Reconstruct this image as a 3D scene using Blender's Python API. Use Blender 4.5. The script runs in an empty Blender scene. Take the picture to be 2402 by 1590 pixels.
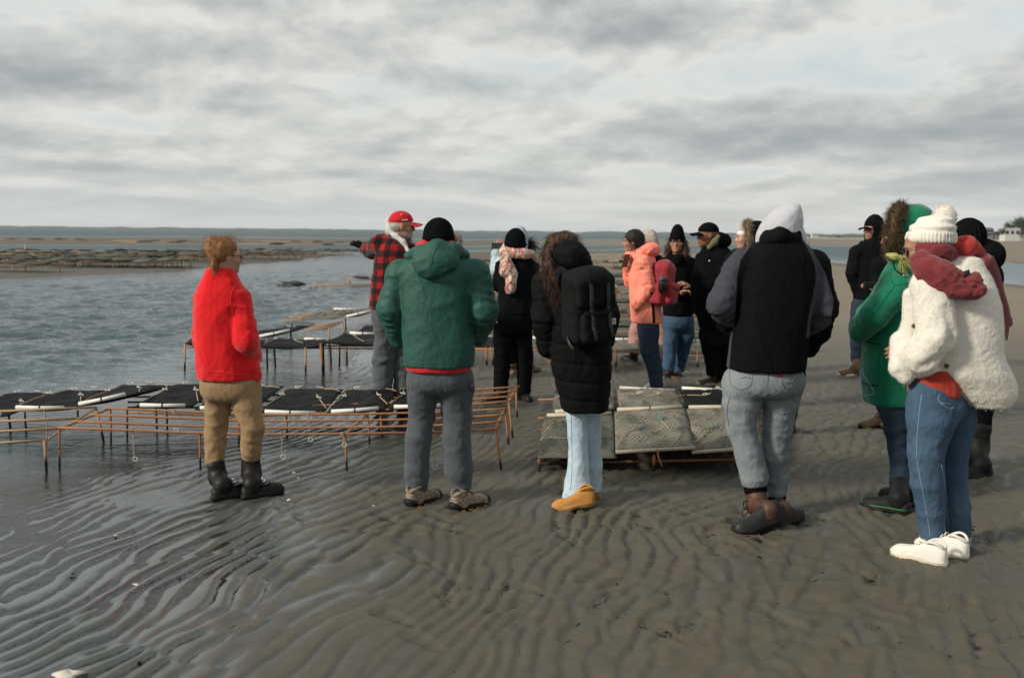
import bpy, math, random
import numpy as np
from mathutils import Matrix, Vector

random.seed(7)
RNG = np.random.default_rng(7)
SC = bpy.context.scene
COL = SC.collection
R = math.radians

# ------------------------------------------------------------------ camera
CAMZ, FPX, CX, CY = 1.68, 2335.3, 1201.0, 795.0
PITCH, ROLL = math.atan((795 - 546.5) / 2335.3), R(0.58)
_f = np.array([0, math.cos(PITCH), -math.sin(PITCH)])
_u0 = np.array([0, math.sin(PITCH), math.cos(PITCH)])
_r0 = np.array([1.0, 0, 0])
_r = _r0 * math.cos(ROLL) + _u0 * math.sin(ROLL)
_u = _u0 * math.cos(ROLL) - _r0 * math.sin(ROLL)
cam_d = bpy.data.cameras.new('camera')
cam = bpy.data.objects.new('camera', cam_d)
COL.objects.link(cam)
cam_d.sensor_width = 36.0
cam_d.lens = 35.0
cam_d.clip_start = 0.05
cam_d.clip_end = 40000
cam_d.dof.use_dof = True
cam_d.dof.focus_distance = 6.3
cam_d.dof.aperture_fstop = 3.2
m = Matrix(((_r[0], _u[0], -_f[0], 0), (_r[1], _u[1], -_f[1], 0), (_r[2], _u[2], -_f[2], CAMZ), (0, 0, 0, 1)))
cam.matrix_world = m
SC.camera = cam

# ------------------------------------------------------------------ light
SUN_EL, SUN_AZ = R(29), R(-115)      # azimuth measured from +Y towards +X: low, from the left and a little behind the camera
sd = bpy.data.lights.new('sun', 'SUN')
sun = bpy.data.objects.new('sun', sd)
COL.objects.link(sun)
sd.energy = 3.7
sd.angle = R(8)
sd.color = (1.0, 0.91, 0.78)
_sv = Vector((math.sin(SUN_AZ) * math.cos(SUN_EL), math.cos(SUN_AZ) * math.cos(SUN_EL), math.sin(SUN_EL)))
sun.rotation_euler = _sv.to_track_quat('Z', 'Y').to_euler()
vs = SC.view_settings
vs.view_transform = 'Standard'
vs.look = 'None'
vs.exposure = 0.0
vs.gamma = 1.0
vs.use_curve_mapping = False
SC.cycles.use_denoising = True
SC.cycles.max_bounces = 6
SC.cycles.transparent_max_bounces = 8
SC.cycles.caustics_reflective = False
SC.cycles.caustics_refractive = False


class NT:
    """tiny node-tree helper"""
    def __init__(s, tree):
        s.t = tree; s.n = tree.nodes; s.l = tree.links
        s.n.clear()
    def add(s, typ, **kw):
        n = s.n.new(typ)
        ins = kw.pop('ins', {})
        for k, v in kw.items():
            setattr(n, k, v)
        for k, v in ins.items():
            s.set(n, k, v)
        return n
    def set(s, n, k, v):
        sock = n.inputs[k]
        if isinstance(v, bpy.types.NodeSocket):
            s.l.new(v, sock)
        elif isinstance(v, bpy.types.Node):
            s.l.new(v.outputs[0], sock)
        elif isinstance(v, (tuple, list)) and sock.type == 'RGBA' and len(v) == 3:
            sock.default_value = (*v, 1)
        else:
            sock.default_value = v
    def math(s, op, a, b=None, c=None, clamp=False):
        n = s.add('ShaderNodeMath', operation=op, use_clamp=clamp)
        for i, v in enumerate((a, b, c)):
            if v is not None:
                s.set(n, i, v)
        return n.outputs[0]
    def mix(s, fac, a, b, blend='MIX'):
        n = s.add('ShaderNodeMix', data_type='RGBA', blend_type=blend)
        s.set(n, 0, fac); s.set(n, 6, a); s.set(n, 7, b)
        return n.outputs[2]
    def ramp(s, fac, stops, interp='LINEAR'):
        n = s.add('ShaderNodeValToRGB')
        n.color_ramp.interpolation = interp
        e = n.color_ramp.elements
        while len(e) < len(stops):
            e.new(0.5)
        for i, (p, c) in enumerate(stops):
            e[i].position = p
            e[i].color = (*c, 1) if isinstance(c, (tuple, list)) else (c, c, c, 1)
        s.set(n, 0, fac)
        return n.outputs[0]
    def noise(s, vec, scale, detail=3, rough=0.5, dist=0.0):
        n = s.add('ShaderNodeTexNoise', ins={'Scale': scale, 'Detail': detail, 'Roughness': rough, 'Distortion': dist})
        if vec is not None:
            s.set(n, 'Vector', vec)
        return n.outputs[0]
    def mapping(s, vec, scale=(1, 1, 1), rot=(0, 0, 0), loc=(0, 0, 0)):
        n = s.add('ShaderNodeMapping')
        s.set(n, 'Vector', vec)
        n.inputs['Scale'].default_value = scale
        n.inputs['Rotation'].default_value = rot
        n.inputs['Location'].default_value = loc
        return n.outputs[0]


# ------------------------------------------------------------------ world: daylight sky behind a layer of stratocumulus
world = bpy.data.worlds.new('World')
SC.world = world
world.use_nodes = True
W = NT(world.node_tree)
out = W.add('ShaderNodeOutputWorld')
sky = W.add('ShaderNodeTexSky', sky_type='NISHITA')
sky.sun_disc = False
sky.sun_elevation = SUN_EL
sky.sun_rotation = SUN_AZ
sky.air_density = 1.2
sky.dust_density = 2.0
bg_sky = W.add('ShaderNodeBackground', ins={'Color': sky.outputs[0], 'Strength': 0.13})
geo = W.add('ShaderNodeNewGeometry')
sep = W.add('ShaderNodeSeparateXYZ', ins={0: geo.outputs['Incoming']})
dx = W.math('MULTIPLY', sep.outputs[0], -1); dy = W.math('MULTIPLY', sep.outputs[1], -1); dz = W.math('MULTIPLY', sep.outputs[2], -1)
dzc = W.math('MAXIMUM', dz, 0.0)
hl = W.math('SQRT', W.math('ADD', W.math('MULTIPLY', dx, dx), W.math('MULTIPLY', dy, dy)))
hl = W.math('MAXIMUM', hl, 0.25)
hx = W.math('DIVIDE', dx, hl); hy = W.math('DIVIDE', dy, hl)
hv = W.math('MULTIPLY', W.math('LOGARITHM', W.math('ADD', dzc, 0.055), 2.718), -1.0)
def cloudvec(ox, ov, fh, fv):
    c = W.add('ShaderNodeCombineXYZ')
    W.set(c, 0, W.math('MULTIPLY', W.math('ADD', hx, ox), fh))
    W.set(c, 1, W.math('MULTIPLY', W.math('ADD', hy, ox), fh))
    W.set(c, 2, W.math('MULTIPLY', W.math('ADD', hv, ov), fv))
    return c.outputs[0]
OX, OV = 5.1, 2.7
big = W.noise(cloudvec(OX, OV, 1.7, 2.0), 1.0, 2, 0.5, 0.2)
med = W.noise(cloudvec(OX + 3, OV, 7.0, 3.3), 1.0, 8, 0.55, 0.15)
med2 = W.noise(cloudvec(OX + 3.006, OV + 0.075, 7.0, 3.3), 1.0, 8, 0.55, 0.15)
fine = W.noise(cloudvec(OX + 7.0, OV, 20, 9), 1.0, 6, 0.6, 0.1)
thick = W.math('ADD', W.math('ADD', W.math('MULTIPLY', big, 0.62), W.math('MULTIPLY', med, 0.34)), W.math('MULTIPLY', fine, 0.07))
relief = W.math('MULTIPLY', W.math('SUBTRACT', med2, med), 0.70)   # bases darker, tops lit
dens = W.math('ADD', W.math('ADD', thick, relief), 0.036)
ccol = W.ramp(dens, [(0.36, (0.66, 0.71, 0.715)), (0.44, (0.76, 0.765, 0.735)), (0.50, (0.63, 0.64, 0.62)),
                     (0.55, (0.52, 0.54, 0.53)), (0.62, (0.405, 0.43, 0.44)), (0.72, (0.315, 0.345, 0.37))])
# clouds pale out into bright haze low over the horizon
hz = W.ramp(dzc, [(0.0, 1.0), (0.015, 0.7), (0.06, 0.18), (0.15, 0.0)])
ccol = W.mix(hz, ccol, (0.67, 0.685, 0.665))
bg_cl = W.add('ShaderNodeBackground', ins={'Color': ccol, 'Strength': 1.0})
cover = W.ramp(thick, [(0.36, 0.75), (0.44, 0.97), (0.5, 1.0)])
mixs = W.add('ShaderNodeMixShader', ins={0: cover, 1: bg_sky, 2: bg_cl})
W.l.new(mixs.outputs[0], out.inputs[0])


# ------------------------------------------------------------------ pixels of the photograph to places
def ray(px, py):
    d = _r * (px - CX) - _u * (py - CY) + _f * FPX
    return d / d[1]
def at(px, py, Y):
    d = ray(px, py)
    return np.array([d[0] * Y, Y, CAMZ + d[2] * Y])
def gr(px, py, z=0.0):
    d = ray(px, py)
    t = (z - CAMZ) / d[2]
    return np.array([d[0] * t, t, z])


# ------------------------------------------------------------------ noise (numpy, gradient)
_P = np.random.default_rng(3).permutation(256).astype(np.int32)
_P = np.concatenate([_P, _P])
_G = np.random.default_rng(4).normal(size=(256, 3)); _G /= np.linalg.norm(_G, axis=1, keepdims=True)
_G = _G.astype(np.float32)
def perlin(p):
    p = np.asarray(p, np.float32)
    i = np.floor(p).astype(np.int32); f = p - i
    i &= 255
    u = f * f * f * (f * (f * 6 - 15) + 10)
    res = 0
    for a in (0, 1):
        for b in (0, 1):
            for c in (0, 1):
                h = _P[_P[_P[(i[:, 0] + a) & 255] + ((i[:, 1] + b) & 255)] + ((i[:, 2] + c) & 255)]
                g = _G[h & 255]
                d = g[:, 0] * (f[:, 0] - a) + g[:, 1] * (f[:, 1] - b) + g[:, 2] * (f[:, 2] - c)
                w = (u[:, 0] if a else 1 - u[:, 0]) * (u[:, 1] if b else 1 - u[:, 1]) * (u[:, 2] if c else 1 - u[:, 2])
                res = res + w * d
    return res * 1.6
def fbm(p, o=3, g=0.5):
    r = 0; a = 1.0
    p = np.asarray(p, np.float32)
    for k in range(o):
        r = r + a * perlin(p * (2 ** k) + 17.3 * k); a *= g
    return r
def ss(a, b, x):
    t = np.clip((x - a) / (b - a), 0, 1)
    return t * t * (3 - 2 * t)


# ------------------------------------------------------------------ objects
def prop(o, label=None, cat=None, group=None, kind=None):
    if label: o['label'] = label
    if cat: o['category'] = cat
    if group: o['group'] = group
    if kind: o['kind'] = kind
    return o
def empty(name, loc, label, cat, group=None):
    o = bpy.data.objects.new(name, None)
    COL.objects.link(o)
    o.location = [float(v) for v in loc]
    o.empty_display_size = 0.1
    return prop(o, label, cat, group)
def meshdata(name, V, Fc, mats, smooth=True, attr=None, midx=None):
    me = bpy.data.meshes.new(name)
    V = np.asarray(V, np.float32)
    if isinstance(Fc, np.ndarray) and Fc.ndim == 2:
        n, k = Fc.shape
        me.vertices.add(len(V)); me.vertices.foreach_set('co', V.ravel())
        me.loops.add(n * k); me.loops.foreach_set('vertex_index', Fc.astype(np.int32).ravel())
        me.polygons.add(n)
        me.polygons.foreach_set('loop_start', np.arange(0, n * k, k, dtype=np.int32))
        me.polygons.foreach_set('loop_total', np.full(n, k, np.int32))
        if smooth:
            me.polygons.foreach_set('use_smooth', np.ones(n, bool))
        if midx is not None:
            me.polygons.foreach_set('material_index', np.asarray(midx, np.int32))
        me.update(calc_edges=True)
    else:
        me.from_pydata([tuple(map(float, v)) for v in V], [], [tuple(int(i) for i in f) for f in Fc])
        if smooth:
            me.polygons.foreach_set('use_smooth', np.ones(len(me.polygons), bool))
        if midx is not None:
            me.polygons.foreach_set('material_index', np.asarray(midx, np.int32))
        me.update()
    for mt in (mats if isinstance(mats, (list, tuple)) else [mats]):
        me.materials.append(mt)
    if attr:
        for k, v in attr.items():
            v = np.asarray(v, np.float32)
            if v.ndim == 2:
                a = me.attributes.new(k, 'FLOAT_COLOR', 'POINT')
                a.data.foreach_set('color', np.concatenate([v, np.ones((len(v), 1), np.float32)], 1).ravel())
            else:
                a = me.attributes.new(k, 'FLOAT', 'POINT')
                a.data.foreach_set('value', v)
    return me
def obj(name, me, parent=None, loc=None, rot=None, scale=None):
    o = bpy.data.objects.new(name, me)
    COL.objects.link(o)
    if parent is not None: o.parent = parent
    if loc is not None: o.location = [float(v) for v in loc]
    if rot is not None: o.rotation_euler = rot
    if scale is not None: o.scale = scale
    return o
def mk(name, V, Fc, mats, parent=None, smooth=True, attr=None, midx=None):
    return obj(name, meshdata(name, V, Fc, mats, smooth, attr, midx), parent)

def frames(P):
    P = np.asarray(P, float)
    T = np.gradient(P, axis=0)
    T /= np.linalg.norm(T, axis=1, keepdims=True) + 1e-9
    N = np.zeros_like(P); B = np.zeros_like(P)
    ref = np.array([0, 0, 1.0]) if abs(T[0][2]) < 0.9 else np.array([1.0, 0, 0])
    for i in range(len(P)):
        n = ref - T[i] * np.dot(ref, T[i]); n /= np.linalg.norm(n) + 1e-9
        N[i] = n; B[i] = np.cross(T[i], n); ref = n
    return T, N, B
def tube(P, r, n=6, cap=True):
    P = np.asarray(P, float); r = np.broadcast_to(np.asarray(r, float), (len(P),))
    T, N, B = frames(P)
    a = np.linspace(0, 2 * math.pi, n, endpoint=False)
    V = (P[:, None, :] + r[:, None, None] * (np.cos(a)[None, :, None] * N[:, None, :] + np.sin(a)[None, :, None] * B[:, None, :])).reshape(-1, 3)
    Fc = []
    for i in range(len(P) - 1):
        for j in range(n):
            k = (j + 1) % n
            Fc.append((i * n + j, i * n + k, (i + 1) * n + k, (i + 1) * n + j))
    if cap:
        Fc.append(tuple(range(n - 1, -1, -1))); Fc.append(tuple((len(P) - 1) * n + j for j in range(n)))
    return V, Fc
def join(parts):
    V = []; Fc = []; o = 0
    for v, f in parts:
        V.append(np.asarray(v, float)); Fc += [tuple(i + o for i in q) for q in f]; o += len(v)
    return np.concatenate(V), Fc
def box(c, s, rot=None):
    q = np.array([[x, y, z] for x in (-1, 1) for y in (-1, 1) for z in (-1, 1)], float) * np.asarray(s) * 0.5
    if rot is not None: q = q @ np.asarray(rot).T
    return q + np.asarray(c), [(0, 1, 3, 2), (4, 6, 7, 5), (0, 4, 5, 1), (2, 3, 7, 6), (0, 2, 6, 4), (1, 5, 7, 3)]
def bez(pts, n):
    """smooth curve through points (Catmull-Rom)"""
    P = np.asarray(pts, float)
    if len(P) == 2: return P[0] + (P[1] - P[0]) * np.linspace(0, 1, n)[:, None]
    Q = np.concatenate([[2 * P[0] - P[1]], P, [2 * P[-1] - P[-2]]])
    ts = np.linspace(0, len(P) - 1 - 1e-6, n); o = []
    for t in ts:
        i = int(t); u = t - i
        a, b, c, d = Q[i], Q[i + 1], Q[i + 2], Q[i + 3]
        o.append(0.5 * ((2 * b) + (c - a) * u + (2 * a - 5 * b + 4 * c - d) * u * u + (3 * b - a - 3 * c + d) * u ** 3))
    return np.array(o)


# ------------------------------------------------------------------ solid modelling: blended distance fields, meshed with surface nets
def smin(a, b, k):
    if k <= 0: return np.minimum(a, b)
    h = np.clip(0.5 + 0.5 * (b - a) / k, 0, 1)
    return b + (a - b) * h - k * h * (1 - h)
def rotm(yaw=0, pitch=0, roll=0):
    """yaw about z, then pitch about the own right axis, then roll about forward (degrees)"""
    cy, sy = math.cos(R(yaw)), math.sin(R(yaw)); cp, sp = math.cos(R(pitch)), math.sin(R(pitch)); cr, sr = math.cos(R(roll)), math.sin(R(roll))
    Z = np.array([[cy, -sy, 0], [sy, cy, 0], [0, 0, 1.0]]); X = np.array([[1, 0, 0], [0, cp, -sp], [0, sp, cp]]); Yr = np.array([[cr, 0, sr], [0, 1, 0], [-sr, 0, cr]])
    return Z @ X @ Yr
class Solid:
    def __init__(s, vox=0.01):
        s.v = vox; s.ops = []
    def _op(s, lo, hi, fn, k, mode):
        s.ops.append((np.asarray(lo, float), np.asarray(hi, float), fn, k, mode)); return s
    def cap(s, a, b, ra, rb=None, k=0.02, mode='add', flat=None):
        a = np.asarray(a, float); b = np.asarray(b, float); rb = ra if rb is None else rb
        rm = max(ra, rb)
        d = b - a; L2 = max(float(d @ d), 1e-9)
        def fn(X, Y, Z):
            px, py, pz = X - a[0], Y - a[1], Z - a[2]
            h = np.clip((px * d[0] + py * d[1] + pz * d[2]) / L2, 0, 1)
            qx, qy, qz = px - h * d[0], py - h * d[1], pz - h * d[2]
            if flat is not None:
                n, sc = flat
                c = (qx * n[0] + qy * n[1] + qz * n[2]) * (1 / sc - 1)
                qx = qx + c * n[0]; qy = qy + c * n[1]; qz = qz + c * n[2]
            return np.sqrt(qx * qx + qy * qy + qz * qz) - (ra + (rb - ra) * h)
        return s._op(np.minimum(a, b) - rm, np.maximum(a, b) + rm, fn, k, mode)
    def chain(s, pts, k=0.02, mode='add', flat=None):
        for (a, ra), (b, rb) in zip(pts[:-1], pts[1:]):
            s.cap(a, b, ra, rb, k, mode, flat)
        return s
    def ell(s, c, r, rot=None, k=0.02, mode='add'):
        c = np.asarray(c, float); r = np.asarray(r, float); Rm = np.eye(3) if rot is None else np.asarray(rot, float)
        ext = np.sqrt((Rm ** 2) @ (r ** 2)); mn = float(r.min())
        def fn(X, Y, Z):
            px, py, pz = X - c[0], Y - c[1], Z - c[2]
            a = (px * Rm[0, 0] + py * Rm[1, 0] + pz * Rm[2, 0]) / r[0]
            b = (px * Rm[0, 1] + py * Rm[1, 1] + pz * Rm[2, 1]) / r[1]
            e = (px * Rm[0, 2] + py * Rm[1, 2] + pz * Rm[2, 2]) / r[2]
            return (np.sqrt(a * a + b * b + e * e) - 1) * mn
        return s._op(c - ext, c + ext, fn, k, mode)
    def rbox(s, c, half, rad, rot=None, k=0.01, mode='add'):
        c = np.asarray(c, float); h = np.asarray(half, float); Rm = np.eye(3) if rot is None else np.asarray(rot, float)
        ext = np.abs(Rm) @ h
        def fn(X, Y, Z):
            px, py, pz = X - c[0], Y - c[1], Z - c[2]
            q = []
            for j in range(3):
                q.append(np.abs(px * Rm[0, j] + py * Rm[1, j] + pz * Rm[2, j]) - (h[j] - rad))
            o = np.sqrt(sum(np.maximum(v, 0) ** 2 for v in q))
            return o + np.minimum(np.maximum(np.maximum(q[0], q[1]), q[2]), 0) - rad
        return s._op(c - ext, c + ext, fn, k, mode)
    def stack(s, lv, k=0.03, n=2.4, mode='add', edge=0.01):
        """lv: rows (z, cx, cy, half width x, half depth y), any order"""
        A = np.array(sorted(lv), float)
        zs = np.linspace(A[0, 0], A[-1, 0], 60)
        C = np.stack([np.interp(zs, A[:, 0], A[:, j]) for j in range(1, 5)])
        ker = np.array([1, 2, 3, 2, 1.0]); ker /= ker.sum()
        for _ in range(2):
            Cp = np.pad(C, ((0, 0), (2, 2)), mode='edge')
            C = np.stack([np.convolve(row, ker, 'valid') for row in Cp])
        m = C[2].max(); md = C[3].max()
        lo = np.array([(C[0] - C[2]).min(), (C[1] - C[3]).min(), zs[0]]); hi = np.array([(C[0] + C[2]).max(), (C[1] + C[3]).max(), zs[-1]])
        def fn(X, Y, Z):
            z1 = Z[0, 0, :] if Z.shape[0] == 1 else Z
            cx, cy, a, b = [np.interp(z1, zs, C[j]).astype(np.float32) for j in range(4)]
            e = (np.abs((X - cx) / a) ** n + np.abs((Y - cy) / b) ** n) ** (1 / n)
            d = (e - 1) * np.minimum(a, b)
            dz = np.maximum(z1 - zs[-1], zs[0] - z1)
            return -smin(-d, -(dz + 0 * d), edge)
        return s._op(lo, hi, fn, k, mode)
    def half(s, p, nrm, k=0.006):
        """keep the side the normal points away from"""
        p = np.asarray(p, float); nrm = np.asarray(nrm, float); nrm = nrm / np.linalg.norm(nrm)
        def fn(X, Y, Z):
            return (X - p[0]) * nrm[0] + (Y - p[1]) * nrm[1] + (Z - p[2]) * nrm[2]
        s.ops.append((None, None, fn, k, 'int')); return s
    def mesh(s, smooth=2):
        v = s.v; pad = 3 * v
        lo = np.min([o[0] for o in s.ops if o[4] == 'add'], axis=0) - pad
        hi = np.max([o[1] for o in s.ops if o[4] == 'add'], axis=0) + pad
        n = np.ceil((hi - lo) / v).astype(int) + 1
        ax = [(lo[j] + v * np.arange(n[j])).astype(np.float32) for j in range(3)]
        D = np.full(tuple(n), 0.2, np.float32)
        for (a, b, fn, k, mode) in s.ops:
            if a is None:
                i0 = np.zeros(3, int); i1 = n
            else:
                mg = k + 3 * v
                i0 = np.clip(np.floor((a - mg - lo) / v).astype(int), 0, n); i1 = np.clip(np.ceil((b + mg - lo) / v).astype(int) + 1, 0, n)
                if (i1 <= i0).any(): continue
            sl = tuple(slice(i0[j], i1[j]) for j in range(3))
            X = ax[0][sl[0]][:, None, None]; Y = ax[1][sl[1]][None, :, None]; Z = ax[2][sl[2]][None, None, :]
            d = fn(X, Y, Z).astype(np.float32)
            if mode == 'add': D[sl] = smin(D[sl], d, k)
            elif mode == 'sub': D[sl] = -smin(-D[sl], d, k)
            else: D[sl] = -smin(-D[sl], -d, k)
        V, Q = nets(D)
        V = V * v + lo
        if smooth: V = relax(V, Q, smooth)
        return V, Q
def nets(D):
    S = D < 0
    nx, ny, nz = D.shape
    c = np.zeros((nx - 1, ny - 1, nz - 1), np.int8)
    for a in (0, 1):
        for b in (0, 1):
            for e in (0, 1):
                c += S[a:nx - 1 + a, b:ny - 1 + b, e:nz - 1 + e]
    act = np.argwhere((c > 0) & (c < 8))
    idx = np.full(c.shape, -1, np.int32)
    idx[act[:, 0], act[:, 1], act[:, 2]] = np.arange(len(act))
    acc = np.zeros((len(act), 3)); cnt = np.zeros(len(act))
    corners = [(a, b, e) for a in (0, 1) for b in (0, 1) for e in (0, 1)]
    val = {q: D[act[:, 0] + q[0], act[:, 1] + q[1], act[:, 2] + q[2]] for q in corners}
    for q in corners:
        for j in range(3):
            if q[j]: continue
            w = list(q); w[j] = 1; w = tuple(w)
            d0 = val[q]; d1 = val[w]
            m = (d0 < 0) != (d1 < 0)
            t = d0[m] / (d0[m] - d1[m])
            p = np.tile(np.array(q, float), (m.sum(), 1)); p[:, j] = t
            acc[m] += p; cnt[m] += 1
    V = act + acc / np.maximum(cnt, 1)[:, None]
    Qs = []
    for j in range(3):
        o1, o2 = [(1, 2), (2, 0), (0, 1)][j]
        sl0 = [slice(1, -1)] * 3; sl1 = [slice(1, -1)] * 3
        sl0[j] = slice(0, -1); sl1[j] = slice(1, None)
        A = S[tuple(sl0)]; B = S[tuple(sl1)]
        e = np.argwhere(A != B)
        if not len(e): continue
        ins = A[e[:, 0], e[:, 1], e[:, 2]]
        base = e.copy()
        for k2 in range(3):
            if k2 != j: base[:, k2] += 1
        def cell(d1, d2):
            q = base.copy(); q[:, o1] -= d1; q[:, o2] -= d2
            return idx[q[:, 0], q[:, 1], q[:, 2]]
        quad = np.stack([cell(1, 1), cell(0, 1), cell(0, 0), cell(1, 0)], 1)
        quad[~ins] = quad[~ins][:, ::-1]
        Qs.append(quad)
    Q = np.concatenate(Qs)
    Q = Q[(Q >= 0).all(1)]
    return V, Q
def relax(V, Q, it=2, f=0.5):
    e = np.concatenate([Q[:, [0, 1]], Q[:, [1, 2]], Q[:, [2, 3]], Q[:, [3, 0]]])
    n = len(V)
    cnt = np.bincount(e[:, 0], minlength=n) + np.bincount(e[:, 1], minlength=n)
    cnt = np.maximum(cnt, 1)
    for _ in range(it):
        S = np.stack([np.bincount(e[:, 0], V[e[:, 1], j], n) + np.bincount(e[:, 1], V[e[:, 0], j], n) for j in range(3)], 1)
        V = V + f * (S / cnt[:, None] - V)
    return V
def vnormals(V, Q):
    fn = np.cross(V[Q[:, 2]] - V[Q[:, 0]], V[Q[:, 3]] - V[Q[:, 1]])
    N = np.zeros_like(V)
    for j in range(4):
        for k in range(3):
            N[:, k] += np.bincount(Q[:, j], fn[:, k], len(V))
    return N / (np.linalg.norm(N, axis=1, keepdims=True) + 1e-12)
def limbfold(V, a, b, ft=22.0, fp=5.0, amp=0.008, rad=0.14, seed=0.0, slant=0.5, t0=-0.2, t1=1.2):
    """creases running round the limb a-b; returns height per vertex"""
    a = np.asarray(a, float); b = np.asarray(b, float); d = b - a; L = np.linalg.norm(d); d = d / L
    q = V - a; t = q @ d
    perp = q - t[:, None] * d; dist = np.linalg.norm(perp, axis=1)
    ref = np.array([1.0, 0.2, 0.1]) if abs(d[0]) < 0.8 else np.array([0, 0, 1.0])
    u = np.cross(d, ref); u /= np.linalg.norm(u); w = np.cross(d, u)
    pu, pw = perp @ u, perp @ w
    sl = slant * (0.6 + 0.8 * math.sin(seed * 1.9))
    P = np.stack([(t + sl * pu + 0.35 * slant * pw) * ft + seed, pu * fp + seed * 1.7, pw * fp + 3.1], 1)
    n0 = perlin(P)
    h = 1 - 2.4 * np.abs(n0) ** 0.62                       # sharp ridges, soft hollows
    P2 = np.stack([(t - 1.3 * sl * pw) * ft * 0.8 + seed + 4, pu * fp * 1.1 + seed, pw * fp * 1.1], 1)
    h2 = 1 - 2.4 * np.abs(perlin(P2)) ** 0.62
    gate = ss(-0.15, 0.25, perlin(np.stack([t * 7 + seed, pu * 9, pw * 9 + seed], 1)))
    h = 0.25 + (0.75 * h * gate + 0.55 * h2 * (1 - gate)) + 0.2 * perlin(P * 2.3 + 9)
    wgt = (1 - ss(rad * 0.8, rad * 1.3, dist)) * ss(t0 * L - 0.03, t0 * L + 0.05, t) * (1 - ss(t1 * L - 0.05, t1 * L + 0.03, t))
    return amp * h * wgt

def strands(P, D, length, width, seg=3, curl=0.0, grav=0.0, jit=0.3, rng=None):
    """thin tapered ribbons: roots P, directions D"""
    rng = rng or np.random.default_rng(1)
    n = len(P)
    D = D + jit * rng.normal(size=D.shape); D /= np.linalg.norm(D, axis=1, keepdims=True) + 1e-9
    L = np.asarray(length) * (0.6 + 0.8 * rng.random(n))
    side = np.cross(D, rng.normal(size=D.shape)); side /= np.linalg.norm(side, axis=1, keepdims=True) + 1e-9
    up = np.cross(side, D)
    ph = rng.random(n) * 6.28
    rows = []
    for i in range(seg + 1):
        t = i / seg
        c = P + D * (L * t)[:, None] + np.array([0, 0, -1]) * (grav * L * t * t)[:, None] if np.ndim(grav) else P + D * (L * t)[:, None] + np.array([0, 0, -1.0]) * (grav * L * t * t)[:, None]
        if curl:
            c = c + curl * (np.sin(ph + t * 7)[:, None] * side + np.cos(ph + t * 7)[:, None] * up) * t
        w = width * (1 - 0.85 * t)
        rows.append(np.stack([c - side * w / 2, c + side * w / 2], 1))
    V = np.stack(rows, 1).reshape(-1, 3)
    m = (seg + 1) * 2
    base = (np.arange(n) * m)[:, None]
    Q = np.concatenate([base + np.array([[2 * i, 2 * i + 1, 2 * i + 3, 2 * i + 2]]) for i in range(seg)])
    return V, Q


# ------------------------------------------------------------------ materials
MATS = {}
def principled(name, build):
    if name in MATS: return MATS[name]
    mt = bpy.data.materials.new(name)
    mt.use_nodes = True
    t = NT(mt.node_tree)
    o = t.add('ShaderNodeOutputMaterial')
    b = t.add('ShaderNodeBsdfPrincipled')
    t.l.new(b.outputs[0], o.inputs[0])
    tc = t.add('ShaderNodeTexCoord')
    build(t, b, tc.outputs['Object'])
    MATS[name] = mt
    return mt
def bump(t, b, h, strength=0.3, dist=0.01):
    n = t.add('ShaderNodeBump', ins={'Strength': strength, 'Distance': dist, 'Height': h})
    t.set(b, 'Normal', n.outputs[0])
def crease(t, co, s1=5.0, s2=12.0):
    """soft cloth creases: two scales of ridged noise"""
    def rid(sc, lo):
        n = t.noise(t.mapping(co, (1, 1, .62), (.3, .2, .5), (lo, lo, 0)), sc, 2.5, .45, .6)
        return t.math('POWER', t.math('SUBTRACT', 1.0, t.math('ABSOLUTE', t.math('MULTIPLY', t.math('SUBTRACT', n, .5), 3.2)), clamp=True), 2.0)
    return t.math('ADD', t.math('MULTIPLY', rid(s1, 0.0), 1.0), t.math('MULTIPLY', rid(s2, 3.0), .45))
def fabric(name, col, rough=0.85, var=0.18, weave=380, wb=0.15, sheen=0.15, blotch=6.0, spec=0.25, bmp=0.25, cr=0.30):
    def f(t, b, co):
        n = t.noise(co, blotch, 4, 0.6)
        fine = t.noise(co, weave, 2, 0.6)
        c = t.mix(n, tuple(v * (1 - var) for v in col), tuple(min(1, v * (1 + var)) for v in col))
        c = t.mix(t.math('MULTIPLY', fine, wb), c, tuple(min(1, v * 1.6) for v in col))
        t.set(b, 'Base Color', c); t.set(b, 'Roughness', rough); t.set(b, 'Specular IOR Level', spec)
        t.set(b, 'Sheen Weight', sheen); t.set(b, 'Sheen Roughness', 0.5)
        w = t.noise(co, 42, 3, 0.55)
        h1 = t.add('ShaderNodeBump', ins={'Strength': cr, 'Distance': 0.016, 'Height': crease(t, co)})
        h2 = t.add('ShaderNodeBump', ins={'Strength': bmp, 'Distance': 0.01, 'Height': t.math('ADD', t.math('MULTIPLY', fine, 0.12), t.math('MULTIPLY', w, 0.5)), 'Normal': h1.outputs[0]})
        t.set(b, 'Normal', h2.outputs[0])
    return principled(name, f)
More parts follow.
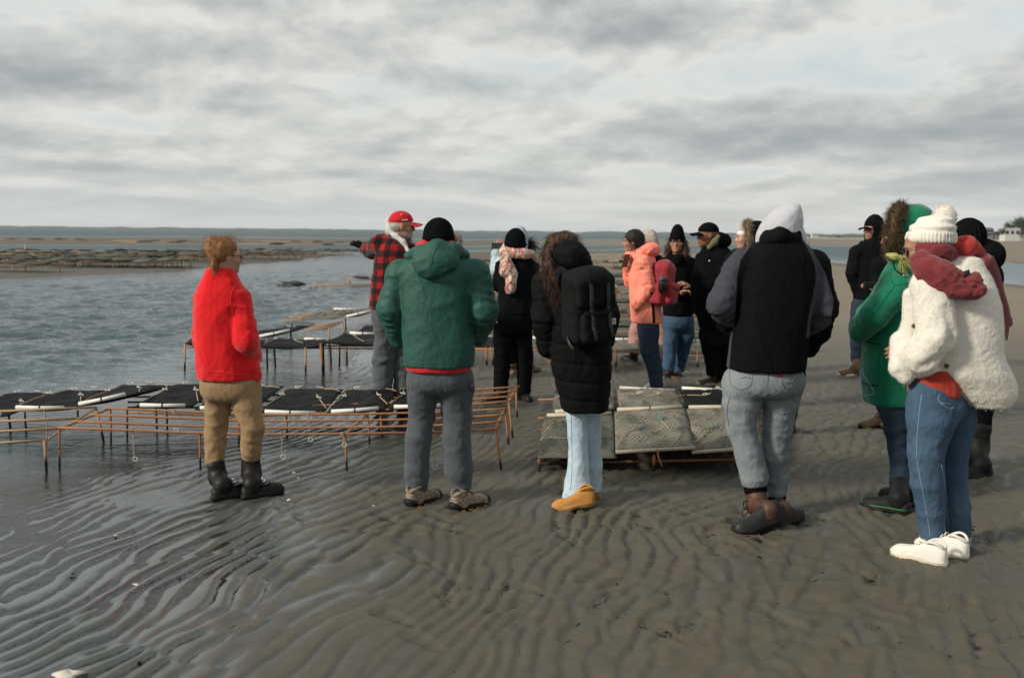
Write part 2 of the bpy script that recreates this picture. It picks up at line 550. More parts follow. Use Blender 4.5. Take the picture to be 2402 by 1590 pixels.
def denim(name, col, light, rough=0.9):
    def f(t, b, co):
        n = t.noise(t.mapping(co, (1, 1, 0.35)), 9, 5, 0.6)
        st = t.noise(t.mapping(co, (260, 260, 30)), 1, 2, 0.6)
        st2 = t.noise(t.mapping(co, (60, 60, 16)), 1, 3, 0.6)
        fac = t.ramp(n, [(0.35, 0.0), (0.7, 1.0)])
        c = t.mix(fac, col, light)
        c = t.mix(t.math('MULTIPLY', st, 0.35), c, light)
        c = t.mix(t.math('MULTIPLY', st2, 0.25), c, tuple(v * 0.6 for v in col))
        t.set(b, 'Base Color', c); t.set(b, 'Roughness', rough); t.set(b, 'Specular IOR Level', 0.2)
        cr = crease(t, co, 6.5, 16.0)
        c = t.mix(t.math('MULTIPLY', cr, 0.18), c, light)
        t.set(b, 'Base Color', c)
        h1 = t.add('ShaderNodeBump', ins={'Strength': 0.30, 'Distance': 0.016, 'Height': cr})
        h2 = t.add('ShaderNodeBump', ins={'Strength': 0.3, 'Distance': 0.01, 'Height': t.math('ADD', t.noise(co, 55, 4, 0.6), t.math('MULTIPLY', st, 0.2)), 'Normal': h1.outputs[0]})
        t.set(b, 'Normal', h2.outputs[0])
    return principled(name, f)
def plain(name, col, rough=0.5, metal=0.0, var=0.15, scale=30, bmp=0.1, spec=0.5):
    def f(t, b, co):
        n = t.noise(co, scale, 4, 0.6)
        t.set(b, 'Base Color', t.mix(n, tuple(v * (1 - var) for v in col), tuple(min(1, v * (1 + var)) for v in col)))
        t.set(b, 'Roughness', rough); t.set(b, 'Metallic', metal); t.set(b, 'Specular IOR Level', spec)
        if bmp: bump(t, b, n, bmp, 0.01)
    return principled(name, f)

# ================================================================== SETTING: tidal flat, water, distant shore
def proj(x, y, z=0.0):
    vx, vy, vz = x, y, z - CAMZ
    c = vy * _f[1] + vz * _f[2]
    c = np.maximum(c, 0.05)
    a = vx * _r[0] + vy * _r[1] + vz * _r[2]; b = vx * _u[0] + vy * _u[1] + vz * _u[2]
    return CX + FPX * a / c, CY - FPX * b / c
def knots(px, K):
    K = np.array(K, float)
    return np.interp(px, K[:, 0], K[:, 1])
XW = np.array([[-3, -1.2], [2, -1.5], [3.7, -1.67], [6, -1.95], [7, -1.62], [8.5, -1.45], [11.6, -1.7], [15, -2.2], [19.8, -2.8], [33, -5], [66, -8.5]])
WATER_Z = -0.011
def terrain(x, y):
    """height of the bed without ripples, and dryness"""
    px, py = proj(x, np.maximum(y, 1.5))
    xw = np.interp(y, XW[:, 0], XW[:, 1])
    wob = fbm(np.stack([x * 0.7, y * 0.7, 0 * x], 1), 3) * 0.35
    s = x - xw + wob
    near = np.where(s < 0, np.maximum(s * 0.011 + np.minimum(s + 2.6, 0) * 0.05 + np.minimum(9.5 - y, 0) * 0.01 * np.minimum(-s, 1.5), -0.45), np.minimum(s * 0.011, 0.012))
    wp = fbm(np.stack([px * 0.006, py * 0.05, 0 * px], 1), 3) * 3.0
    nt = knots(px, [(0, 900), (820, 900), (868, 760), (880, 690), (920, 630), (1000, 603), (1100, 590), (1300, 586), (1600, 586), (1880, 602), (2000, 622), (2200, 645), (2402, 671), (3400, 760)])
    dn = py - nt + wp
    at_ = knots(px, [(-500, 604), (0, 598), (100, 598), (300, 591), (460, 589), (600, 589), (740, 592), (870, 596), (900, 600)])
    ab_ = knots(px, [(-500, 690), (0, 654), (128, 646), (359, 635), (460, 630), (555, 619), (735, 605), (870, 594), (900, 590)])
    da = np.minimum(py - at_, ab_ - py) + wp * 0.6
    bt = knots(px, [(0, 556), (460, 557), (900, 561), (1100, 564), (1880, 564), (2402, 560)])
    bb = knots(px, [(0, 574), (300, 574), (460, 571), (700, 573), (900, 571), (1100, 577), (1300, 574), (1600, 575), (1880, 574), (2000, 577), (2402, 618), (3400, 700)])
    db = np.minimum(py - bt, bb - py) + wp * 0.25
    d = np.maximum(np.maximum(dn, da), db)
    far = np.clip(d * 0.006 + np.minimum(d, 0) * 0.02 * ss(55, 90, y), -0.4, 0.05)
    far = np.where((dn > 0) & (dn >= da), np.clip(dn * 0.0012, -0.4, 0.03), far)
    w = ss(22, 34, y)
    h = near * (1 - w) + far * w
    dry = ss(9, 22, y) * ss(1.5, 7, x) * ss(0.004, 0.014, h) + ss(60, 110, y) * ss(0.0, 0.03, h) * (.22 + .78 * ss(-5, 20, x))
    return h, s, np.clip(dry, 0, 1)
def ripple(x, y, s):
    z0 = np.zeros_like(x)
    w1 = fbm(np.stack([x * 0.55, y * 0.42, z0], 1), 2) * 0.36
    w2 = perlin(np.stack([x * 2.4, y * 1.5, z0 + 5], 1)) * 0.085 + perlin(np.stack([x * 5.5, y * 3.4, z0 + 9], 1)) * 0.026 + perlin(np.stack([x * 13, y * 9, z0 + 2], 1)) * 0.007
    def set_(ang, off, lam, k):
        ph = (x * math.cos(ang) - y * math.sin(ang) + w1 + w2 * k + off) / lam
        fr = ph - np.floor(ph)
        up = 1 - (1 - np.clip(fr / .74, 0, 1)) ** 2.0          # long rounded back
        dn = 1 - ss(.76, .96, fr)                              # short steep lee
        return np.where(fr < .74, up, dn)
    # two crossing sets trade places in patches, so crests break, fork and end
    mA = ss(-.05, .05, perlin(np.stack([x * 2.2 + 3, y * 1.25, z0 + 71], 1)) + .06)
    mB = ss(-.05, .05, perlin(np.stack([x * 1.7 + 9, y * 1.6, z0 + 83], 1)) - .10)
    prof = set_(.30, 0, .120, 1.0) * mA + set_(.22, .067, .126, 1.5) * (1 - mA)
    prof = prof * (1 - mB) + set_(.46, .03, .112, .8) * mB
    amp = 0.0205 * (0.72 + 0.62 * perlin(np.stack([x * 0.9, y * 0.7, z0 + 2], 1)))
    patch = ss(-0.30, 0.30, perlin(np.stack([x * 1.3, y * 0.9, z0 + 31], 1)) + 0.34 - 0.36 * ss(0.2, 2.4, x))
    amp = np.maximum(amp, .004) * (0.62 + 0.38 * patch)
    # breaks along the crests
    amp = amp * (0.55 + 0.45 * ss(-.35, .1, perlin(np.stack([x * 3.1, y * 2.2, z0 + 44], 1))))
    tramp = fbm(np.stack([x * 5.5, y * 5.0, z0 + 12], 1), 4, 0.58)
    t2 = ss(-0.5, 1.6, x)
    pock = np.minimum(perlin(np.stack([x * 9.5, y * 8.5, z0 + 61], 1)) + .28, 0) * .022      # heel marks and holes
    fine = perlin(np.stack([x * 17, y * 16, z0 + 4], 1))
    g = (prof - 1) * amp + tramp * (0.0024 + 0.0075 * t2) + 0.0016 * fine * (0.35 + t2) + pock * (.15 + .85 * t2)
    return g, prof, patch
def axis(a, b, step, lo, hi, grow):
    mid = list(np.arange(a, b, step)); out_ = mid[:]
    v, st = mid[-1], step
    while v < hi:
        st *= grow; v += st; out_.append(v)
    v, st, pre = mid[0], step, []
    while v > lo:
        st *= grow; v -= st; pre.append(v)
    return np.array(pre[::-1] + out_)
def sheet(ax, ay):
    X, Y = np.meshgrid(ax, ay)
    n, m_ = len(ay), len(ax)
    i = (np.arange(n - 1)[:, None] * m_ + np.arange(m_ - 1)[None, :]).ravel()
    Q = np.stack([i, i + 1, i + m_ + 1, i + m_], 1)
    return X.ravel(), Y.ravel(), Q

# people and racks press and scour the sand; dents: (x, y, radius, depth)
DENTS = []
def build_sand():
    ax = axis(-3.2, 3.4, 0.0155, -9000, 9000, 1.055)
    ay = axis(3.5, 9.2, 0.017, -60, 12000, 1.04)
    X, Y, Q = sheet(ax, ay)
    h, s, dry = terrain(X, Y)
    fade = (1 - ss(11.5, 17, Y)) * (1 - ss(4.8, 8, np.abs(X)))
    nearm = (Y < 17.5) & (Y > 1) & (np.abs(X) < 9)
    g = np.zeros_like(X); prof = np.ones_like(X); patch = np.ones_like(X)
    g[nearm], prof[nearm], patch[nearm] = ripple(X[nearm], Y[nearm], s[nearm])
    z = h + np.where(nearm, g * fade, -0.004)
    rg = np.random.default_rng(55)
    for k in range(150):
        px_, py_ = (900 + 1500 * rg.random(), 960 + 560 * rg.random() ** 1.3) if k > 40 else (600 + 1500 * rg.random(), 1150 + 120 * rg.random())
        c_ = gr(px_, py_); an = rg.normal() * .7; dep = .004 + .007 * rg.random()
        m_ = (np.abs(X - c_[0]) < .26) & (np.abs(Y - c_[1]) < .26)
        u_ = (X[m_] - c_[0]) * math.cos(an) + (Y[m_] - c_[1]) * math.sin(an); v_ = -(X[m_] - c_[0]) * math.sin(an) + (Y[m_] - c_[1]) * math.cos(an)
        wd = .040 + .010 * np.sin(v_ * 14)
        r_ = np.maximum(np.abs(u_) / wd, np.abs(v_) / .135)
        z[m_] = z[m_] - dep * (1 - ss(.75, 1.05, r_)) * (1 + .35 * np.sin(v_ * 150) * (np.abs(u_) < .03)) + dep * .55 * np.exp(-((r_ - 1.22) / .16) ** 2)
    for (dx_, dy_, rr, dep) in DENTS:
        m_ = (np.abs(X - dx_) < rr * 3) & (np.abs(Y - dy_) < rr * 3)
        r2 = np.hypot(X[m_] - dx_, Y[m_] - dy_) / rr
        z[m_] += -dep * np.exp(-r2 ** 2 * 1.2) + dep * 0.45 * np.exp(-((r2 - 1.5) / 0.35) ** 2)
    wet = np.clip((0.75 - 0.62 * prof) * (0.6 + 0.4 * ss(1.2, -0.4, s)) + 0.70 * ss(1.5 + .35 * perlin(np.stack([X * .9, Y * .8, 0 * X], 1)), -0.3, s) + 0.03, 0, 1)  # damp troughs darken, which also paints in some of the ripple shading
    wet = wet * (1 - dry) * (1 - .75 * ss(14, 30, Y))
    me = meshdata('sand_flat', np.stack([X, Y, z], 1), Q, sand_mat(), True, {'wet': wet, 'dry': dry})
    o = obj('sand_flat', me)
    prop(o, 'wet rippled grey brown sand flat laid bare by the tide', None, None, 'structure')
    return o
def sand_mat():
    def f(t, b, co):
        wet = t.add('ShaderNodeAttribute', attribute_name='wet').outputs['Fac']
        dry = t.add('ShaderNodeAttribute', attribute_name='dry').outputs['Fac']
        n1 = t.noise(co, 2.6, 6, 0.62, 0.5); n2 = t.noise(co, 9.0, 5, 0.65); n3 = t.noise(co, 160.0, 3, 0.7)
        big_ = t.noise(co, 0.11, 4, 0.6)
        brown = t.mix(n2, (0.062, 0.057, 0.040), (0.120, 0.106, 0.071))
        blue = t.mix(n2, (0.042, 0.051, 0.053), (0.070, 0.082, 0.084))  # wet mud tone, with the bluish sky reflection put into the colour
        k = t.math('ADD', t.math('MULTIPLY', wet, 0.75), t.math('MULTIPLY', t.math('SUBTRACT', n1, 0.5), 1.5), clamp=True)
        c = t.mix(k, brown, blue)
        tan = t.mix(big_, (0.155, 0.125, 0.085), (0.25, 0.21, 0.155))
        c = t.mix(dry, c, tan)
        c = t.mix(t.math('MULTIPLY', t.ramp(n3, [(0.35, 1.0), (0.5, 0.0)]), 0.30), c, (0.03, 0.029, 0.026))
        t.set(b, 'Base Color', c)
        r_ = t.ramp(t.math('ADD', wet, t.math('MULTIPLY', t.math('SUBTRACT', n1, 0.5), 0.9)), [(0.2, 0.66), (0.6, 0.46), (1.0, 0.26)])
        r_ = t.math('MAXIMUM', r_, t.math('MULTIPLY', dry, 0.75))
        t.set(b, 'Roughness', r_); t.set(b, 'Specular IOR Level', 0.45)
        t.set(b, 'Coat Weight', t.ramp(t.math('ADD', wet, t.math('MULTIPLY', t.math('SUBTRACT', n1, 0.5), 0.5)), [(0.42, 0.0), (0.85, 0.85)])); t.set(b, 'Coat Roughness', 0.27); t.set(b, 'Coat IOR', 1.5); t.set(b, 'Coat Tint', (.90, .97, 1.0))  # bluish sky sheen added through the coat tint
        # ripples too far off to be modelled one by one, and grain
        wv = t.add('ShaderNodeTexWave', wave_type='BANDS', bands_direction='X', ins={'Vector': t.mapping(co, (1, 1, 1), (0, 0, -0.35)), 'Scale': 1.9, 'Distortion': 9.0, 'Detail': 3.0, 'Detail Scale': 0.9})
        sp = t.add('ShaderNodeSeparateXYZ', ins={0: co})
        farm = t.ramp(t.math('MULTIPLY', sp.outputs[1], 0.02), [(0.2, 0.0), (0.34, 1.0)])
        hgt = t.math('ADD', t.math('MULTIPLY', t.math('MULTIPLY', wv.outputs[1], farm), 2.2), t.math('ADD', t.math('MULTIPLY', n2, 0.7), t.math('MULTIPLY', n3, 0.13)))
        bump(t, b, hgt, 0.5, 0.008)
    return principled('wet_sand', f)

def build_water():
    ax = axis(-8.5, -0.6, 0.045, -9000, 9000, 1.045)
    ay = axis(3.0, 19.0, 0.045, -60, 12000, 1.02)
    X, Y, Q = sheet(ax, ay)
    h, s, dry = terrain(X, Y)
    depth = np.clip(WATER_Z - h, -0.2, 1)
    z0 = np.zeros_like(X)
    a = 0.100 * ss(0.012, 0.19, depth) * (1 - ss(30, 60, Y)) + 0.0022
    wv = np.zeros_like(X); nr = (Y < 62) & (Y > 1) & (np.abs(X) < 40) & (depth > -.03)
    x_, y_, q0 = X[nr], Y[nr], z0[nr]
    r1 = 1 - 2.0 * np.abs(perlin(np.stack([x_ * .95 + .25 * y_, y_ * 1.15 - .2 * x_, q0 + 3], 1)))
    r2 = 1 - 2.0 * np.abs(perlin(np.stack([x_ * 1.9 - .4 * y_, y_ * 2.2 + .3 * x_, q0 + 8], 1)))
    r3 = perlin(np.stack([x_ * 5.5 + y_, y_ * 7.0, q0 + 15], 1))
    wv[nr] = .60 * r1 * np.abs(r1) + .34 * r2 + .16 * r3 - .2
    z = WATER_Z + np.where(Y < 60, a * wv, 0)
    keep = depth > -0.05
    kq = keep[Q].any(1)
    Qk = Q[kq]
    me = meshdata('sea_water', np.stack([X, Y, z], 1), Qk, water_mat(), True, {'depth': np.maximum(WATER_Z - h, 0)})
    o = obj('sea_water', me)
    prop(o, 'shallow choppy blue grey sea water over the flat', None, None, 'structure')
def water_mat():
    mt = bpy.data.materials.new('sea_water')
    mt.use_nodes = True
    t = NT(mt.node_tree)
    o = t.add('ShaderNodeOutputMaterial')
    co = t.add('ShaderNodeTexCoord').outputs['Object']
    dep = t.add('ShaderNodeAttribute', attribute_name='depth').outputs['Fac']
    sp = t.add('ShaderNodeSeparateXYZ', ins={0: co})
    n1 = t.noise(t.mapping(co, (1.0, 1.9, 1), (0, 0, 0.2)), 2.0, 6, 0.62, 0.3)
    n2 = t.noise(t.mapping(co, (1.0, 1.6, 1), (0, 0, -0.3)), 9.0, 4, 0.6, 0.4)
    n3 = t.noise(t.mapping(co, (0.12, 0.5, 1)), 1.0, 4, 0.6)
    deepm = t.ramp(dep, [(0.012, 0.16), (0.12, 1.0)])
    hgt = t.math('MULTIPLY', t.math('ADD', n1, t.math('MULTIPLY', n2, 0.33)), deepm)
    bp = t.add('ShaderNodeBump', ins={'Strength': 1.0, 'Distance': 0.10, 'Height': hgt})
    body = t.mix(n3, (0.046, 0.080, 0.097), (0.072, 0.110, 0.126))
    foam = t.math('MULTIPLY', t.ramp(t.noise(t.mapping(co, (0.035, 0.10, 1)), 1.0, 6, 0.72), [(0.63, 0.0), (0.68, 1.0)]), t.ramp(t.math('MULTIPLY', sp.outputs[1], 0.001), [(0.14, 0.0), (0.25, 0.8)]))
    body = t.mix(foam, body, (0.75, 0.77, 0.76))
    b = t.add('ShaderNodeBsdfPrincipled', ins={'Base Color': body, 'Roughness': t.math('ADD', t.math('MULTIPLY', foam, 0.4), t.ramp(t.math('MULTIPLY', sp.outputs[1], 0.01), [(0.08, 0.025), (0.35, 0.12), (0.9, 0.45)])), 'IOR': 1.45, 'Specular IOR Level': t.ramp(t.math('MULTIPLY', sp.outputs[1], 0.01), [(0.1, 0.5), (0.5, 0.34), (0.95, 0.15)]), 'Normal': bp.outputs[0]})
    # thin turbid water: the bed shows through where it is shallow
    tr = t.add('ShaderNodeBsdfTransparent', ins={'Color': (0.83, 0.86, 0.83)})
    gl = t.add('ShaderNodeBsdfGlossy', ins={'Roughness': 0.10, 'Normal': bp.outputs[0]})
    fr = t.add('ShaderNodeFresnel', ins={'IOR': 1.6, 'Normal': bp.outputs[0]})
    thin = t.add('ShaderNodeMixShader', ins={0: fr.outputs[0], 1: tr.outputs[0], 2: gl.outputs[0]})
    op = t.math('SUBTRACT', 1.0, t.math('POWER', 2.718, t.math('MULTIPLY', dep, -62.0)))
    mx = t.add('ShaderNodeMixShader', ins={0: op, 1: thin.outputs[0], 2: b.outputs[0]})
    t.l.new(mx.outputs[0], o.inputs[0])
    return mt

def strip(name, pts, thick, mat, seed, amp, label):
    """low far shore: a ridge with an uneven top; pts (x, y, height)"""
    P = bez(pts, 260)
    n = fbm(np.stack([np.arange(260) * 0.13 + seed, np.zeros(260), np.zeros(260)], 1), 4, 0.6)
    H = np.maximum(P[:, 2] * (1 + amp * n), 0.3)
    V = []; Fc = []
    for i in range(260):
        x, y = P[i, 0], P[i, 1]
        V += [(x, y - thick, -0.4), (x, y - thick * 0.6, H[i] * 0.8), (x, y, H[i]), (x, y + thick, -0.4)]
    for i in range(259):
        for j in range(3):
            Fc.append((i * 4 + j, i * 4 + 4 + j, i * 4 + 5 + j, i * 4 + 1 + j))
    o = mk(name, V, Fc, mat)
    return prop(o, label, None, None, 'structure')
def build_far():
    wood = plain('far_wood', (0.075, 0.088, 0.075), 0.95, 0, 0.5, 0.006, 0)
    strip('distant_shore', [(-3400, 5200, 9), (-1600, 5400, 12), (200, 5200, 11), (1400, 4600, 12), (2600, 4300, 10)], 60, wood, 3, 0.5, 'thin dark line of wooded land along the sea horizon')
    strip('low_headland', [(380, 1500, 2.0), (520, 1450, 3.6), (620, 1400, 3.2), (820, 1250, 3.4), (1100, 1100, 4.0)], 40, wood, 11, 0.7, 'low scrubby headland across the channel')
    dune = plain('dune_sand', (0.30, 0.25, 0.18), 0.95, 0, 0.25, 0.02, 0)
    strip('beach_dune', [(150, 700, 0.5), (230, 560, 1.2), (300, 500, 2.2), (420, 420, 2.8), (560, 360, 3.0)], 26, dune, 21, 0.35, 'pale dune at the head of the far beach')
    # a small town across the channel
    white = plain('white_boards', (0.62, 0.62, 0.60), 0.8, 0, 0.08, 0.5, 0)
    grey = plain('grey_shingle', (0.20, 0.21, 0.22), 0.85, 0, 0.2, 1.0, 0)
    roofm = plain('dark_roof', (0.10, 0.10, 0.105), 0.85, 0, 0.2, 1.0, 0)
    glass = plain('window_glass', (0.03, 0.035, 0.04), 0.15, 0, 0.1, 1, 0)
    def house(x0, x1, y0, y1, Y, wall, label, flat=False, cols=3, rows=1, group=None):
        a = at(x0, y1, Y); b_ = at(x1, y0, Y)
        w, hgt = b_[0] - a[0], b_[2] - a[2]
        base = at((x0 + x1) / 2, y1, Y)
        root = empty('house', base, label, 'house', group)
        dp = w * 0.7
        wh = hgt if flat else hgt * 0.66
        V, Fc = box((0, dp / 2, wh / 2 - 1.0), (w, dp, wh + 2.0))
        mk('wall', V, Fc, wall, root, False)
        if flat:
            V, Fc = box((0, dp / 2, wh + 0.12 * 2), (w * 1.08, dp * 1.08, 0.45))
        else:
            V = [(-w * .55, -.4, wh), (w * .55, -.4, wh), (w * .55, dp + .4, wh), (-w * .55, dp + .4, wh), (-w * .5, dp / 2, hgt), (w * .5, dp / 2, hgt)]
            Fc = [(0, 1, 5, 4), (2, 3, 4, 5), (1, 2, 5), (3, 0, 4), (3, 2, 1, 0)]
        mk('roof', V, Fc, roofm if not flat else white, root, False)
        for r_ in range(rows):
            for c_ in range(cols):
                cxw = -w / 2 + w * (c_ + 0.5) / cols; cz = wh * (r_ + 0.55) / rows
                V, Fc = box((cxw, -0.02, cz), (w / cols * 0.55, 0.12, wh / rows * 0.45))
                mk('window', V, Fc, glass, root, False)
    house(2356, 2393, 538, 555, 430, white, 'white flat roofed house among trees on the right shore', True, 3, 1)
    house(2303, 2331, 534, 552, 470, grey, 'grey shingled house with dark roof beside the white house', False, 3, 2)
    house(2334, 2347, 543, 553, 470, grey, 'small grey cottage between shrubs and the white house', False, 2, 1)
    for i, (x0, x1, y0, y1, flat) in enumerate([(1905, 1921, 549, 556, True), (1926, 1940, 551, 557, False), (1960, 1972, 552, 558, False), (2040, 2052, 551, 557, False)]):
        house(x0, x1, y0, y1, 900, white if i != 2 else grey, ['white box shaped building on the shore across the channel', 'white cottage next to the box shaped building across the channel', 'grey cottage amid scrub on the shore across the channel', 'white cottage near the end of the scrubby headland'][i], flat, 3, 1)
    # striped light tower
    c = at(1894, 566, 420); tp = at(1894, 551, 420)
    root = empty('light_tower', c, 'slender red and white light tower on the far beach', 'tower')
    H = tp[2] - c[2]
    redp = plain('red_paint', (0.42, 0.07, 0.05), 0.6, 0, 0.1, 1, 0)
    for k in range(4):
        z0, z1 = H * k / 4.6, H * (k + 1) / 4.6
        V, Fc = tube([(0, 0, z0), (0, 0, z1)], [0.50 - 0.05 * k, 0.46 - 0.05 * k], 10)
        mk('tower_section', V, Fc, redp if k % 2 else white, root)
    V, Fc = tube([(0, 0, H * .87), (0, 0, H * .95), (0, 0, H)], [0.36, 0.36, 0.05], 10)
    mk('lantern', V, Fc, grey, root)
    # trees and shrubs on the right shore
    bark = plain('bark', (0.07, 0.055, 0.045), 0.9, 0, 0.3, 4, 0)
    leafm = [plain('leaf_dark', (0.035, 0.05, 0.028), 0.75, 0, 0.4, 0.8, 0), plain('leaf_olive', (0.06, 0.065, 0.035), 0.75, 0, 0.4, 0.8, 0)]
    def tree(px, pyb, pyt, wpx, Y, label, k, seed):
        base = at(px, pyb, Y); top = at(px, pyt, Y)
        H = top[2] - base[2]; Wd = wpx / FPX * Y / 2
        root = empty('shore_tree', base, label, 'tree')
        rg = np.random.default_rng(seed)
        parts = [tube(bez([(0, 0, -1), (0.1, 0, H * .3), (-.1, .1, H * .6)], 6), np.linspace(0.22, 0.1, 6) * H / 8, 7)]
        cs = []
        for i in range(7):
            a = rg.random() * 6.28; e = np.array([math.cos(a) * Wd * .62 * rg.random() ** .5, math.sin(a) * Wd * .5, H * (0.45 + 0.42 * rg.random())])
            parts.append(tube(bez([(0, 0, H * .3), e * np.array([.4, .4, .75]), e], 5), np.linspace(0.1, 0.03, 5) * H / 8, 5))
            cs.append(e)
        V, Fc = join(parts); mk('trunk', V, Fc, bark, root)
        Vs = []; Qs = []
        n = 0
        for c_ in cs:
            m_ = 260
            p = c_ + rg.normal(size=(m_, 3)) * np.array([Wd * .30, Wd * .28, H * .12])
            d = rg.normal(size=(m_, 3)); e1 = rg.normal(size=(m_, 3)); e1 /= np.linalg.norm(e1, axis=1)[:, None]
            e2 = np.cross(d, e1); e2 /= np.linalg.norm(e2, axis=1)[:, None]
            sz = (0.16 + 0.22 * rg.random(m_))[:, None] * H / 9
            q = np.stack([p - e1 * sz, p - e2 * sz * .6, p + e1 * sz, p + e2 * sz * .6], 1).reshape(-1, 3)
            Vs.append(q); Qs.append(np.arange(m_ * 4).reshape(-1, 4) + n); n += m_ * 4
        mk('crown', np.concatenate(Vs), np.concatenate(Qs), leafm[k], root, False)
    T = [(2388, 556, 513, 30, 440, 'tall dark evergreen rising over the white house', 0), (2366, 552, 520, 26, 445, 'round dark evergreen just behind the white house roof', 0),
         (2404, 560, 516, 30, 420, 'dark bushy tree at the edge of the picture on shore', 0), (2350, 556, 536, 18, 425, 'low dark bush between the cottage and the white house', 0),
         (2398, 561, 541, 22, 400, 'olive shrub in front of the white house wall', 1), (2340, 557, 544, 20, 400, 'low olive scrub in front of the grey cottage', 1),
         (2318, 557, 547, 22, 400, 'flat olive scrub below the grey shingled house', 1), (2296, 557, 543, 16, 430, 'small dark bush beside the grey shingled house', 0)]
    for i, (px, yb, yt, w, Y, lab, k) in enumerate(T):
        tree(px, yb, yt, w, Y, lab, k, 40 + i)

def build_haze():
    """one even body of air round everything; the sky stays outside"""
    V, Fc = box((0, 5500, 9.0), (27000, 27000, 22.0))
    mt = bpy.data.materials.new('sea_air'); mt.use_nodes = True
    t = NT(mt.node_tree); o = t.add('ShaderNodeOutputMaterial')
    v = t.add('ShaderNodeVolumePrincipled', ins={'Color': (0.80, 0.88, 0.95), 'Density': 0.00006, 'Anisotropy': 0.2})
    t.l.new(v.outputs[0], o.inputs['Volume'])
    prop(mk('haze', V, Fc, mt, None, False), 'thin sea haze over the flats', None, None, 'stuff')

# ================================================================== PEOPLE
class Fig:
    def __init__(s, Y, px, label, z=0.0, mpp=None):
        s.Y = Y
        b = at(px, 545, Y); b[2] = z
        s.base = b
        s.root = empty('person', b, label, 'person')
    def P(s, px, py, dy=0.0):
        return at(px, py, s.Y + dy) - s.base
    def M(s, n, dy=0.0):
        return n / FPX * (s.Y + dy)
    def lv(s, rows):
        """(py, x left, x right, half depth, dy)"""
        o = []
        for r_ in rows:
            py, xl, xr, dp = r_[:4]; dy = r_[4] if len(r_) > 4 else 0.0
            c = s.P((xl + xr) / 2, py, dy)
            o.append((c[2], c[0], c[1], s.M((xr - xl) / 2, dy), dp))
        return o
    def ch(s, pts):
        """(px, py, dy, radius m)"""
        return [(s.P(a, b, c), r_) for (a, b, c, r_) in pts]
def put(fig, name, S, mat, folds=(), extra=None, attr=None, smooth=3, parent=None, label=None):
    V, Q = S.mesh(smooth)
    N = vnormals(V, Q)
    d = np.zeros(len(V))
    for f in folds:
        d = d + limbfold(V, **f)
    if extra is not None:
        d = d + extra(V, N)
    V = V + N * d[:, None]
    o = mk(name, V, Q, mat, parent or fig.root, True, attr(V, N) if attr else None)
    if label: o['label'] = label
    return o
def drape(V, amp, fx=7.0, fz=2.2, shear=0.5, seed=0.0, lo=None, hi=None):
    """long soft folds falling down a body; optional z window"""
    P = np.stack([V[:, 0] * fx + V[:, 2] * shear * fx * 0.5 + seed, V[:, 1] * fx + seed * 2, V[:, 2] * fz + seed * 3], 1)
    h = 1 - 2.3 * np.abs(perlin(P)) ** 0.8
    P2 = np.stack([V[:, 0] * fx * 1.3 - V[:, 2] * shear * fx + seed + 5, V[:, 1] * fx, V[:, 2] * fz * 2.6 + seed], 1)
    h = 0.6 * h + 0.4 * (1 - 2.3 * np.abs(perlin(P2)) ** 0.8)
    w = 1.0
    if lo is not None: w = w * ss(lo - 0.06, lo + 0.06, V[:, 2])
    if hi is not None: w = w * (1 - ss(hi - 0.06, hi + 0.06, V[:, 2]))
    return amp * h * w
def armfolds(ch, amp=0.008, seed=0.0, ft=20):
    o = []
    for i in range(len(ch) - 1):
        a, ra = ch[i]; b, rb = ch[i + 1]
        o.append(dict(a=a, b=b, amp=amp * (0.8 if i == 0 else 1.0), rad=max(ra, rb) * 1.25, seed=seed + 3.3 * i, ft=ft, fp=5.0, slant=1.0 * (-1) ** i))
    return o
def legfolds(ch, amp=0.006, seed=0.0, ft=12):
    o = []
    for i in range(len(ch) - 1):
        a, ra = ch[i]; b, rb = ch[i + 1]
        k = ([0.8, 1.1, 1.3] if len(ch) < 5 else [0.8, 1.0, 0.9, 0.7, 1.5])[min(i, len(ch) - 2)]
        o.append(dict(a=a, b=b, amp=amp * k, rad=max(ra, rb) * 1.35, seed=seed + 2.7 * i, ft=ft, fp=4.2, slant=1.15 * (-1) ** i, t0=-0.2, t1=1.2))
    return o

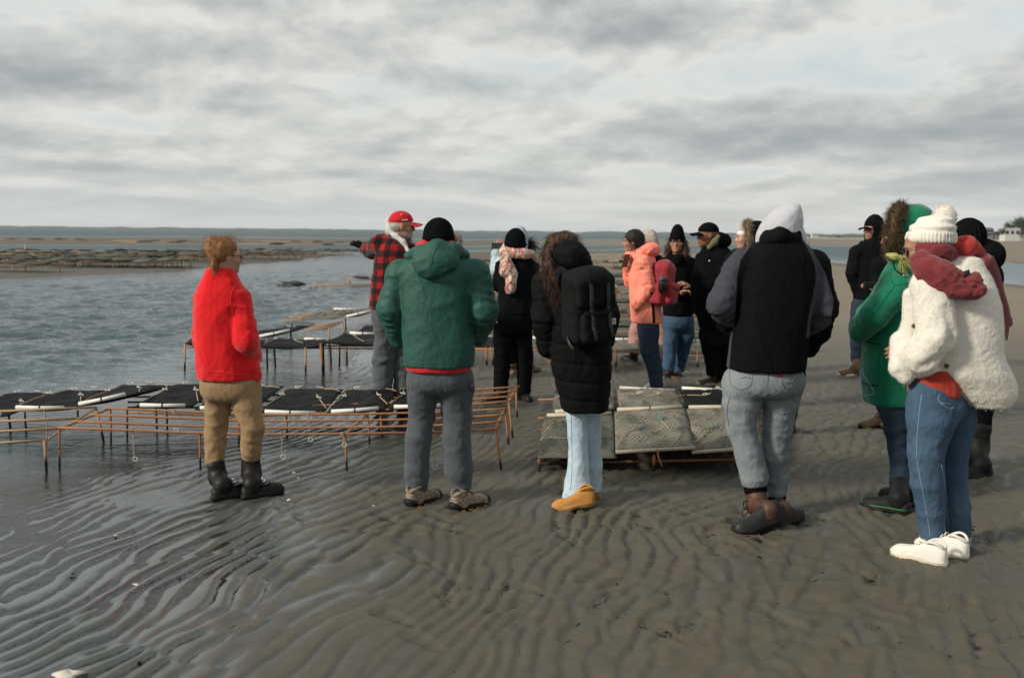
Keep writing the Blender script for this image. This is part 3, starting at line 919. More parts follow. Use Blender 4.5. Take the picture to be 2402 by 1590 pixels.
# ---- skin, heads, hands
def skin_mat():
    def f(t, b, co):
        a = t.add('ShaderNodeAttribute', attribute_name='tint')
        n = t.noise(co, 60, 4, 0.6)
        c = t.mix(t.math('MULTIPLY', n, 0.3), a.outputs['Color'], (0.30, 0.10, 0.06))
        t.set(b, 'Base Color', c); t.set(b, 'Roughness', 0.55); t.set(b, 'Subsurface Weight', 0.06); t.set(b, 'Subsurface Radius', (0.02, 0.008, 0.004))
        bump(t, b, t.noise(co, 220, 3, 0.6), 0.12, 0.004)
    return principled('skin', f)
class Head:
    def __init__(s, fig, px, py, dy=0.0, yaw=0, pitch=0, roll=0, size=1.0):
        s.c = fig.P(px, py, dy); s.R = rotm(yaw, pitch, roll); s.s = size; s.fig = fig
    def H(s, x, y, z):
        return s.c + s.R @ (np.array([x, y, z]) * s.s)
    def ell(s, S, c, r, k=0.02, mode='add', rot=None):
        S.ell(s.H(*c), np.array(r) * s.s, s.R if rot is None else s.R @ rot, k, mode); return S
    def cap(s, S, a, b, ra, rb=None, k=0.01, mode='add'):
        S.cap(s.H(*a), s.H(*b), ra * s.s, (rb if rb is not None else ra) * s.s, k, mode); return S
    def loc(s, V):
        return ((V - s.c) @ s.R) / s.s
    def build(s, S, neck_to=None):
        e = s.ell
        e(S, (0, -.012, .028), (.076, .097, .090), .03); e(S, (0, .030, -.030), (.060, .064, .085), .03)
        e(S, (0, .030, -.072), (.050, .052, .040), .025); e(S, (0, .074, -.096), (.022, .018, .017), .02)
        for q in (-1, 1):
            e(S, (q * .040, .058, -.022), (.026, .028, .026), .02)
            e(S, (q * .031, .098, .006), (.019, .014, .013), .012, 'sub')
            e(S, (q * .031, .079, .004), (.013, .012, .011), .004)
            e(S, (q * .077, -.004, -.006), (.008, .020, .031), .006)
            e(S, (q * .030, .084, .024), (.024, .012, .008), .012)
        s.cap(S, (0, .086, .010), (0, .106, -.024), .008, .0125, .010)
        e(S, (0, .094, -.028), (.018, .012, .008), .008)
        e(S, (0, .088, -.055), (.022, .011, .005), .006); e(S, (0, .087, -.064), (.019, .010, .005), .006)
        n = s.H(0, -.032, -.19) if neck_to is None else np.asarray(neck_to, float)
        S.cap(s.H(0, -.018, -.06), n, .054 * s.s, .062 * s.s, .03)
    def tint(s, V, skin, lip=None, hair=None, beard=None, rgb=None):
        """vertex tint for the face: brows, eyes, lips, beard"""
        q = s.loc(V)
        C = np.tile(np.array(skin, float), (len(V), 1))
        near = np.linalg.norm(q, axis=1) < 0.17
        def dab(c, r, col, w=1.0):
            d = np.sqrt((((q - np.array(c)) / np.array(r)) ** 2).sum(1)); m = (1 - ss(0.75, 1.15, d)) * w * near
            C[:] = C * (1 - m[:, None]) + np.array(col) * m[:, None]
        lip = lip or (skin[0] * 0.75, skin[1] * 0.48, skin[2] * 0.5)
        dab((0, .09, -.06), (.024, .03, .011), lip)
        for k in (-1, 1):
            dab((k * .043, .07, -.028), (.022, .03, .02), (skin[0], skin[1] * .82, skin[2] * .8), .5)
            dab((k * .031, .092, .004), (.015, .03, .006), (.03, .022, .018), .85)
            if hair: dab((k * .031, .09, .026), (.022, .03, .005), hair, .8)
        if beard:
            m = ss(-.035, -.055, q[:, 2]) * ss(-.02, .02, q[:, 1]) * near * 0.85
            m = np.maximum(m, (1 - ss(.8, 1.2, np.sqrt((((q - np.array([0, .1, -.045])) / np.array([.03, .03, .008])) ** 2).sum(1)))) * near * .7)
            C = C * (1 - m[:, None]) + np.array(beard) * m[:, None]
        return C
def hand(S, wrist, fwd, palm, side, curl=0.5, s=1.0, spread=0.10):
    """five fingers: fwd along the hand, palm = direction the palm faces, side = +1/-1 for the thumb's side"""
    w = np.asarray(wrist, float); f = np.asarray(fwd, float); f /= np.linalg.norm(f)
    p = np.asarray(palm, float); p = p - f * (p @ f); p /= np.linalg.norm(p)
    x = np.cross(f, p) * side
    S.cap(w, w + f * .035 * s, .026 * s, .03 * s, .015, flat=(p, .75))
    S.cap(w + f * .03 * s - x * .012 * s, w + f * .082 * s - x * .022 * s, .022 * s, .018 * s, .012)
    S.cap(w + f * .03 * s + x * .012 * s, w + f * .085 * s + x * .020 * s, .022 * s, .018 * s, .012)
    for i, (o, L) in enumerate(((.033, .068), (.012, .078), (-.010, .072), (-.031, .056))):
        a = w + f * (.085 - .006 * abs(i - 1)) * s + x * o * s
        d = f + x * (o / .033) * spread
        d /= np.linalg.norm(d)
        for j, fr in enumerate((.45, .32, .23)):
            an = curl * (0.55 + 0.5 * j)
            d2 = d * math.cos(an) + p * math.sin(an)
            b = a + d2 * L * fr * s
            S.cap(a, b, (.0092 - .001 * j) * s, (.0085 - .001 * j) * s, .004)
            a = b
    a = w + f * .028 * s + x * .026 * s
    for j, (L, an) in enumerate(((.036, .75), (.030, .45), (.024, .25))):
        d = f * math.cos(an) + x * math.sin(an) + p * (.25 + .25 * j * curl)
        d /= np.linalg.norm(d); b = a + d * L * s
        S.cap(a, b, (.0125 - .0015 * j) * s, (.011 - .0015 * j) * s, .006)
        a = b
def body(fig, head, torso, arms, legs, skin, hair=None, beard=None, hands=(), lip=None, vox=0.0065, neck=None):
    """one continuous body, slim enough to stay inside the clothes"""
    S = Solid(vox)
    rows = fig.lv(torso)
    S.stack([(z, cx, cy, a * .55, b * .55) for (z, cx, cy, a, b) in rows], .03)
    top = max(rows); neck = np.array([top[1], top[2], top[0] - .05]) if neck is None else neck
    for chn in arms:
        S.chain([(p, r_ * .5) for p, r_ in chn], .02)
        S.cap(neck - np.array([0, 0, .1]), chn[0][0], .05, chn[0][1] * .5, .02)
    for chn in legs:
        S.chain([(p, r_ * .5) for p, r_ in chn], .02)
        lo = min(rows)
        S.cap(np.array([lo[1], lo[2], lo[0] + .05]), chn[0][0], .06, chn[0][1] * .5, .02)
    head.build(S, neck)
    for h in hands: hand(S, **h)
    return put(fig, 'body', S, skin_mat(), attr=lambda V, N: {'tint': head.tint(V, skin, lip, hair, beard)}, smooth=1)

# ---- footwear
def shoe(fig, heel, toe, mat, sole_mat, kind='shoe', width=0.098, up=None, lift=0.0, length=None, sole_h=0.028, shaft=None, name=None, toe_r=0.9, pad=None, details=None, z0=-0.013):
    """heel, toe: pixels of the sole's ends on the sand; shaft: list of (local point, radius) the upper rises to"""
    h = gr(*heel); t = gr(*toe)
    f = t - h; f[2] = 0; L = np.linalg.norm(f); f /= L
    if length:                       # keep the toe end where it is seen
        if details == 'heel': t = h + f * length
        else: h = t - f * length
        L = length
    b = h - fig.base; b[2] = z0
    sd_ = np.array([f[1], -f[0], 0.0])
    ca, sa = math.cos(lift), math.sin(lift)
    def L3(x, y, z):                 # x across, y along from the heel, z up; heel lifts about the ball
        by = L * 0.72
        y2, z2 = y, z
        if lift and y < by:
            y2 = by + (y - by) * ca + 0; z2 = z + (by - y) * sa
        return b + sd_ * x + f * y2 + np.array([0, 0, z2])
    rot = np.stack([sd_, f * ca + np.array([0, 0, -sa]), np.array([0, 0, ca]) + f * sa], 1) if lift else np.stack([sd_, f, np.array([0, 0, 1.0])], 1)
    rot0 = np.stack([sd_, f, np.array([0, 0, 1.0])], 1)
    w = width / 2
    nm = name or ('boot' if kind == 'boot' else 'shoe')
    st = [(-.005, .030, .30), (.02, .066, .60), (.08, .082, .74), (.17, .088, .78), (.27, .090, .77), (.36, .086, .76), (.44, .074, .78), (.53, .062, .85), (.63, .053, .94), (.74, .048, .99), (.84, .045, .95), (.92, .038, .80), (.97, .026, .58), (1.0, .008, .28)]
    if kind == 'boot' and shaft and pad != 'tall': st = [(y_, (min(h_, .058) if y_ < .40 else h_ * 1.15 if y_ > .6 else h_ * (.90 + .25 * (y_ - .4) / .2)), w_ * 1.02) for y_, h_, w_ in st]
    if pad == 'tall': st = [(y_, h_ * (1.32 if y_ < .45 else 1.18), w_ * 1.04) for y_, h_, w_ in st]
    V = []; m_ = 15
    for (y_, h_, w_) in st:
        for i in range(m_):
            a = math.pi * i / (m_ - 1)
            cx_ = math.cos(a); sx_ = math.sin(a)
            V.append(L3(math.copysign(abs(cx_) ** .75, cx_) * w * w_ * (1 - .10 * sx_), L * y_, sole_h + h_ * sx_ ** .62 - .004 * (1 - sx_)))
    Fc = []
    for k in range(len(st) - 1):
        for i in range(m_ - 1):
            a = k * m_ + i
            Fc.append((a, a + m_, a + m_ + 1, a + 1))
    Fc.append(tuple(range(m_))); Fc.append(tuple(len(V) - 1 - i for i in range(m_)))
    V = np.array(V); V = V + .0012 * perlin(V * 45)[:, None] * np.array([1, 1, 1.0])
    o = mk(nm, V, np.array([f_ for f_ in Fc if len(f_) == 4]) if False else Fc, mat, fig.root)
    if shaft:
        S = Solid(0.0065)
        top = L3(0, L * .22, sole_h + .020)
        S.cap(L3(0, L * .46, sole_h + .024), L3(0, L * .27, sole_h + .070), w * .62, w * .70, .05)
        S.chain([(top, w * .74), (L3(0, L * .235, sole_h + .070), w * (.60 if pad == 'tall' else .78))] + [(np.asarray(p), r_) for p, r_ in shaft], .045)
        S.half(shaft[-1][0], np.asarray(shaft[-1][0]) - top, .004)
        sh_ = put(fig, 'shaft', S, mat, smooth=2, parent=o, extra=lambda V, N: .0030 * perlin(np.stack([V[:, 0] * 14, V[:, 1] * 14, V[:, 2] * 34], 1)) + .0012 * perlin(V * 50))
    # tongue and collar rim
    if not shaft:
        V, F2 = tube([L3(w * .74 * math.sin(a), L * (.20 - .17 * math.cos(a)), sole_h + .082 - .012 * math.cos(2 * a) + .010 * (1 - math.cos(a)) / 2) for a in np.linspace(0, 2 * math.pi, 18)], .0075, 6, False); mk('collar', V, F2, mat, o)
    # sole: outline extruded in z, following the lift
    n = 40; pr = []
    for i in range(n):
        a = 2 * math.pi * i / n
        yy = 0.5 - 0.5 * math.cos(a)
        half = w * (0.74 + 0.30 * math.sin(math.pi * min(1, max(0, (yy - 0.25) / 0.85))) - .10 * math.exp(-((yy - .40) / .12) ** 2))
        sx = (1 if math.sin(a) >= 0 else -1) * abs(math.sin(a)) ** 0.62
        pr.append((sx * half * 1.05, L * (-.015 + 1.03 * yy)))
    V = []; heelcut = 0.012 if kind == 'boot' else 0
    for zz, sc in ((0.0, .94), (0.004, 1.0), (sole_h * .9, 1.02), (sole_h + .010, .97)):
        for (x, y) in pr:
            zc = zz + (heelcut if zz < .003 and .36 * L < y < .52 * L else 0)
            spring = 0.010 * max(0, (y / L - .78) / .22) ** 2
            V.append(L3(x * sc, L / 2 + (y - L / 2) * sc, zc + spring))
    Fc = []
    for k in range(3):
        for i in range(n):
            j = (i + 1) % n
            Fc.append((k * n + i, k * n + j, (k + 1) * n + j, (k + 1) * n + i))
    Fc.append(tuple(range(n - 1, -1, -1))); Fc.append(tuple(3 * n + i for i in range(n)))
    mk('sole', V, Fc, sole_mat, o)
    DENTS.append((h[0] * .5 + t[0] * .5, h[1] * .5 + t[1] * .5, .14, .009))
    return o, L3, (f, sd_, L)
def laces(o, L3, L, mat, sole_h, rows=4):
    V, Fc = join([tube([L3(-.022, L * (.42 + .07 * k), sole_h + .085 - .016 * k), L3(0, L * (.43 + .07 * k), sole_h + .094 - .016 * k), L3(.022, L * (.42 + .07 * k), sole_h + .085 - .016 * k)], .0035, 5) for k in range(rows)])
    mk('laces', V, Fc, mat, o)

# ---- headwear
def beanie(fig, H, mat, top=0.155, cuff=True, r=(.088, .108), lo=-0.01, ribs=0, lean=(0, -.015), slack=0.0, tilt=8):
    S = Solid(0.0065)
    rt = rotm(0, tilt, 0)
    z0 = .03 + lo * .5
    hh = top - z0
    H.ell(S, (lean[0] * .5, lean[1], z0), (r[0], r[1], hh), .02, rot=rt)
    if slack: H.ell(S, (lean[0], lean[1] - .03, top - .03), (r[0] * .6, r[1] * .6, .045 + slack), .05)
    if cuff:
        H.ell(S, (0, lean[1], lo + .012), (r[0] * 1.06, r[1] * 1.06, .045), .012, rot=rt)
    p = H.H(0, 0, lo - .018); nrm = H.R @ (rt @ np.array([0, 0, -1.0]))
    S.half(p, nrm, .006)
    def ex(V, N):
        q = H.loc(V); d = 0.0012 * perlin(V * 30)
        if ribs:
            d = d + 0.0032 * np.cos(np.arctan2(q[:, 0], q[:, 1]) * ribs) * ss(top, top - .05, q[:, 2])
        return d
    return put(fig, 'beanie', S, mat, extra=ex, smooth=2)
def ballcap(fig, H, mat, name='cap'):
    S = Solid(0.0065)
    H.ell(S, (0, -.010, .040), (.087, .108, .094), .02)
    p = H.H(0, 0, .038); S.half(p, H.R @ np.array([0, .06, -1.0]), .006)
    o = put(fig, name, S, mat, smooth=2)
    # curved visor with thickness
    V = []; n, m_ = 17, 7
    for lay in (0, 1):
        for i in range(n):
            a = -1.25 + 2.5 * i / (n - 1)
            for j in range(m_):
                u = j / (m_ - 1)
                x = math.sin(a) * (.078 + .012 * u); y = .055 + math.cos(a) * .040 + u * .085 * math.cos(a * .72)
                z = .040 - .028 * abs(math.sin(a)) ** 1.6 - .012 * u - lay * .006
                V.append(H.H(x, y, z))
    Fc = []; N1 = n * m_
    for i in range(n - 1):
        for j in range(m_ - 1):
            a = i * m_ + j
            Fc.append((a, a + 1, a + m_ + 1, a + m_)); Fc.append((N1 + a, N1 + a + m_, N1 + a + m_ + 1, N1 + a + 1))
        a = i * m_ + m_ - 1; Fc.append((a, N1 + a, N1 + a + m_, a + m_))
    mk('visor', V, Fc, mat, o)
    return o
def hood_up(fig, H, mat, r=(.115, .135, .150), c=(0, -.02, .02), opening=True, neck=None, peak=None, vox=0.0075, name='hood', open_r=(.074, .1, .105), open_c=(0, .12, -.01), amp=.004):
    S = Solid(vox)
    H.ell(S, c, r, .03)
    if peak: H.ell(S, peak[0], peak[1], .06)
    S.cap(H.H(0, -.035, -.08), H.H(0, -.04, -.19) if neck is None else neck, .105 * H.s, .12 * H.s, .05)
    if opening: H.ell(S, open_c, open_r, .012, 'sub')
    return put(fig, name, S, mat, extra=lambda V, N: drape(V, amp, 9, 6, .6, H.c[0]) + .0012 * perlin(V * 40), smooth=2)
def fur_loop(fig, pts, mat, name='fur_trim', r=0.035, n=2600, length=0.045, seed=2, width=0.0035, closed=True):
    """fur round a closed curve of local points"""
    P = bez(list(pts) + ([pts[0]] if closed else []), 60)
    T, Nn, B = frames(P)
    rg = np.random.default_rng(seed)
    i = rg.integers(0, 60, n); a = rg.random(n) * 6.283
    out_ = np.cos(a)[:, None] * Nn[i] + np.sin(a)[:, None] * B[i]
    root = P[i] + rg.normal(size=(n, 3)) * .006 + out_ * r * .55
    V, Q = strands(root, out_ + 0.35 * T[i] * rg.normal(size=(n, 1)), length, width, 3, .006, .25, .35, rg)
    V2, F2 = tube(P, r * .8, 8, False)
    o = mk(name, V2, F2, mat, fig.root)
    s_ = mk('fur', V, Q, mat, o); s_['kind'] = 'stuff'
    return o
def shag(fig, o, mat, n, length, width, seed=1, keep=None, grav=.3, name='pile', jit=.6):
    """short pile over an existing garment"""
    me = o.data
    V = np.zeros(len(me.vertices) * 3, np.float32); me.vertices.foreach_get('co', V); V = V.reshape(-1, 3)
    N = np.zeros(len(me.vertices) * 3, np.float32); me.vertices.foreach_get('normal', N); N = N.reshape(-1, 3)
    rg = np.random.default_rng(seed)
    idx = np.arange(len(V)) if keep is None else np.nonzero(keep(V))[0]
    i = rg.choice(idx, n)
    A, Q = strands(V[i] + rg.normal(size=(n, 3)) * .003, N[i].astype(float), length, width, 2, .003, grav, jit, rg)
    s_ = mk(name, A, Q, mat, o); s_['kind'] = 'stuff'
    return s_
def ribbon(pts, w, nrm, thick=0.003, n=16):
    """flat strap or scarf end along points; w width (value or list), nrm facing direction"""
    P = bez(pts, n); W_ = np.interp(np.linspace(0, 1, n), np.linspace(0, 1, len(np.atleast_1d(w))), np.atleast_1d(w)) if np.ndim(w) else np.full(n, w)
    T = np.gradient(P, axis=0); T /= np.linalg.norm(T, axis=1, keepdims=True) + 1e-9
    nn = np.broadcast_to(np.asarray(nrm, float), P.shape)
    sdv = np.cross(T, nn); sdv /= np.linalg.norm(sdv, axis=1, keepdims=True) + 1e-9
    up = np.cross(sdv, T)
    V = np.concatenate([np.stack([P - sdv * W_[:, None] / 2 - up * thick / 2, P + sdv * W_[:, None] / 2 - up * thick / 2, P + sdv * W_[:, None] / 2 + up * thick / 2, P - sdv * W_[:, None] / 2 + up * thick / 2], 1).reshape(-1, 3)])
    Fc = []
    for i in range(n - 1):
        for j in range(4):
            k = (j + 1) % 4
            Fc.append((i * 4 + j, i * 4 + k, i * 4 + 4 + k, i * 4 + 4 + j))
    Fc += [(3, 2, 1, 0), tuple((n - 1) * 4 + j for j in range(4))]
    return V, Fc
def jacket(fig, name, rows, arms, mat, vox=0.009, k=0.012, dp=0.006, seed=0.0, arm_amp=0.008, hem=None, adds=None, attr=None, smooth=3, fx=7, fz=2.2, n=2.4, extra=None, ft=20):
    S = Solid(vox)
    L = fig.lv(rows)
    S.stack(L, .04, n)
    for chn in arms:
        S.cap(chn[0][0], chn[1][0], chn[0][1], chn[1][1], k * 1.6)
        S.chain(chn[1:], k)
        t = np.array([chn[0][0][0] * .6 + max(L)[1] * .4, chn[0][0][1], chn[0][0][2] + .015])
        S.cap(t, chn[0][0], chn[0][1] * .75, chn[0][1] * .84, .05)
    if adds: adds(S)
    fl = []
    for i, chn in enumerate(arms): fl += armfolds(chn, arm_amp, seed + 7 * i, ft)
    ex = lambda V, N: drape(V, dp, fx, fz, .5, seed) + .0012 * perlin(V * 33 + seed) + (extra(V, N) if extra else 0)
    return put(fig, name, S, mat, fl, ex, attr, smooth)
def trousers(fig, rows, legs, mat, vox=0.009, amp=0.006, seed=0.0, name='trousers', k=0.014, attr=None, ft=10, cuff=True, extra=None):
    S = Solid(vox)
    S.stack(fig.lv(rows), .06, 2.3, edge=.07)
    fl = []
    for i, chn in enumerate(legs):
        S.cap(chn[0][0], chn[1][0], chn[0][1], chn[1][1], k * 2.0)
        S.chain(chn[1:], k)
        fl += legfolds(chn, amp, seed + 5 * i, ft)
        if cuff:
            e = chn[-1][0]; d = chn[-1][0] - chn[-2][0]
            S.ops.append(_cutcap(e, d, chn[-1][1]))
    return put(fig, name, S, mat, fl, lambda V, N: .0016 * perlin(V * 30 + seed) + (extra(V, N) if extra else 0), attr)
def _cutcap(e, d, r_):
    """cut the round end of a trouser leg flat"""
    d = d / np.linalg.norm(d); c = e + d * (r_ * .9 + .02)
    def fn(X, Y, Z):
        px, py, pz = X - e[0], Y - e[1], Z - e[2]
        t = px * d[0] + py * d[1] + pz * d[2]
        q = np.sqrt(np.maximum(px * px + py * py + pz * pz - t * t, 0))
        return np.maximum(-t + .004, q - r_ * 1.5)
    ext = r_ * 1.6
    return (e - ext, e + ext + d * .02, fn, .004, 'sub')
def seam(fig, pts, mat, parent, r=0.003, name='seam'):
    V, Fc = tube(bez(pts, max(8, len(pts) * 5)), r, 5)
    return mk(name, V, Fc, mat, parent)

from mathutils.bvhtree import BVHTree
_BVH = {}
def surf(fig, o, px, py, off=0.002):
    """point on a garment seen at a pixel of the photograph (local), nudged outwards"""
    if o.name not in _BVH:
        me = o.data
        V = np.zeros(len(me.vertices) * 3, np.float32); me.vertices.foreach_get('co', V); V = V.reshape(-1, 3).astype(float)
        _BVH[o.name] = BVHTree.FromPolygons([Vector(v) for v in V], [tuple(pl.vertices) for pl in me.polygons])
    d = ray(px, py); org = np.array([0, 0, CAMZ]) - fig.base
    hit, nrm, i, dist = _BVH[o.name].ray_cast(Vector(org), Vector(d).normalized())
    if hit is None:
        hit, nrm, i, dist = _BVH[o.name].find_nearest(Vector(fig.P(px, py, -.1)))
    return np.array(hit) + np.array(nrm) * off
def seams(fig, o, lines, mat, r=0.0025, name='seam', off=0.0):
    for pts in lines:
        P = [surf(fig, o, *p, off=off) for p in bez([(a, b, 0) for a, b in pts], max(6, len(pts) * 3))[:, :2]]
        V, Fc = tube(np.array(P), r, 5)
        mk(name, V, Fc, mat, o)
def patch(fig, o, px, py, w, h, mat, name, thick=.003, tilt=0):
    """small flat label sewn on a garment"""
    c = surf(fig, o, px, py, .004); a = surf(fig, o, px + 3, py, .004); b = surf(fig, o, px, py - 3, .004)
    x = a - c; x /= np.linalg.norm(x); z = (b - c); z -= x * (z @ x); z /= np.linalg.norm(z); y = np.cross(z, x)
    if tilt:
        x, z = x * math.cos(tilt) + z * math.sin(tilt), z * math.cos(tilt) - x * math.sin(tilt)
    V, Fc = box(c, (w, thick, h), np.stack([x, y, z], 1))
    return mk(name, V, Fc, mat, o, False), (c, x, y, z)

LIN = lambda r_, g, b: tuple(((v / 255 + .055) / 1.055) ** 2.4 if v > 10 else v / 255 / 12.92 for v in (r_, g, b))
BLACK = fabric('black_cloth', (0.0062, 0.0070, 0.0078), .9, .3, sheen=.0, spec=.035)
BLACK2 = fabric('black_knit', (0.0056, 0.0062, 0.0068), .95, .3, 300, .2, sheen=.0, spec=.02, bmp=.5)
COAL = fabric('charcoal_nylon', (0.0085, 0.0098, 0.0105), .8, .2, sheen=.0, spec=.10)
RUBBER = plain('black_rubber', (0.009, 0.010, 0.010), .62, 0, .3, 18, .15, .22)
LEATHER = plain('black_leather', (0.010, 0.009, 0.008), .52, 0, .35, 26, .25, .28)
STEEL = plain('bright_steel', (0.6, 0.6, 0.6), .3, 1.0, .1, 60, 0)
CREAM = plain('cream_rubber', (0.62, 0.57, 0.46), .7, 0, .12, 40, .1, .3)
GLASSM = plain('dark_lens', (0.02, 0.022, 0.025), .08, 0, .1, 9, 0, .6)
def cols(name, col, var=.35, rough=.6):
    def f(t, b, co):
        n = t.noise(co, 55, 3, .7); n2 = t.noise(co, 9, 3, .6)
        c = t.mix(n, tuple(v * (1 - var) for v in col), tuple(min(1, v * (1 + var)) for v in col))
        c = t.mix(t.math('MULTIPLY', n2, .5), c, tuple(v * .35 for v in col))
        t.set(b, 'Base Color', c); t.set(b, 'Roughness', rough); t.set(b, 'Specular IOR Level', .3)
    return principled(name, f)
PALE, FAIR, TAN_, BROWN_ = (0.50, 0.27, 0.19), (0.47, 0.24, 0.16), (0.36, 0.18, 0.105), (0.20, 0.085, 0.045)

def glasses(fig, H, mat, lens=None, w=.031, r=.021, name='glasses', dark=False):
    parts = []
    for q in (-1, 1):
        a = np.linspace(0, 2 * math.pi, 15)
        parts.append(tube([H.H(q * w + math.cos(t) * r, .106 - .012 * abs(q * w + math.cos(t) * r) / .05, .004 + math.sin(t) * r * .82) for t in a], .0022, 5, False))
        parts.append(tube([H.H(q * .052, .098, .010), H.H(q * .076, .06, .010), H.H(q * .080, -.005, .006)], .0022, 5))
    parts.append(tube([H.H(-.010, .107, .008), H.H(0, .110, .011), H.H(.010, .107, .008)], .002, 5))
    V, Fc = join(parts)
    o = mk(name, V, Fc, mat, fig.root)
    if dark:
        for q in (-1, 1):
            a = np.linspace(0, 2 * math.pi, 14, endpoint=False)
            V = [H.H(q * w + math.cos(t) * r, .106 - .012 * abs(q * w + math.cos(t) * r) / .05, .004 + math.sin(t) * r * .82) for t in a]
            V2 = [v - H.R @ np.array([0, .003, 0]) for v in V]
            Fc = [tuple(range(14)), tuple(range(27, 13, -1))] + [(i, (i + 1) % 14, 14 + (i + 1) % 14, 14 + i) for i in range(14)]
            mk('lens', V + V2, Fc, GLASSM, o)
    return o
def baffles(chains, zs, pitch=.085, depth=.011, zmin=-9):
    """quilted channels round the body (by height) and round the sleeves (along them)"""
    def f(V, N):
        g = np.abs(((V[:, 2] / pitch + .06 * np.sin(V[:, 0] * 9)) % 1) - .5) * 2
        d = -depth * (1 - (1 - g) ** .0) * 0 - depth * np.exp(-((1 - g) / .16) ** 2)
        d = d + depth * .35 * np.sqrt(np.maximum(1 - g * g, 0))
        for chn in chains:
            L0 = 0.0
            for (a, ra), (b, rb) in zip(chn[:-1], chn[1:]):
                ax_ = b - a; L = np.linalg.norm(ax_); ax_ = ax_ / L
                q = V - a; t = q @ ax_; dist = np.linalg.norm(q - t[:, None] * ax_, axis=1)
                m = (dist < max(ra, rb) * 1.25) & (t > -.01) & (t < L + .01)
                g2 = np.abs((((t + L0) / pitch) % 1) - .5) * 2
                d = np.where(m, -depth * np.exp(-((1 - g2) / .16) ** 2) + depth * .35 * np.sqrt(np.maximum(1 - g2 * g2, 0)), d)
                L0 += L
        return d
    return f
def hairball(fig, parts, mat, n, length, width, curl=.0, grav=.6, seed=1, name='hair', vox=.008, jit=.5, lump=.004, down=None):
    S = Solid(vox)
    for p in parts:
        if p[0] == 'ell': S.ell(p[1], p[2], p[3] if len(p) > 3 else None, .02)
        elif p[0] == 'sub': S.ell(p[1], p[2], p[3] if len(p) > 3 else None, .01, 'sub')
        elif p[0] == 'half': S.half(p[1], p[2])
        else: S.chain(p[1], .02)
    o = put(fig, name, S, mat, extra=lambda V, N: lump * perlin(np.stack([V[:, 0] * 34, V[:, 1] * 34, V[:, 2] * 11], 1)) + lump * .5 * perlin(V * 60), smooth=2)
    me = o.data
    V = np.zeros(len(me.vertices) * 3, np.float32); me.vertices.foreach_get('co', V); V = V.reshape(-1, 3).astype(float)
    N = np.zeros(len(me.vertices) * 3, np.float32); me.vertices.foreach_get('normal', N); N = N.reshape(-1, 3).astype(float)
    rg = np.random.default_rng(seed); i = rg.integers(0, len(V), n)
    D = N[i] * .35 + (np.array([0, 0, -1.0]) if down is None else np.asarray(down, float)) * .8
    A, Q = strands(V[i] - N[i] * .004, D, length, width, 6 if curl else 4, curl, grav, jit, rg)
    s_ = mk('strands', A, Q, mat, o); s_['kind'] = 'stuff'
    return o

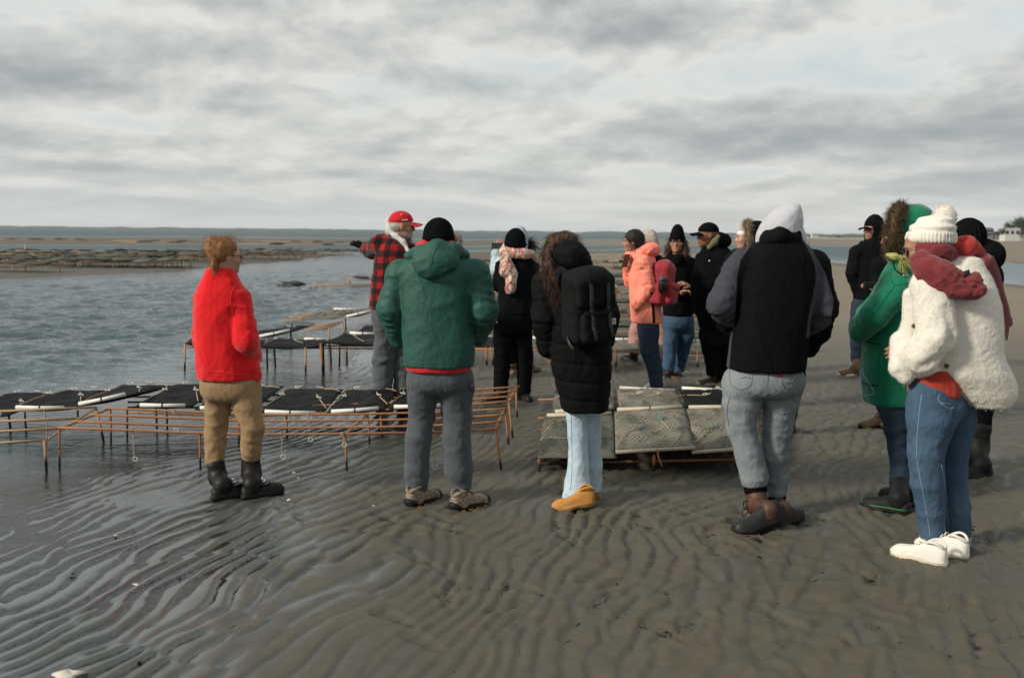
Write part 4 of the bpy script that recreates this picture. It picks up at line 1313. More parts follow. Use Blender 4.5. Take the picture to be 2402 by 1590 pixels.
# ------------------------------------------------------------ 1: woman in the red fleece
def woman_red():
    f = Fig(6.25, 540, 'woman with an auburn bun in a bright red fleece jacket and khaki trousers')
    H = Head(f, 530, 602, 0, yaw=-58, pitch=-4, size=.90)
    rows = [(632, 490, 545, .075), (645, 484, 552, .085), (662, 472, 564, .10), (690, 462, 578, .125), (740, 460, 572, .15), (800, 464, 574, .155), (850, 461, 590, .16), (888, 465, 603, .155)]
    aL = f.ch([(484, 702, .02, .058), (474, 785, .0, .060), (482, 850, .14, .052)])
    aR = f.ch([(560, 703, -.02, .07), (578, 798, -.09, .074), (588, 838, .06, .062)])
    lL = f.ch([(515, 905, 0, .088), (511, 960, .02, .078), (506, 1015, .03, .070), (504, 1086, .02, .058)])
    lR = f.ch([(570, 900, 0, .095), (580, 950, -.03, .088), (593, 1002, -.05, .070), (588, 1074, .0, .061)])
    body(f, H, rows, [aL, aR], [lL, lR], PALE, hair=(.12, .06, .03))
    red = fabric('red_fleece', (0.66, 0.010, 0.014), .95, .12, 240, .25, sheen=.35, spec=.06, bmp=.55, cr=.2)
    def adds(S):
        c = f.P(518, 640, 0)
        S.ell(c + np.array([0, .01, 0]), (.092, .085, .05), None, .02)
        S.cap(f.P(588, 860, -.02), f.P(596, 880, -.0), .055, .05, .03)
    j = jacket(f, 'fleece_jacket', rows, [aL, aR], red, seed=1.3, dp=.009, arm_amp=.010, adds=adds, fx=5, fz=1.6, ft=15)
    seams(f, j, [[(466, 868), (520, 873), (566, 880), (603, 883)], [(549, 742), (541, 700), (552, 668)]], red, .003, 'stitching')
    khaki = fabric('khaki_twill', (0.285, 0.185, 0.095), .85, .12, 300, .12, sheen=.1)
    t = trousers(f, [(876, 468, 604, .14), (905, 470, 610, .15), (940, 474, 614, .14)], [lL, lR], khaki, amp=.006, seed=2.2)
    seams(f, t, [[(485, 884), (500, 892)], [(497, 888), (515, 903), (545, 898), (553, 890)]], khaki, .003, 'pocket_stitching')
    for (he, to, top, rr, an) in (((498, 1172), (566, 1160), (507, 1088), .060, (511, 1128)), ((568, 1170), (656, 1153), (588, 1076), .064, (590, 1118))):
        o, L3, (fd, sd_, L) = shoe(f, he, to, LEATHER, RUBBER, 'boot', .104, length=.29, details='heel', sole_h=.03, shaft=[(f.P(an[0], an[1] - 8, .01), rr * .86), (f.P(top[0], top[1], .01), rr * .97)])
        for (zz, y0) in ((.105, .09),):
            V, Fc = ribbon([L3(-.058, y0 + .02, zz - .01), L3(-.03, y0 + .085, zz - .012), L3(.03, y0 + .085, zz - .012), L3(.058, y0 + .02, zz - .01)], .022, (0, 0, 1), .004)
            mk('strap', V, Fc, LEATHER, o)
            V, Fc = tube([L3(.040 + a_, y0 + .055 + b_, zz + .006 + c_) for a_, b_, c_ in ((.012, -.014, -.014), (.012, -.014, .014), (-.004, .016, .014), (-.004, .016, -.014), (.012, -.014, -.014))], .003, 5)
            mk('buckle', V, Fc, STEEL, o)
        p = surf(f, o.children[0], top[0] + 3, top[1] + 12, .004)
        V, Fc = tube([p + np.array([a_, 0, b_]) for a_, b_ in ((-.012, -.01), (.012, -.01), (.012, .01), (-.012, .01), (-.012, -.01))], .0028, 5)
        mk('buckle', V, Fc, STEEL, o)
    hm = cols('auburn_hair', (0.27, 0.125, 0.048), .7)
    h = H.H
    hairball(f, [('ell', h(0, -.022, .034), (.080, .096, .088), H.R), ('ell', f.P(501, 574, -.03), (.056, .05, .056)), ('ell', f.P(494, 588, -.04), (.035, .04, .04)), ('ell', f.P(511, 592, -.01), (.045, .05, .055)),
                 ('chain', [(f.P(497, 590, -.06), .03), (f.P(502, 625, -.075), .022), (f.P(509, 652, -.08), .008)]),
                 ('sub', h(0, .105, -.035), (.09, .085, .095), H.R)], hm, 700, .032, .0022, .004, .2, 3, jit=.3, down=(-.6, -.3, .25), lump=.006)
    # flyaway strands blown to the right
    rg = np.random.default_rng(9); n = 60
    P = np.array([f.P(500 + 45 * a_, 553 + 10 * b_, -.03 + .06 * c_) for a_, b_, c_ in rg.random((n, 3))])
    V, Q = strands(P, np.tile(np.array([1.0, 0, .10]), (n, 1)), .11, .0018, 6, .012, .2, .28, rg)
    o = mk('flyaway_hair', V, Q, hm, f.root); o['kind'] = 'stuff'
    V, Fc = tube([f.P(491, 574, -.05), f.P(490, 580, -.06), f.P(494, 585, -.06)], .012, 8)
    mk('hair_tie', V, Fc, plain('pink_tie', (.55, .2, .2), .7), f.root)
    glasses(f, H, plain('navy_frame', (.015, .022, .045), .3))
    V, Fc = tube([h(.085, -.006, -.036) + np.array([math.cos(a_) * .001, 0, 0]) + H.R @ np.array([0, math.sin(a_) * .008, math.cos(a_) * .008]) for a_ in np.linspace(0, 6.28, 10)], .0016, 5)
    mk('earring', V, Fc, STEEL, f.root)

# ------------------------------------------------------------ 2: man in the red cap
def plaid_mat():
    def g(t, b, co):
        sp = t.add('ShaderNodeSeparateXYZ', ins={0: t.mapping(co, (1, 1, 1), (0, 0, R(25)))})
        def band(s, per, w):
            return t.math('LESS_THAN', t.math('FRACT', t.math('ADD', t.math('MULTIPLY', s, 1 / per), 50.0)), w)
        v = band(sp.outputs[0], .112, .5); hb = band(sp.outputs[2], .112, .5)
        n = t.noise(co, 200, 2, .6)
        c = t.mix(v, (.33, .011, .013), (.065, .007, .008)); c2 = t.mix(v, (.065, .007, .008), (.006, .006, .007))
        c = t.mix(hb, c, c2)
        t.set(b, 'Base Color', t.mix(t.math('MULTIPLY', n, .25), c, (.02, .01, .01))); t.set(b, 'Roughness', .95); t.set(b, 'Sheen Weight', .2); t.set(b, 'Specular IOR Level', .15)
        bump(t, b, n, .3, .006)
    return principled('buffalo_plaid', g)
def man_plaid():
    f = Fig(9.0, 920, 'man in a red cap and red and black checked jacket pointing with a gloved arm')
    H = Head(f, 943, 531, 0, yaw=-82, pitch=-2, size=1.04)
    rows = [(560, 903, 962, .10, .02), (578, 890, 972, .13), (610, 879, 978, .155), (660, 872, 984, .16), (700, 868, 986, .16), (724, 867, 986, .155)]
    aL = f.ch([(892, 572, .02, .082), (872, 588, .22, .078), (860, 583, .36, .062)])
    aR = f.ch([(962, 590, -.05, .075), (966, 660, -.02, .072), (985, 690, .06, .06)])
    lL = f.ch([(902, 740, 0, .105), (905, 775, 0, .10), (900, 845, .03, .098), (896, 935, 0, .085)])
    lR = f.ch([(952, 740, 0, .10), (955, 775, .05, .095), (948, 850, .08, .09), (944, 940, .05, .08)])
    body(f, H, rows, [aL, aR], [lL, lR], (.46, .22, .14), hair=(.2, .18, .16), beard=(.42, .40, .37))
    j = jacket(f, 'checked_jacket', rows, [aL, aR], plaid_mat(), seed=4.1, dp=.007, arm_amp=.008)
    grey = fabric('light_grey_fleece', (.52, .51, .48), .95, .1, 260, .2, sheen=.3)
    S = Solid(.0075)
    pts = [(909, 520, .04, .020), (914, 540, -.02, .023), (928, 554, -.07, .024), (946, 568, -.11, .022), (958, 590, -.14, .016), (963, 606, -.15, .009)]
    S.chain(f.ch(pts), .02); S.chain(f.ch([(909, 520, .04, .020), (914, 530, .09, .024), (940, 560, .10, .024)]), .02)
    S.ell(f.P(914, 542, .03), (.038, .06, .045), None, .03)
    put(f, 'sweatshirt_hood', S, grey, extra=lambda V, N: drape(V, .005, 12, 6, .5, 1))
    vest = jacket(f, 'black_vest_front', [(575, 955, 972, .04, -.10), (620, 960, 984, .06, -.09), (680, 966, 988, .06, -.09)], [], BLACK, seed=2)
    gp = fabric('grey_work_trousers', (.072, .082, .090), .85, .15)
    trousers(f, [(716, 870, 984, .15), (745, 872, 982, .16), (772, 876, 980, .15)], [lL, lR], gp, amp=.009, seed=6.5)
    for he, to in (((888, 972), (915, 960)), ((936, 976), (966, 964))):
        shoe(f, he, to, LEATHER, RUBBER, 'boot', .105, length=.30, details='heel', shaft=[(f.P(he[0] + 8, 930, .03), .06)])
    redc = fabric('red_cap_twill', (.52, .010, .016), .8, .1, sheen=.1)
    cp = ballcap(f, H, redc)
    white = plain('white_thread', (.75, .75, .72), .8)
    for k in range(6):                 # stitched lettering above the ear: six block strokes
        V, Fc = box(H.H(.0875 - .0032 * k * .45, -.002 + .0085 * k, .052 + .0012 * k), (.003, .0052, .012), H.R)
        mk('stitched_letter', V, Fc, white, cp, False)
    for a_ in (-1.1, 0.0, 1.1):
        V, Fc = tube([H.H(math.cos(a_) * .07, math.sin(a_) * .07 - .01, .097), H.H(math.cos(a_) * .075, math.sin(a_) * .075 - .01, .101)], .005, 8); mk('eyelet', V, Fc, white, cp)
    glasses(f, H, BLACK, name='sunglasses', dark=True, r=.024)
    hairball(f, [('ell', H.H(0, -.04, -.005), (.082, .075, .06), H.R), ('sub', H.H(0, .09, 0), (.12, .09, .12), H.R)], cols('grey_hair', (.45, .43, .40)), 400, .02, .003, seed=4, name='grey_hair')
    # gloved hand, palm out, fingers spread
    S = Solid(.006)
    w = f.P(862, 583, .34); hand(S, w, f.P(826, 566, .42) - w, np.array([-.1, -.2, 1.0]) * -1, -1, .12, 1.25, .35)
    S.chain([(w - (f.P(826, 566, .42) - w) * .6, .05), (w, .042)], .02)
    put(f, 'glove', S, BLACK2, smooth=1)

# ------------------------------------------------------------ 3: man in the dark green jacket
def man_green():
    f = Fig(6.08, 1030, 'broad man seen from behind in a dark green hooded jacket and grey work trousers')
    H = Head(f, 1029, 560, 0, yaw=4, pitch=-8, size=1.0)
    rows = [(585, 985, 1070, .10, .02), (600, 964, 1086, .13), (622, 942, 1112, .16), (650, 938, 1106, .175), (700, 940, 1100, .185), (760, 944, 1106, .19), (810, 946, 1114, .19), (858, 947, 1111, .185)]
    aL = f.ch([(940, 640, .0, .078), (916, 724, -.02, .082), (936, 796, .08, .058)])
    aR = f.ch([(1112, 642, .0, .088), (1133, 730, -.03, .090), (1120, 785, .10, .066)])
    lL = f.ch([(995, 890, 0, .10), (990, 925, 0, .092), (989, 975, .03, .078), (981, 1030, .0, .080), (977, 1100, 0, .075), (978, 1152, .0, .066)])
    lR = f.ch([(1066, 890, 0, .11), (1070, 920, 0, .108), (1072, 970, .02, .092), (1071, 1030, 0, .088), (1076, 1100, 0, .086), (1084, 1148, 0, .066)])
    body(f, H, rows, [aL, aR], [lL, lR], FAIR)
    gm = fabric('dark_green_nylon', (0.020, 0.082, 0.064), .62, .10, 420, .08, sheen=.0, spec=.28, bmp=.3)
    j = jacket(f, 'hooded_jacket', rows, [aL, aR], gm, seed=8.2, dp=.007, arm_amp=.011, fx=5.5, fz=2.4, ft=16, vox=.0085)
    seams(f, j, [[(948, 655), (1000, 662), (1060, 662), (1098, 655)], [(948, 848), (1000, 853), (1060, 852), (1110, 846)], [(941, 655), (944, 700), (948, 760)], [(1092, 640), (1096, 690), (1098, 740)]], gm, .003, 'stitching')
    # hood lying folded on the back
    S = Solid(.008)
    b = -.17
    S.ell(f.P(1022, 612, b + .02), (f.M(52), .075, f.M(36)), None, .03)
    S.ell(f.P(1008, 632, b), (f.M(30), .055, f.M(22)), rotm(0, 0, 0), .03)
    S.chain(f.ch([(962, 602, -.02, .035), (985, 592, -.10, .04), (1028, 580, -.13, .045), (1066, 588, -.10, .04), (1088, 600, -.02, .035)]), .03)
    hd = put(f, 'hood', S, gm, extra=lambda V, N: drape(V, .008, 8, 7, 1.2, 3.0))
    seams(f, hd, [[(1031, 572), (1016, 600), (1006, 650)], [(972, 612), (990, 636), (1006, 648), (1040, 636), (1076, 610)]], gm, .003, 'stitching')
    redm = fabric('red_lining', (.55, .012, .016), .9, .1, sheen=.2)
    S = Solid(.007)
    S.chain(f.ch([(984, 578, .02, .028), (1000, 574, -.06, .03), (1030, 570, -.09, .03), (1056, 576, -.07, .03), (1068, 586, .02, .028)]), .02)
    put(f, 'red_collar', S, redm)
    S = Solid(.0085); S.stack(f.lv([(852, 950, 1108, .178), (869, 952, 1104, .175)]), .02); put(f, 'red_fleece_hem', S, redm)
    gp = fabric('grey_canvas', (.066, .078, .088), .85, .15, 330, .15)
    t = trousers(f, [(856, 953, 1106, .155), (890, 956, 1111, .165), (920, 957, 1112, .15)], [lL, lR], gp, amp=.007, seed=3.6)
    seams(f, t, [[(958, 905), (955, 935), (962, 965)], [(1101, 895), (1104, 930), (1100, 960)]], gp, .003, 'side_seam')
    V, Fc = ribbon([surf(f, t, 1104, 893, .006), surf(f, t, 1101, 905, .02), surf(f, t, 1106, 918, .006)], .03, (0, -1, 0), .004); mk('hammer_loop', V, Fc, gp, t)
    def hik():
        def g(tt, b_, co):
            w = tt.add('ShaderNodeTexVoronoi', ins={'Vector': tt.mapping(co, (1, 1, 1.8)), 'Scale': 26.0}, feature='DISTANCE_TO_EDGE')
            n_ = tt.noise(co, 18, 4, .6)
            c = tt.ramp(tt.math('ADD', w.outputs[0], tt.math('MULTIPLY', n_, .25)), [(.10, (.105, .08, .06)), (.20, (.21, .16, .11)), (.45, (.32, .255, .185))])
            tt.set(b_, 'Base Color', c); tt.set(b_, 'Roughness', .8); bump(tt, b_, tt.noise(co, 90, 3), .3, .004)
        return principled('tan_hiking_suede', g)
    orange = plain('orange_rubber', (.62, .22, .02), .5)
    for he, to, top in (((957, 1190), (1010, 1172), (978, 1160)), ((1060, 1199), (1142, 1178), (1084, 1158))):
        o, L3, (fd, sd_, L) = shoe(f, he, to, hik(), RUBBER, 'shoe', .108, length=.295, details='heel', sole_h=.034)
        laces(o, L3, L, BLACK, .034)
        S = Solid(.006); w = .054
        S.ell(L3(0, .045, .045), (w * .96, .060, .042), np.stack([sd_, fd, np.array([0, 0, 1.0])], 1)); S.half(L3(0, 0, .078), (fd * .9 + np.array([0, 0, 1.0])))
        mk('heel_cup', *S.mesh(1), RUBBER, o)
        S = Solid(.006); S.ell(L3(0, L * .905, .040), (w * .86, .042, .036), np.stack([sd_, fd, np.array([0, 0, 1.0])], 1)); mk('toe_cap', *S.mesh(1), RUBBER, o)
        for k in range(4):
            V, Fc = box(L3(.055, L * (.16 + .20 * k), .016), (.006, .030, .010), np.stack([sd_, fd, np.array([0, 0, 1.0])], 1)); mk('orange_lug', V, Fc, orange, o, False)
    beanie(f, H, BLACK2, top=.127, r=(.094, .112), lo=-.015, tilt=4)

# ================================================================== OYSTER RACKS AND BAGS
def rust_mat(name='rusty_rebar', a=(.50, .245, .120), b2=(.30, .125, .055)):
    def f(t, b, co):
        n = t.noise(co, 14, 5, .65); n2 = t.noise(co, 180, 2, .6)
        g = t.add('ShaderNodeNewGeometry'); sp = t.add('ShaderNodeSeparateXYZ', ins={0: g.outputs['Position']})
        c = t.mix(n, a, b2)
        c = t.mix(t.math('MULTIPLY', n2, .3), c, (.08, .035, .02))
        # tide-wetted, weed-darkened feet
        w = t.ramp(t.math('ADD', sp.outputs[2], t.math('MULTIPLY', n, .06)), [(.085, 1.0), (.125, 0.0)])
        t.set(b, 'Base Color', t.mix(w, c, (.022, .015, .011))); t.set(b, 'Roughness', .8); t.set(b, 'Specular IOR Level', .25)
        bump(t, b, t.math('ADD', n2, n), .5, .004)
    return principled(name, f)
RUST = rust_mat()
PALERUST = rust_mat('weathered_rebar', (.52, .36, .22), (.36, .22, .12))
PVC = plain('white_pvc', (.70, .68, .62), .45, 0, .10, 12, .05)
OLDPVC = plain('sandy_pvc', (.50, .44, .34), .75, 0, .30, 16, .1)
ROPE = plain('tan_cord', (.40, .30, .18), .85, 0, .25, 60, .2)
TEAL = plain('teal_plastic', (.10, .28, .29), .5)
def blackbag():
    def f(t, b, co):
        n = t.noise(co, 5, 4, .6); fine = t.noise(t.mapping(co, (1, 3, 1)), 150, 2, .6)
        t.set(b, 'Base Color', t.mix(t.ramp(n, [(.45, 0.), (.75, .55)]), (.0055, .0068, .0074), (.020, .023, .023)))
        t.set(b, 'Roughness', .7); t.set(b, 'Specular IOR Level', .14)
        bump(t, b, t.math('ADD', t.noise(co, 26, 4, .6), t.math('MULTIPLY', fine, .3)), .5, .008)
    return principled('black_netting', f)
def sandbag(name, c1, c2, dark=(.022, .021, .017), net=True):
    def f(t, b, co):
        sp = t.add('ShaderNodeSeparateXYZ', ins={0: co})
        n = t.noise(co, 4.5, 5, .65, .5); n2 = t.noise(co, 22, 4, .6)
        c = t.mix(n2, c1, c2)
        c = t.mix(t.ramp(t.noise(t.mapping(co, (1, .5, 1), (0, 0, .4)), 7.0, 4, .6, .8), [(.52, 0.), (.68, .75)]), c, tuple(v * .35 for v in c1))
        h = n2
        if net:
            u = t.math('ADD', sp.outputs[0], sp.outputs[1]); v = t.math('SUBTRACT', sp.outputs[0], sp.outputs[1])
            k = math.pi / .036
            g = t.math('MAXIMUM', t.math('ABSOLUTE', t.math('SINE', t.math('MULTIPLY', u, k))), t.math('ABSOLUTE', t.math('SINE', t.math('MULTIPLY', v, k))))
            strand = t.ramp(g, [(.72, 0.0), (.90, 1.0)])
            silt = t.ramp(n, [(.32, 1.0), (.46, 0.0)])          # silt clogs the holes in patches
            hole = t.math('MULTIPLY', t.math('SUBTRACT', 1.0, strand), t.math('SUBTRACT', 1.0, t.math('MULTIPLY', silt, .85)))
            c = t.mix(t.math('MULTIPLY', hole, .9), c, dark)
            h = t.math('ADD', t.math('MULTIPLY', strand, .6), n2)
        t.set(b, 'Base Color', c); t.set(b, 'Roughness', .85); t.set(b, 'Specular IOR Level', .25)
        bump(t, b, h, .5, .006)
    return principled(name, f)
BLKBAG = blackbag()
SAND1 = sandbag('silted_netting', (.175, .168, .132), (.30, .287, .23))
SAND2 = sandbag('olive_netting', (.11, .112, .092), (.20, .20, .165))
FARBAG = [sandbag('far_netting_a', (.045, .048, .04), (.10, .10, .082), net=False), sandbag('far_netting_b', (.085, .087, .07), (.175, .172, .138), net=False), sandbag('far_netting_c', (.045, .05, .042), (.09, .095, .078), net=False)]

def bagmesh(FL, FR, BR, BL, thick=.055, seed=0, nu=22, nv=30, lump=.022, sag=.02):
    """a net pillow between four corners (relative), flat-seamed along its edges"""
    u, v = np.meshgrid(np.linspace(0, 1, nu), np.linspace(0, 1, nv), indexing='ij')
    P = (FL[None, None] * ((1 - u) * (1 - v))[..., None] + FR[None, None] * (u * (1 - v))[..., None] + BR[None, None] * (u * v)[..., None] + BL[None, None] * ((1 - u) * v)[..., None])
    q = P.reshape(-1, 3)
    edge = (np.minimum(u, 1 - u) * np.minimum(v, 1 - v) * 22).clip(0, 1) ** .5
    n = fbm(q * np.array([5.5, 4.0, 1]) + seed * 7.7, 3, .55).reshape(u.shape)
    rid = (1 - 2.4 * np.abs(perlin(q * np.array([6.0, 8.0, 1]) + seed * 3.1)) ** .8).reshape(u.shape)
    top = P.copy(); bot = P.copy()
    top[..., 2] += edge * (thick * .5 + lump * n + .35 * lump * rid) + .004
    bot[..., 2] -= edge * thick * .4 + .004
    dr = -sag * (4 * u * (1 - u)) * .5
    top[..., 2] += dr; bot[..., 2] += dr
    V = np.concatenate([top.reshape(-1, 3), bot.reshape(-1, 3)])
    i = (np.arange(nu - 1)[:, None] * nv + np.arange(nv - 1)[None, :]).ravel(); o = nu * nv
    Q = np.concatenate([np.stack([i, i + nv, i + nv + 1, i + 1], 1), np.stack([i + o, i + o + 1, i + o + nv + 1, i + o + nv], 1)])
    S = []
    for j in range(nv - 1):
        S.append((j, j + 1, o + j + 1, o + j)); k = (nu - 1) * nv; S.append((k + j + 1, k + j, o + k + j, o + k + j + 1))
    for j in range(nu - 1):
        a, b = j * nv, (j + 1) * nv; S.append((b, a, o + a, o + b)); a += nv - 1; b += nv - 1; S.append((a, b, o + b, o + a))
    return V, np.concatenate([Q, np.array(S)])
def bag(label, FL, FR, BR, BL, mat, pipe=None, pmat=None, group=None, seed=0, ties=(), thick=.055, lump=.022, pr=.017, hookmat=None, sag=.02, pin=0.04):
    """corners in world coordinates; pipe: 'front', 'back' or None"""
    c = (FL + FR + BR + BL) / 4
    root = empty('oyster_bag', c, label, 'oyster bag', group)
    FL, FR, BR, BL = FL - c, FR - c, BR - c, BL - c
    V, Q = bagmesh(FL, FR, BR, BL, thick, seed, lump=lump, sag=sag)
    net = mk('net', V, Q, mat, root)
    def pt(u, v, dz=.0):
        p = FL * (1 - u) * (1 - v) + FR * u * (1 - v) + BR * u * v + BL * (1 - u) * v
        w = V[:len(V) // 2]
        k = np.argmin((w[:, 0] - p[0]) ** 2 + (w[:, 1] - p[1]) ** 2)
        p = p.copy(); p[2] = w[k, 2] + dz
        return p
    for side in ([pipe] if isinstance(pipe, str) else (pipe or [])):
        v = 0.0 if side == 'front' else 1.0
        a, b = (FL, FR) if side == 'front' else (BL, BR)
        e0, e1 = a + (b - a) * pin, b + (a - b) * pin
        n_ = np.array([0, -.012 if side == 'front' else .0, .016])
        m_ = (e0 + e1) / 2 + n_ - np.array([0, 0, .004])
        Vp, Fp = tube([e0 + n_, m_, e1 + n_], pr, 10); p_ = mk('pipe', Vp, Fp, pmat or PVC, root)
        t_ = (e1 - e0) / np.linalg.norm(e1 - e0)
        Vp, Fp = tube([m_ - t_ * .005, m_ + t_ * .005], pr * 1.18, 10); mk('tie_band', Vp, Fp, RUBBER, p_)
    for k, (u0, v0, u1, v1, hk) in enumerate(ties):
        pts = [pt(u0, v0, .008), pt(u0 * .6 + u1 * .4, v0 * .6 + v1 * .4, .010), pt(u1, v1, .010)]
        Vc, Fc = tube(bez(pts, 9), .0045, 5); cd = mk('cord', Vc, Fc, ROPE, root)
        d = pts[-1] - pts[-2]; d /= np.linalg.norm(d); s_ = np.array([-d[1], d[0], 0]); e = pts[-1] + d * .022 + np.array([0, 0, .012])
        Vc, Fc = tube([e + .022 * (math.cos(a_) * d + math.sin(a_) * s_) * .9 + np.array([0, 0, .006 * math.sin(a_)]) for a_ in np.linspace(0, 6.28, 12)], .0036, 5, False); mk('hook_ring', Vc, Fc, hookmat or PVC, cd)
        Vc, Fc = tube([e + d * .02, e + d * .055 + s_ * .01 + np.array([0, 0, .012])], .003, 5); mk('hook_tip', Vc, Fc, hookmat or PVC, cd)
    return root
def rod(a, b, r=.008, mat=None, parent=None, name='bar', base=None, mid=None, n=6):
    o = np.zeros(3) if base is None else base
    P = [np.asarray(a) - o] + ([] if mid is None else [np.asarray(q) - o for q in mid]) + [np.asarray(b) - o]
    P = bez(P, max(2, (len(P) - 1) * 3 + 1)) if len(P) > 2 else np.array(P)
    V, Fc = tube(P, r, n); return mk(name, V, Fc, mat, parent)
def rackroot(label, p, group=None):
    q = np.array(p, float); q[2] = 0
    return empty('oyster_rack', q, label, 'rack', group), q
def foot(p, q=None):
    p = np.array(p, float); p[2] = -.12 if q is None else q; return p

def near_racks():
    r8 = .0085
    # --- rack A: empty, rusty, in front
    root, b0 = rackroot('long empty rusty rebar rack in front of the row of black bags', at(650, 1000, 7.3))
    bars = [(7.75, [(244, 957), (485, 967.5), (617, 973), (890, 970), (1080, 964), (1191, 958.5)]), (7.48, [(209, 972.5), (485, 983), (617, 987), (890, 985), (1080, 979), (1185, 972.5)]),
            (7.20, [(170, 988), (485, 1000.5), (617, 1003.5), (890, 1001), (1080, 995), (1178, 988)]), (6.93, [(136, 1002.5), (485, 1016), (617, 1018.5), (890, 1016), (1080, 1011), (1172.6, 1004.5)])]
    for Y, pts in bars:
        P = [at(x, y, Y) for x, y in pts]; rod(P[0], P[-1], r8, RUST, root, 'bar', b0, P[1:-1])
    for (x0, y0, x1, y1) in ((140, 1004, 256, 957), (470, 1018, 557, 970), (808, 1019, 859, 972), (1161, 1006, 1183, 959)):
        rod(at(x0, y0 + 2, 6.93), at(x1, y1 + 2, 7.78), r8, RUST, root, 'crossbar', b0)
    for (x0, y0, x1, y1, Y) in ((138, 1004, 139, 1100, 6.93), (467, 1018, 470, 1108, 6.93), (809, 1019, 814, 1112, 6.93), (1161, 1007, 1180, 1113, 6.93), (258, 958, 260, 1040, 7.78), (558, 972, 560, 1042, 7.78), (862, 974, 868, 1051, 7.78), (1184, 960, 1195, 1050, 7.78)):
        a = at(x0, y0, Y); e = at(x1, y1, Y); rod(a, e + np.array([0, 0, -.06]), r8, RUST, root, 'leg', b0, [a + (e - a) * .12 + np.array([.004, 0, 0])])
    # dangling ties with hooks
    for (x, y, Y, L_) in ((311, 1009, 6.95, .19), (659, 1017, 6.95, .15), (1016, 1012, 6.95, .24), (724, 974, 7.7, .18), (408, 965, 7.7, .13), (803, 1018, 6.92, .06)):
        a = at(x, y, Y); rg = np.random.default_rng(int(x))
        P = [a + np.array([0, -.012, .008]), a + np.array([.012, -.014, -L_ * .3]), a + np.array([.004 + .02 * rg.random(), -.012, -L_ * .7]), a + np.array([.016, -.01, -L_])]
        cd = rod(P[0], P[-1], .0042, ROPE, root, 'dangling_cord', b0, P[1:-1], 5)
        e = P[-1] - b0
        V, Fc = tube([e + np.array([math.cos(q) * .016, 0, math.sin(q) * .016 - .014]) for q in np.linspace(0, 6.28, 10)], .0032, 5, False); mk('hook_ring', V, Fc, PVC, cd)
        V, Fc = tube([np.array(a) - b0 + np.array([math.cos(q) * .004, math.cos(q) * .014, math.sin(q) * .014]) for q in np.linspace(0, 6.28, 10)], .005, 5, False); mk('knot', V, Fc, ROPE, cd)
    # --- rack C: paler, far left
    root, b0 = rackroot('pale weathered rebar rack running out of the left edge', at(60, 1000, 7.3))
    for Y, (x0, y0), (x1, y1) in ((7.80, (-60, 967), (226, 954.7)), (7.5, (-60, 990), (187, 981)), (7.2, (-60, 1013.5), (143, 1004.7)), (6.87, (-60, 1042), (101, 1032))):
        rod(at(x0, y0, Y), at(x1, y1, Y), .0095, PALERUST, root, 'bar', b0)
    rod(at(115, 1028, 6.9), at(225, 957, 7.82), .0095, PALERUST, root, 'crossbar', b0)
    for (x0, y0, x1, y1, Y) in ((104, 1032, 110, 1108, 6.87), (226, 957, 246, 1036, 7.82), (20, 967, 28, 1030, 8.2)):
        rod(at(x0, y0, Y), at(x1, y1, Y) + np.array([0, 0, -.05]), .0105, PALERUST, root, 'leg', b0)
    a = at(103, 962, 7.8); rod(a, a + np.array([.01, 0, -.26]), .006, ROPE, root, 'dangling_cord', b0, [a + np.array([.02, 0, -.13])])
    # --- rack B: carries the black bags
    root, b0 = rackroot('rusty rack under the near row of black mesh bags', at(700, 960, 8.45))
    for Y, K in ((8.95, [(300, 928), (620, 924), (1040, 914), (1220, 906.5)]), (8.62, [(300, 940), (620, 938), (1040, 926), (1214.5, 916.8)]), (8.32, [(300, 952), (620, 951), (1040, 937), (1209, 928.5)]), (8.05, [(300, 964), (620, 971), (1040, 949), (1204.6, 940)])):
        P = [at(x, y, Y) + np.array([0, 0, -.012 if x < 1050 else 0]) for x, y in K]; rod(P[0], P[-1], r8, RUST, root, 'bar', b0, P[1:-1])
    rod(at(1193, 943, 8.05), at(1211, 908, 8.95), r8, RUST, root, 'crossbar', b0)
    for (x0, y0, x1, y1, Y) in ((1193, 941, 1206, 1036, 8.05), (1210, 910, 1214.5, 988, 8.95), (298, 955, 298, 1030, 8.0), (366, 957, 368, 990, 8.3), (391, 957, 392, 990, 8.4), (58, 966, 62, 1012, 8.2), (182, 962, 183, 975, 8.2), (892, 972, 899, 1034, 8.05), (672, 972, 674, 1030, 8.05), (524, 968, 525, 1020, 8.1)):
        rod(at(x0, y0, Y), at(x1, y1, Y) + np.array([0, 0, -.06]), r8, RUST if x0 > 600 else rust_mat('dark_rebar', (.16, .075, .04), (.06, .03, .02)), root, 'leg', b0)
    # --- the black bags, left to right
    X = [-4.62, -4.10, -3.585, -3.085, -2.60, -2.075, -1.53, -1.02, -.50]
    zf = [at(-20, 976, 8.0)[2], at(60, 966, 8.0)[2], at(220, 950, 8.0)[2], at(360, 955, 8.0)[2], at(500, 962, 8.0)[2], at(670, 970, 8.0)[2], at(825, 966, 8.0)[2], at(980, 960, 8.0)[2]]
    zb = [at(-20, 922, 9.0)[2], at(120, 917, 9.0)[2], at(270, 905, 9.0)[2], at(420, 902, 9.0)[2], at(560, 906, 9.0)[2], at(730, 914, 9.0)[2], at(880, 915, 9.0)[2], at(1020, 912, 9.0)[2]]
    names = ['black mesh bag cut by the left edge, near row', 'black mesh bag second from the left edge, near row', 'black mesh bag with a steeply tilted white pipe, near row', 'black mesh bag humped highest at its back, near row', 'black mesh bag half hidden behind the khaki trousers', 'black mesh bag just right of the khaki trousers', 'black mesh bag left of the grey work trousers with long pipe', 'black mesh bag behind the legs of the green jacket man']
    tl = [(-.02, 0), (.02, .02), (-.02, .085), (0, .0), (.0, .01), (.0, -.01), (-.02, .02), (0, .02)]
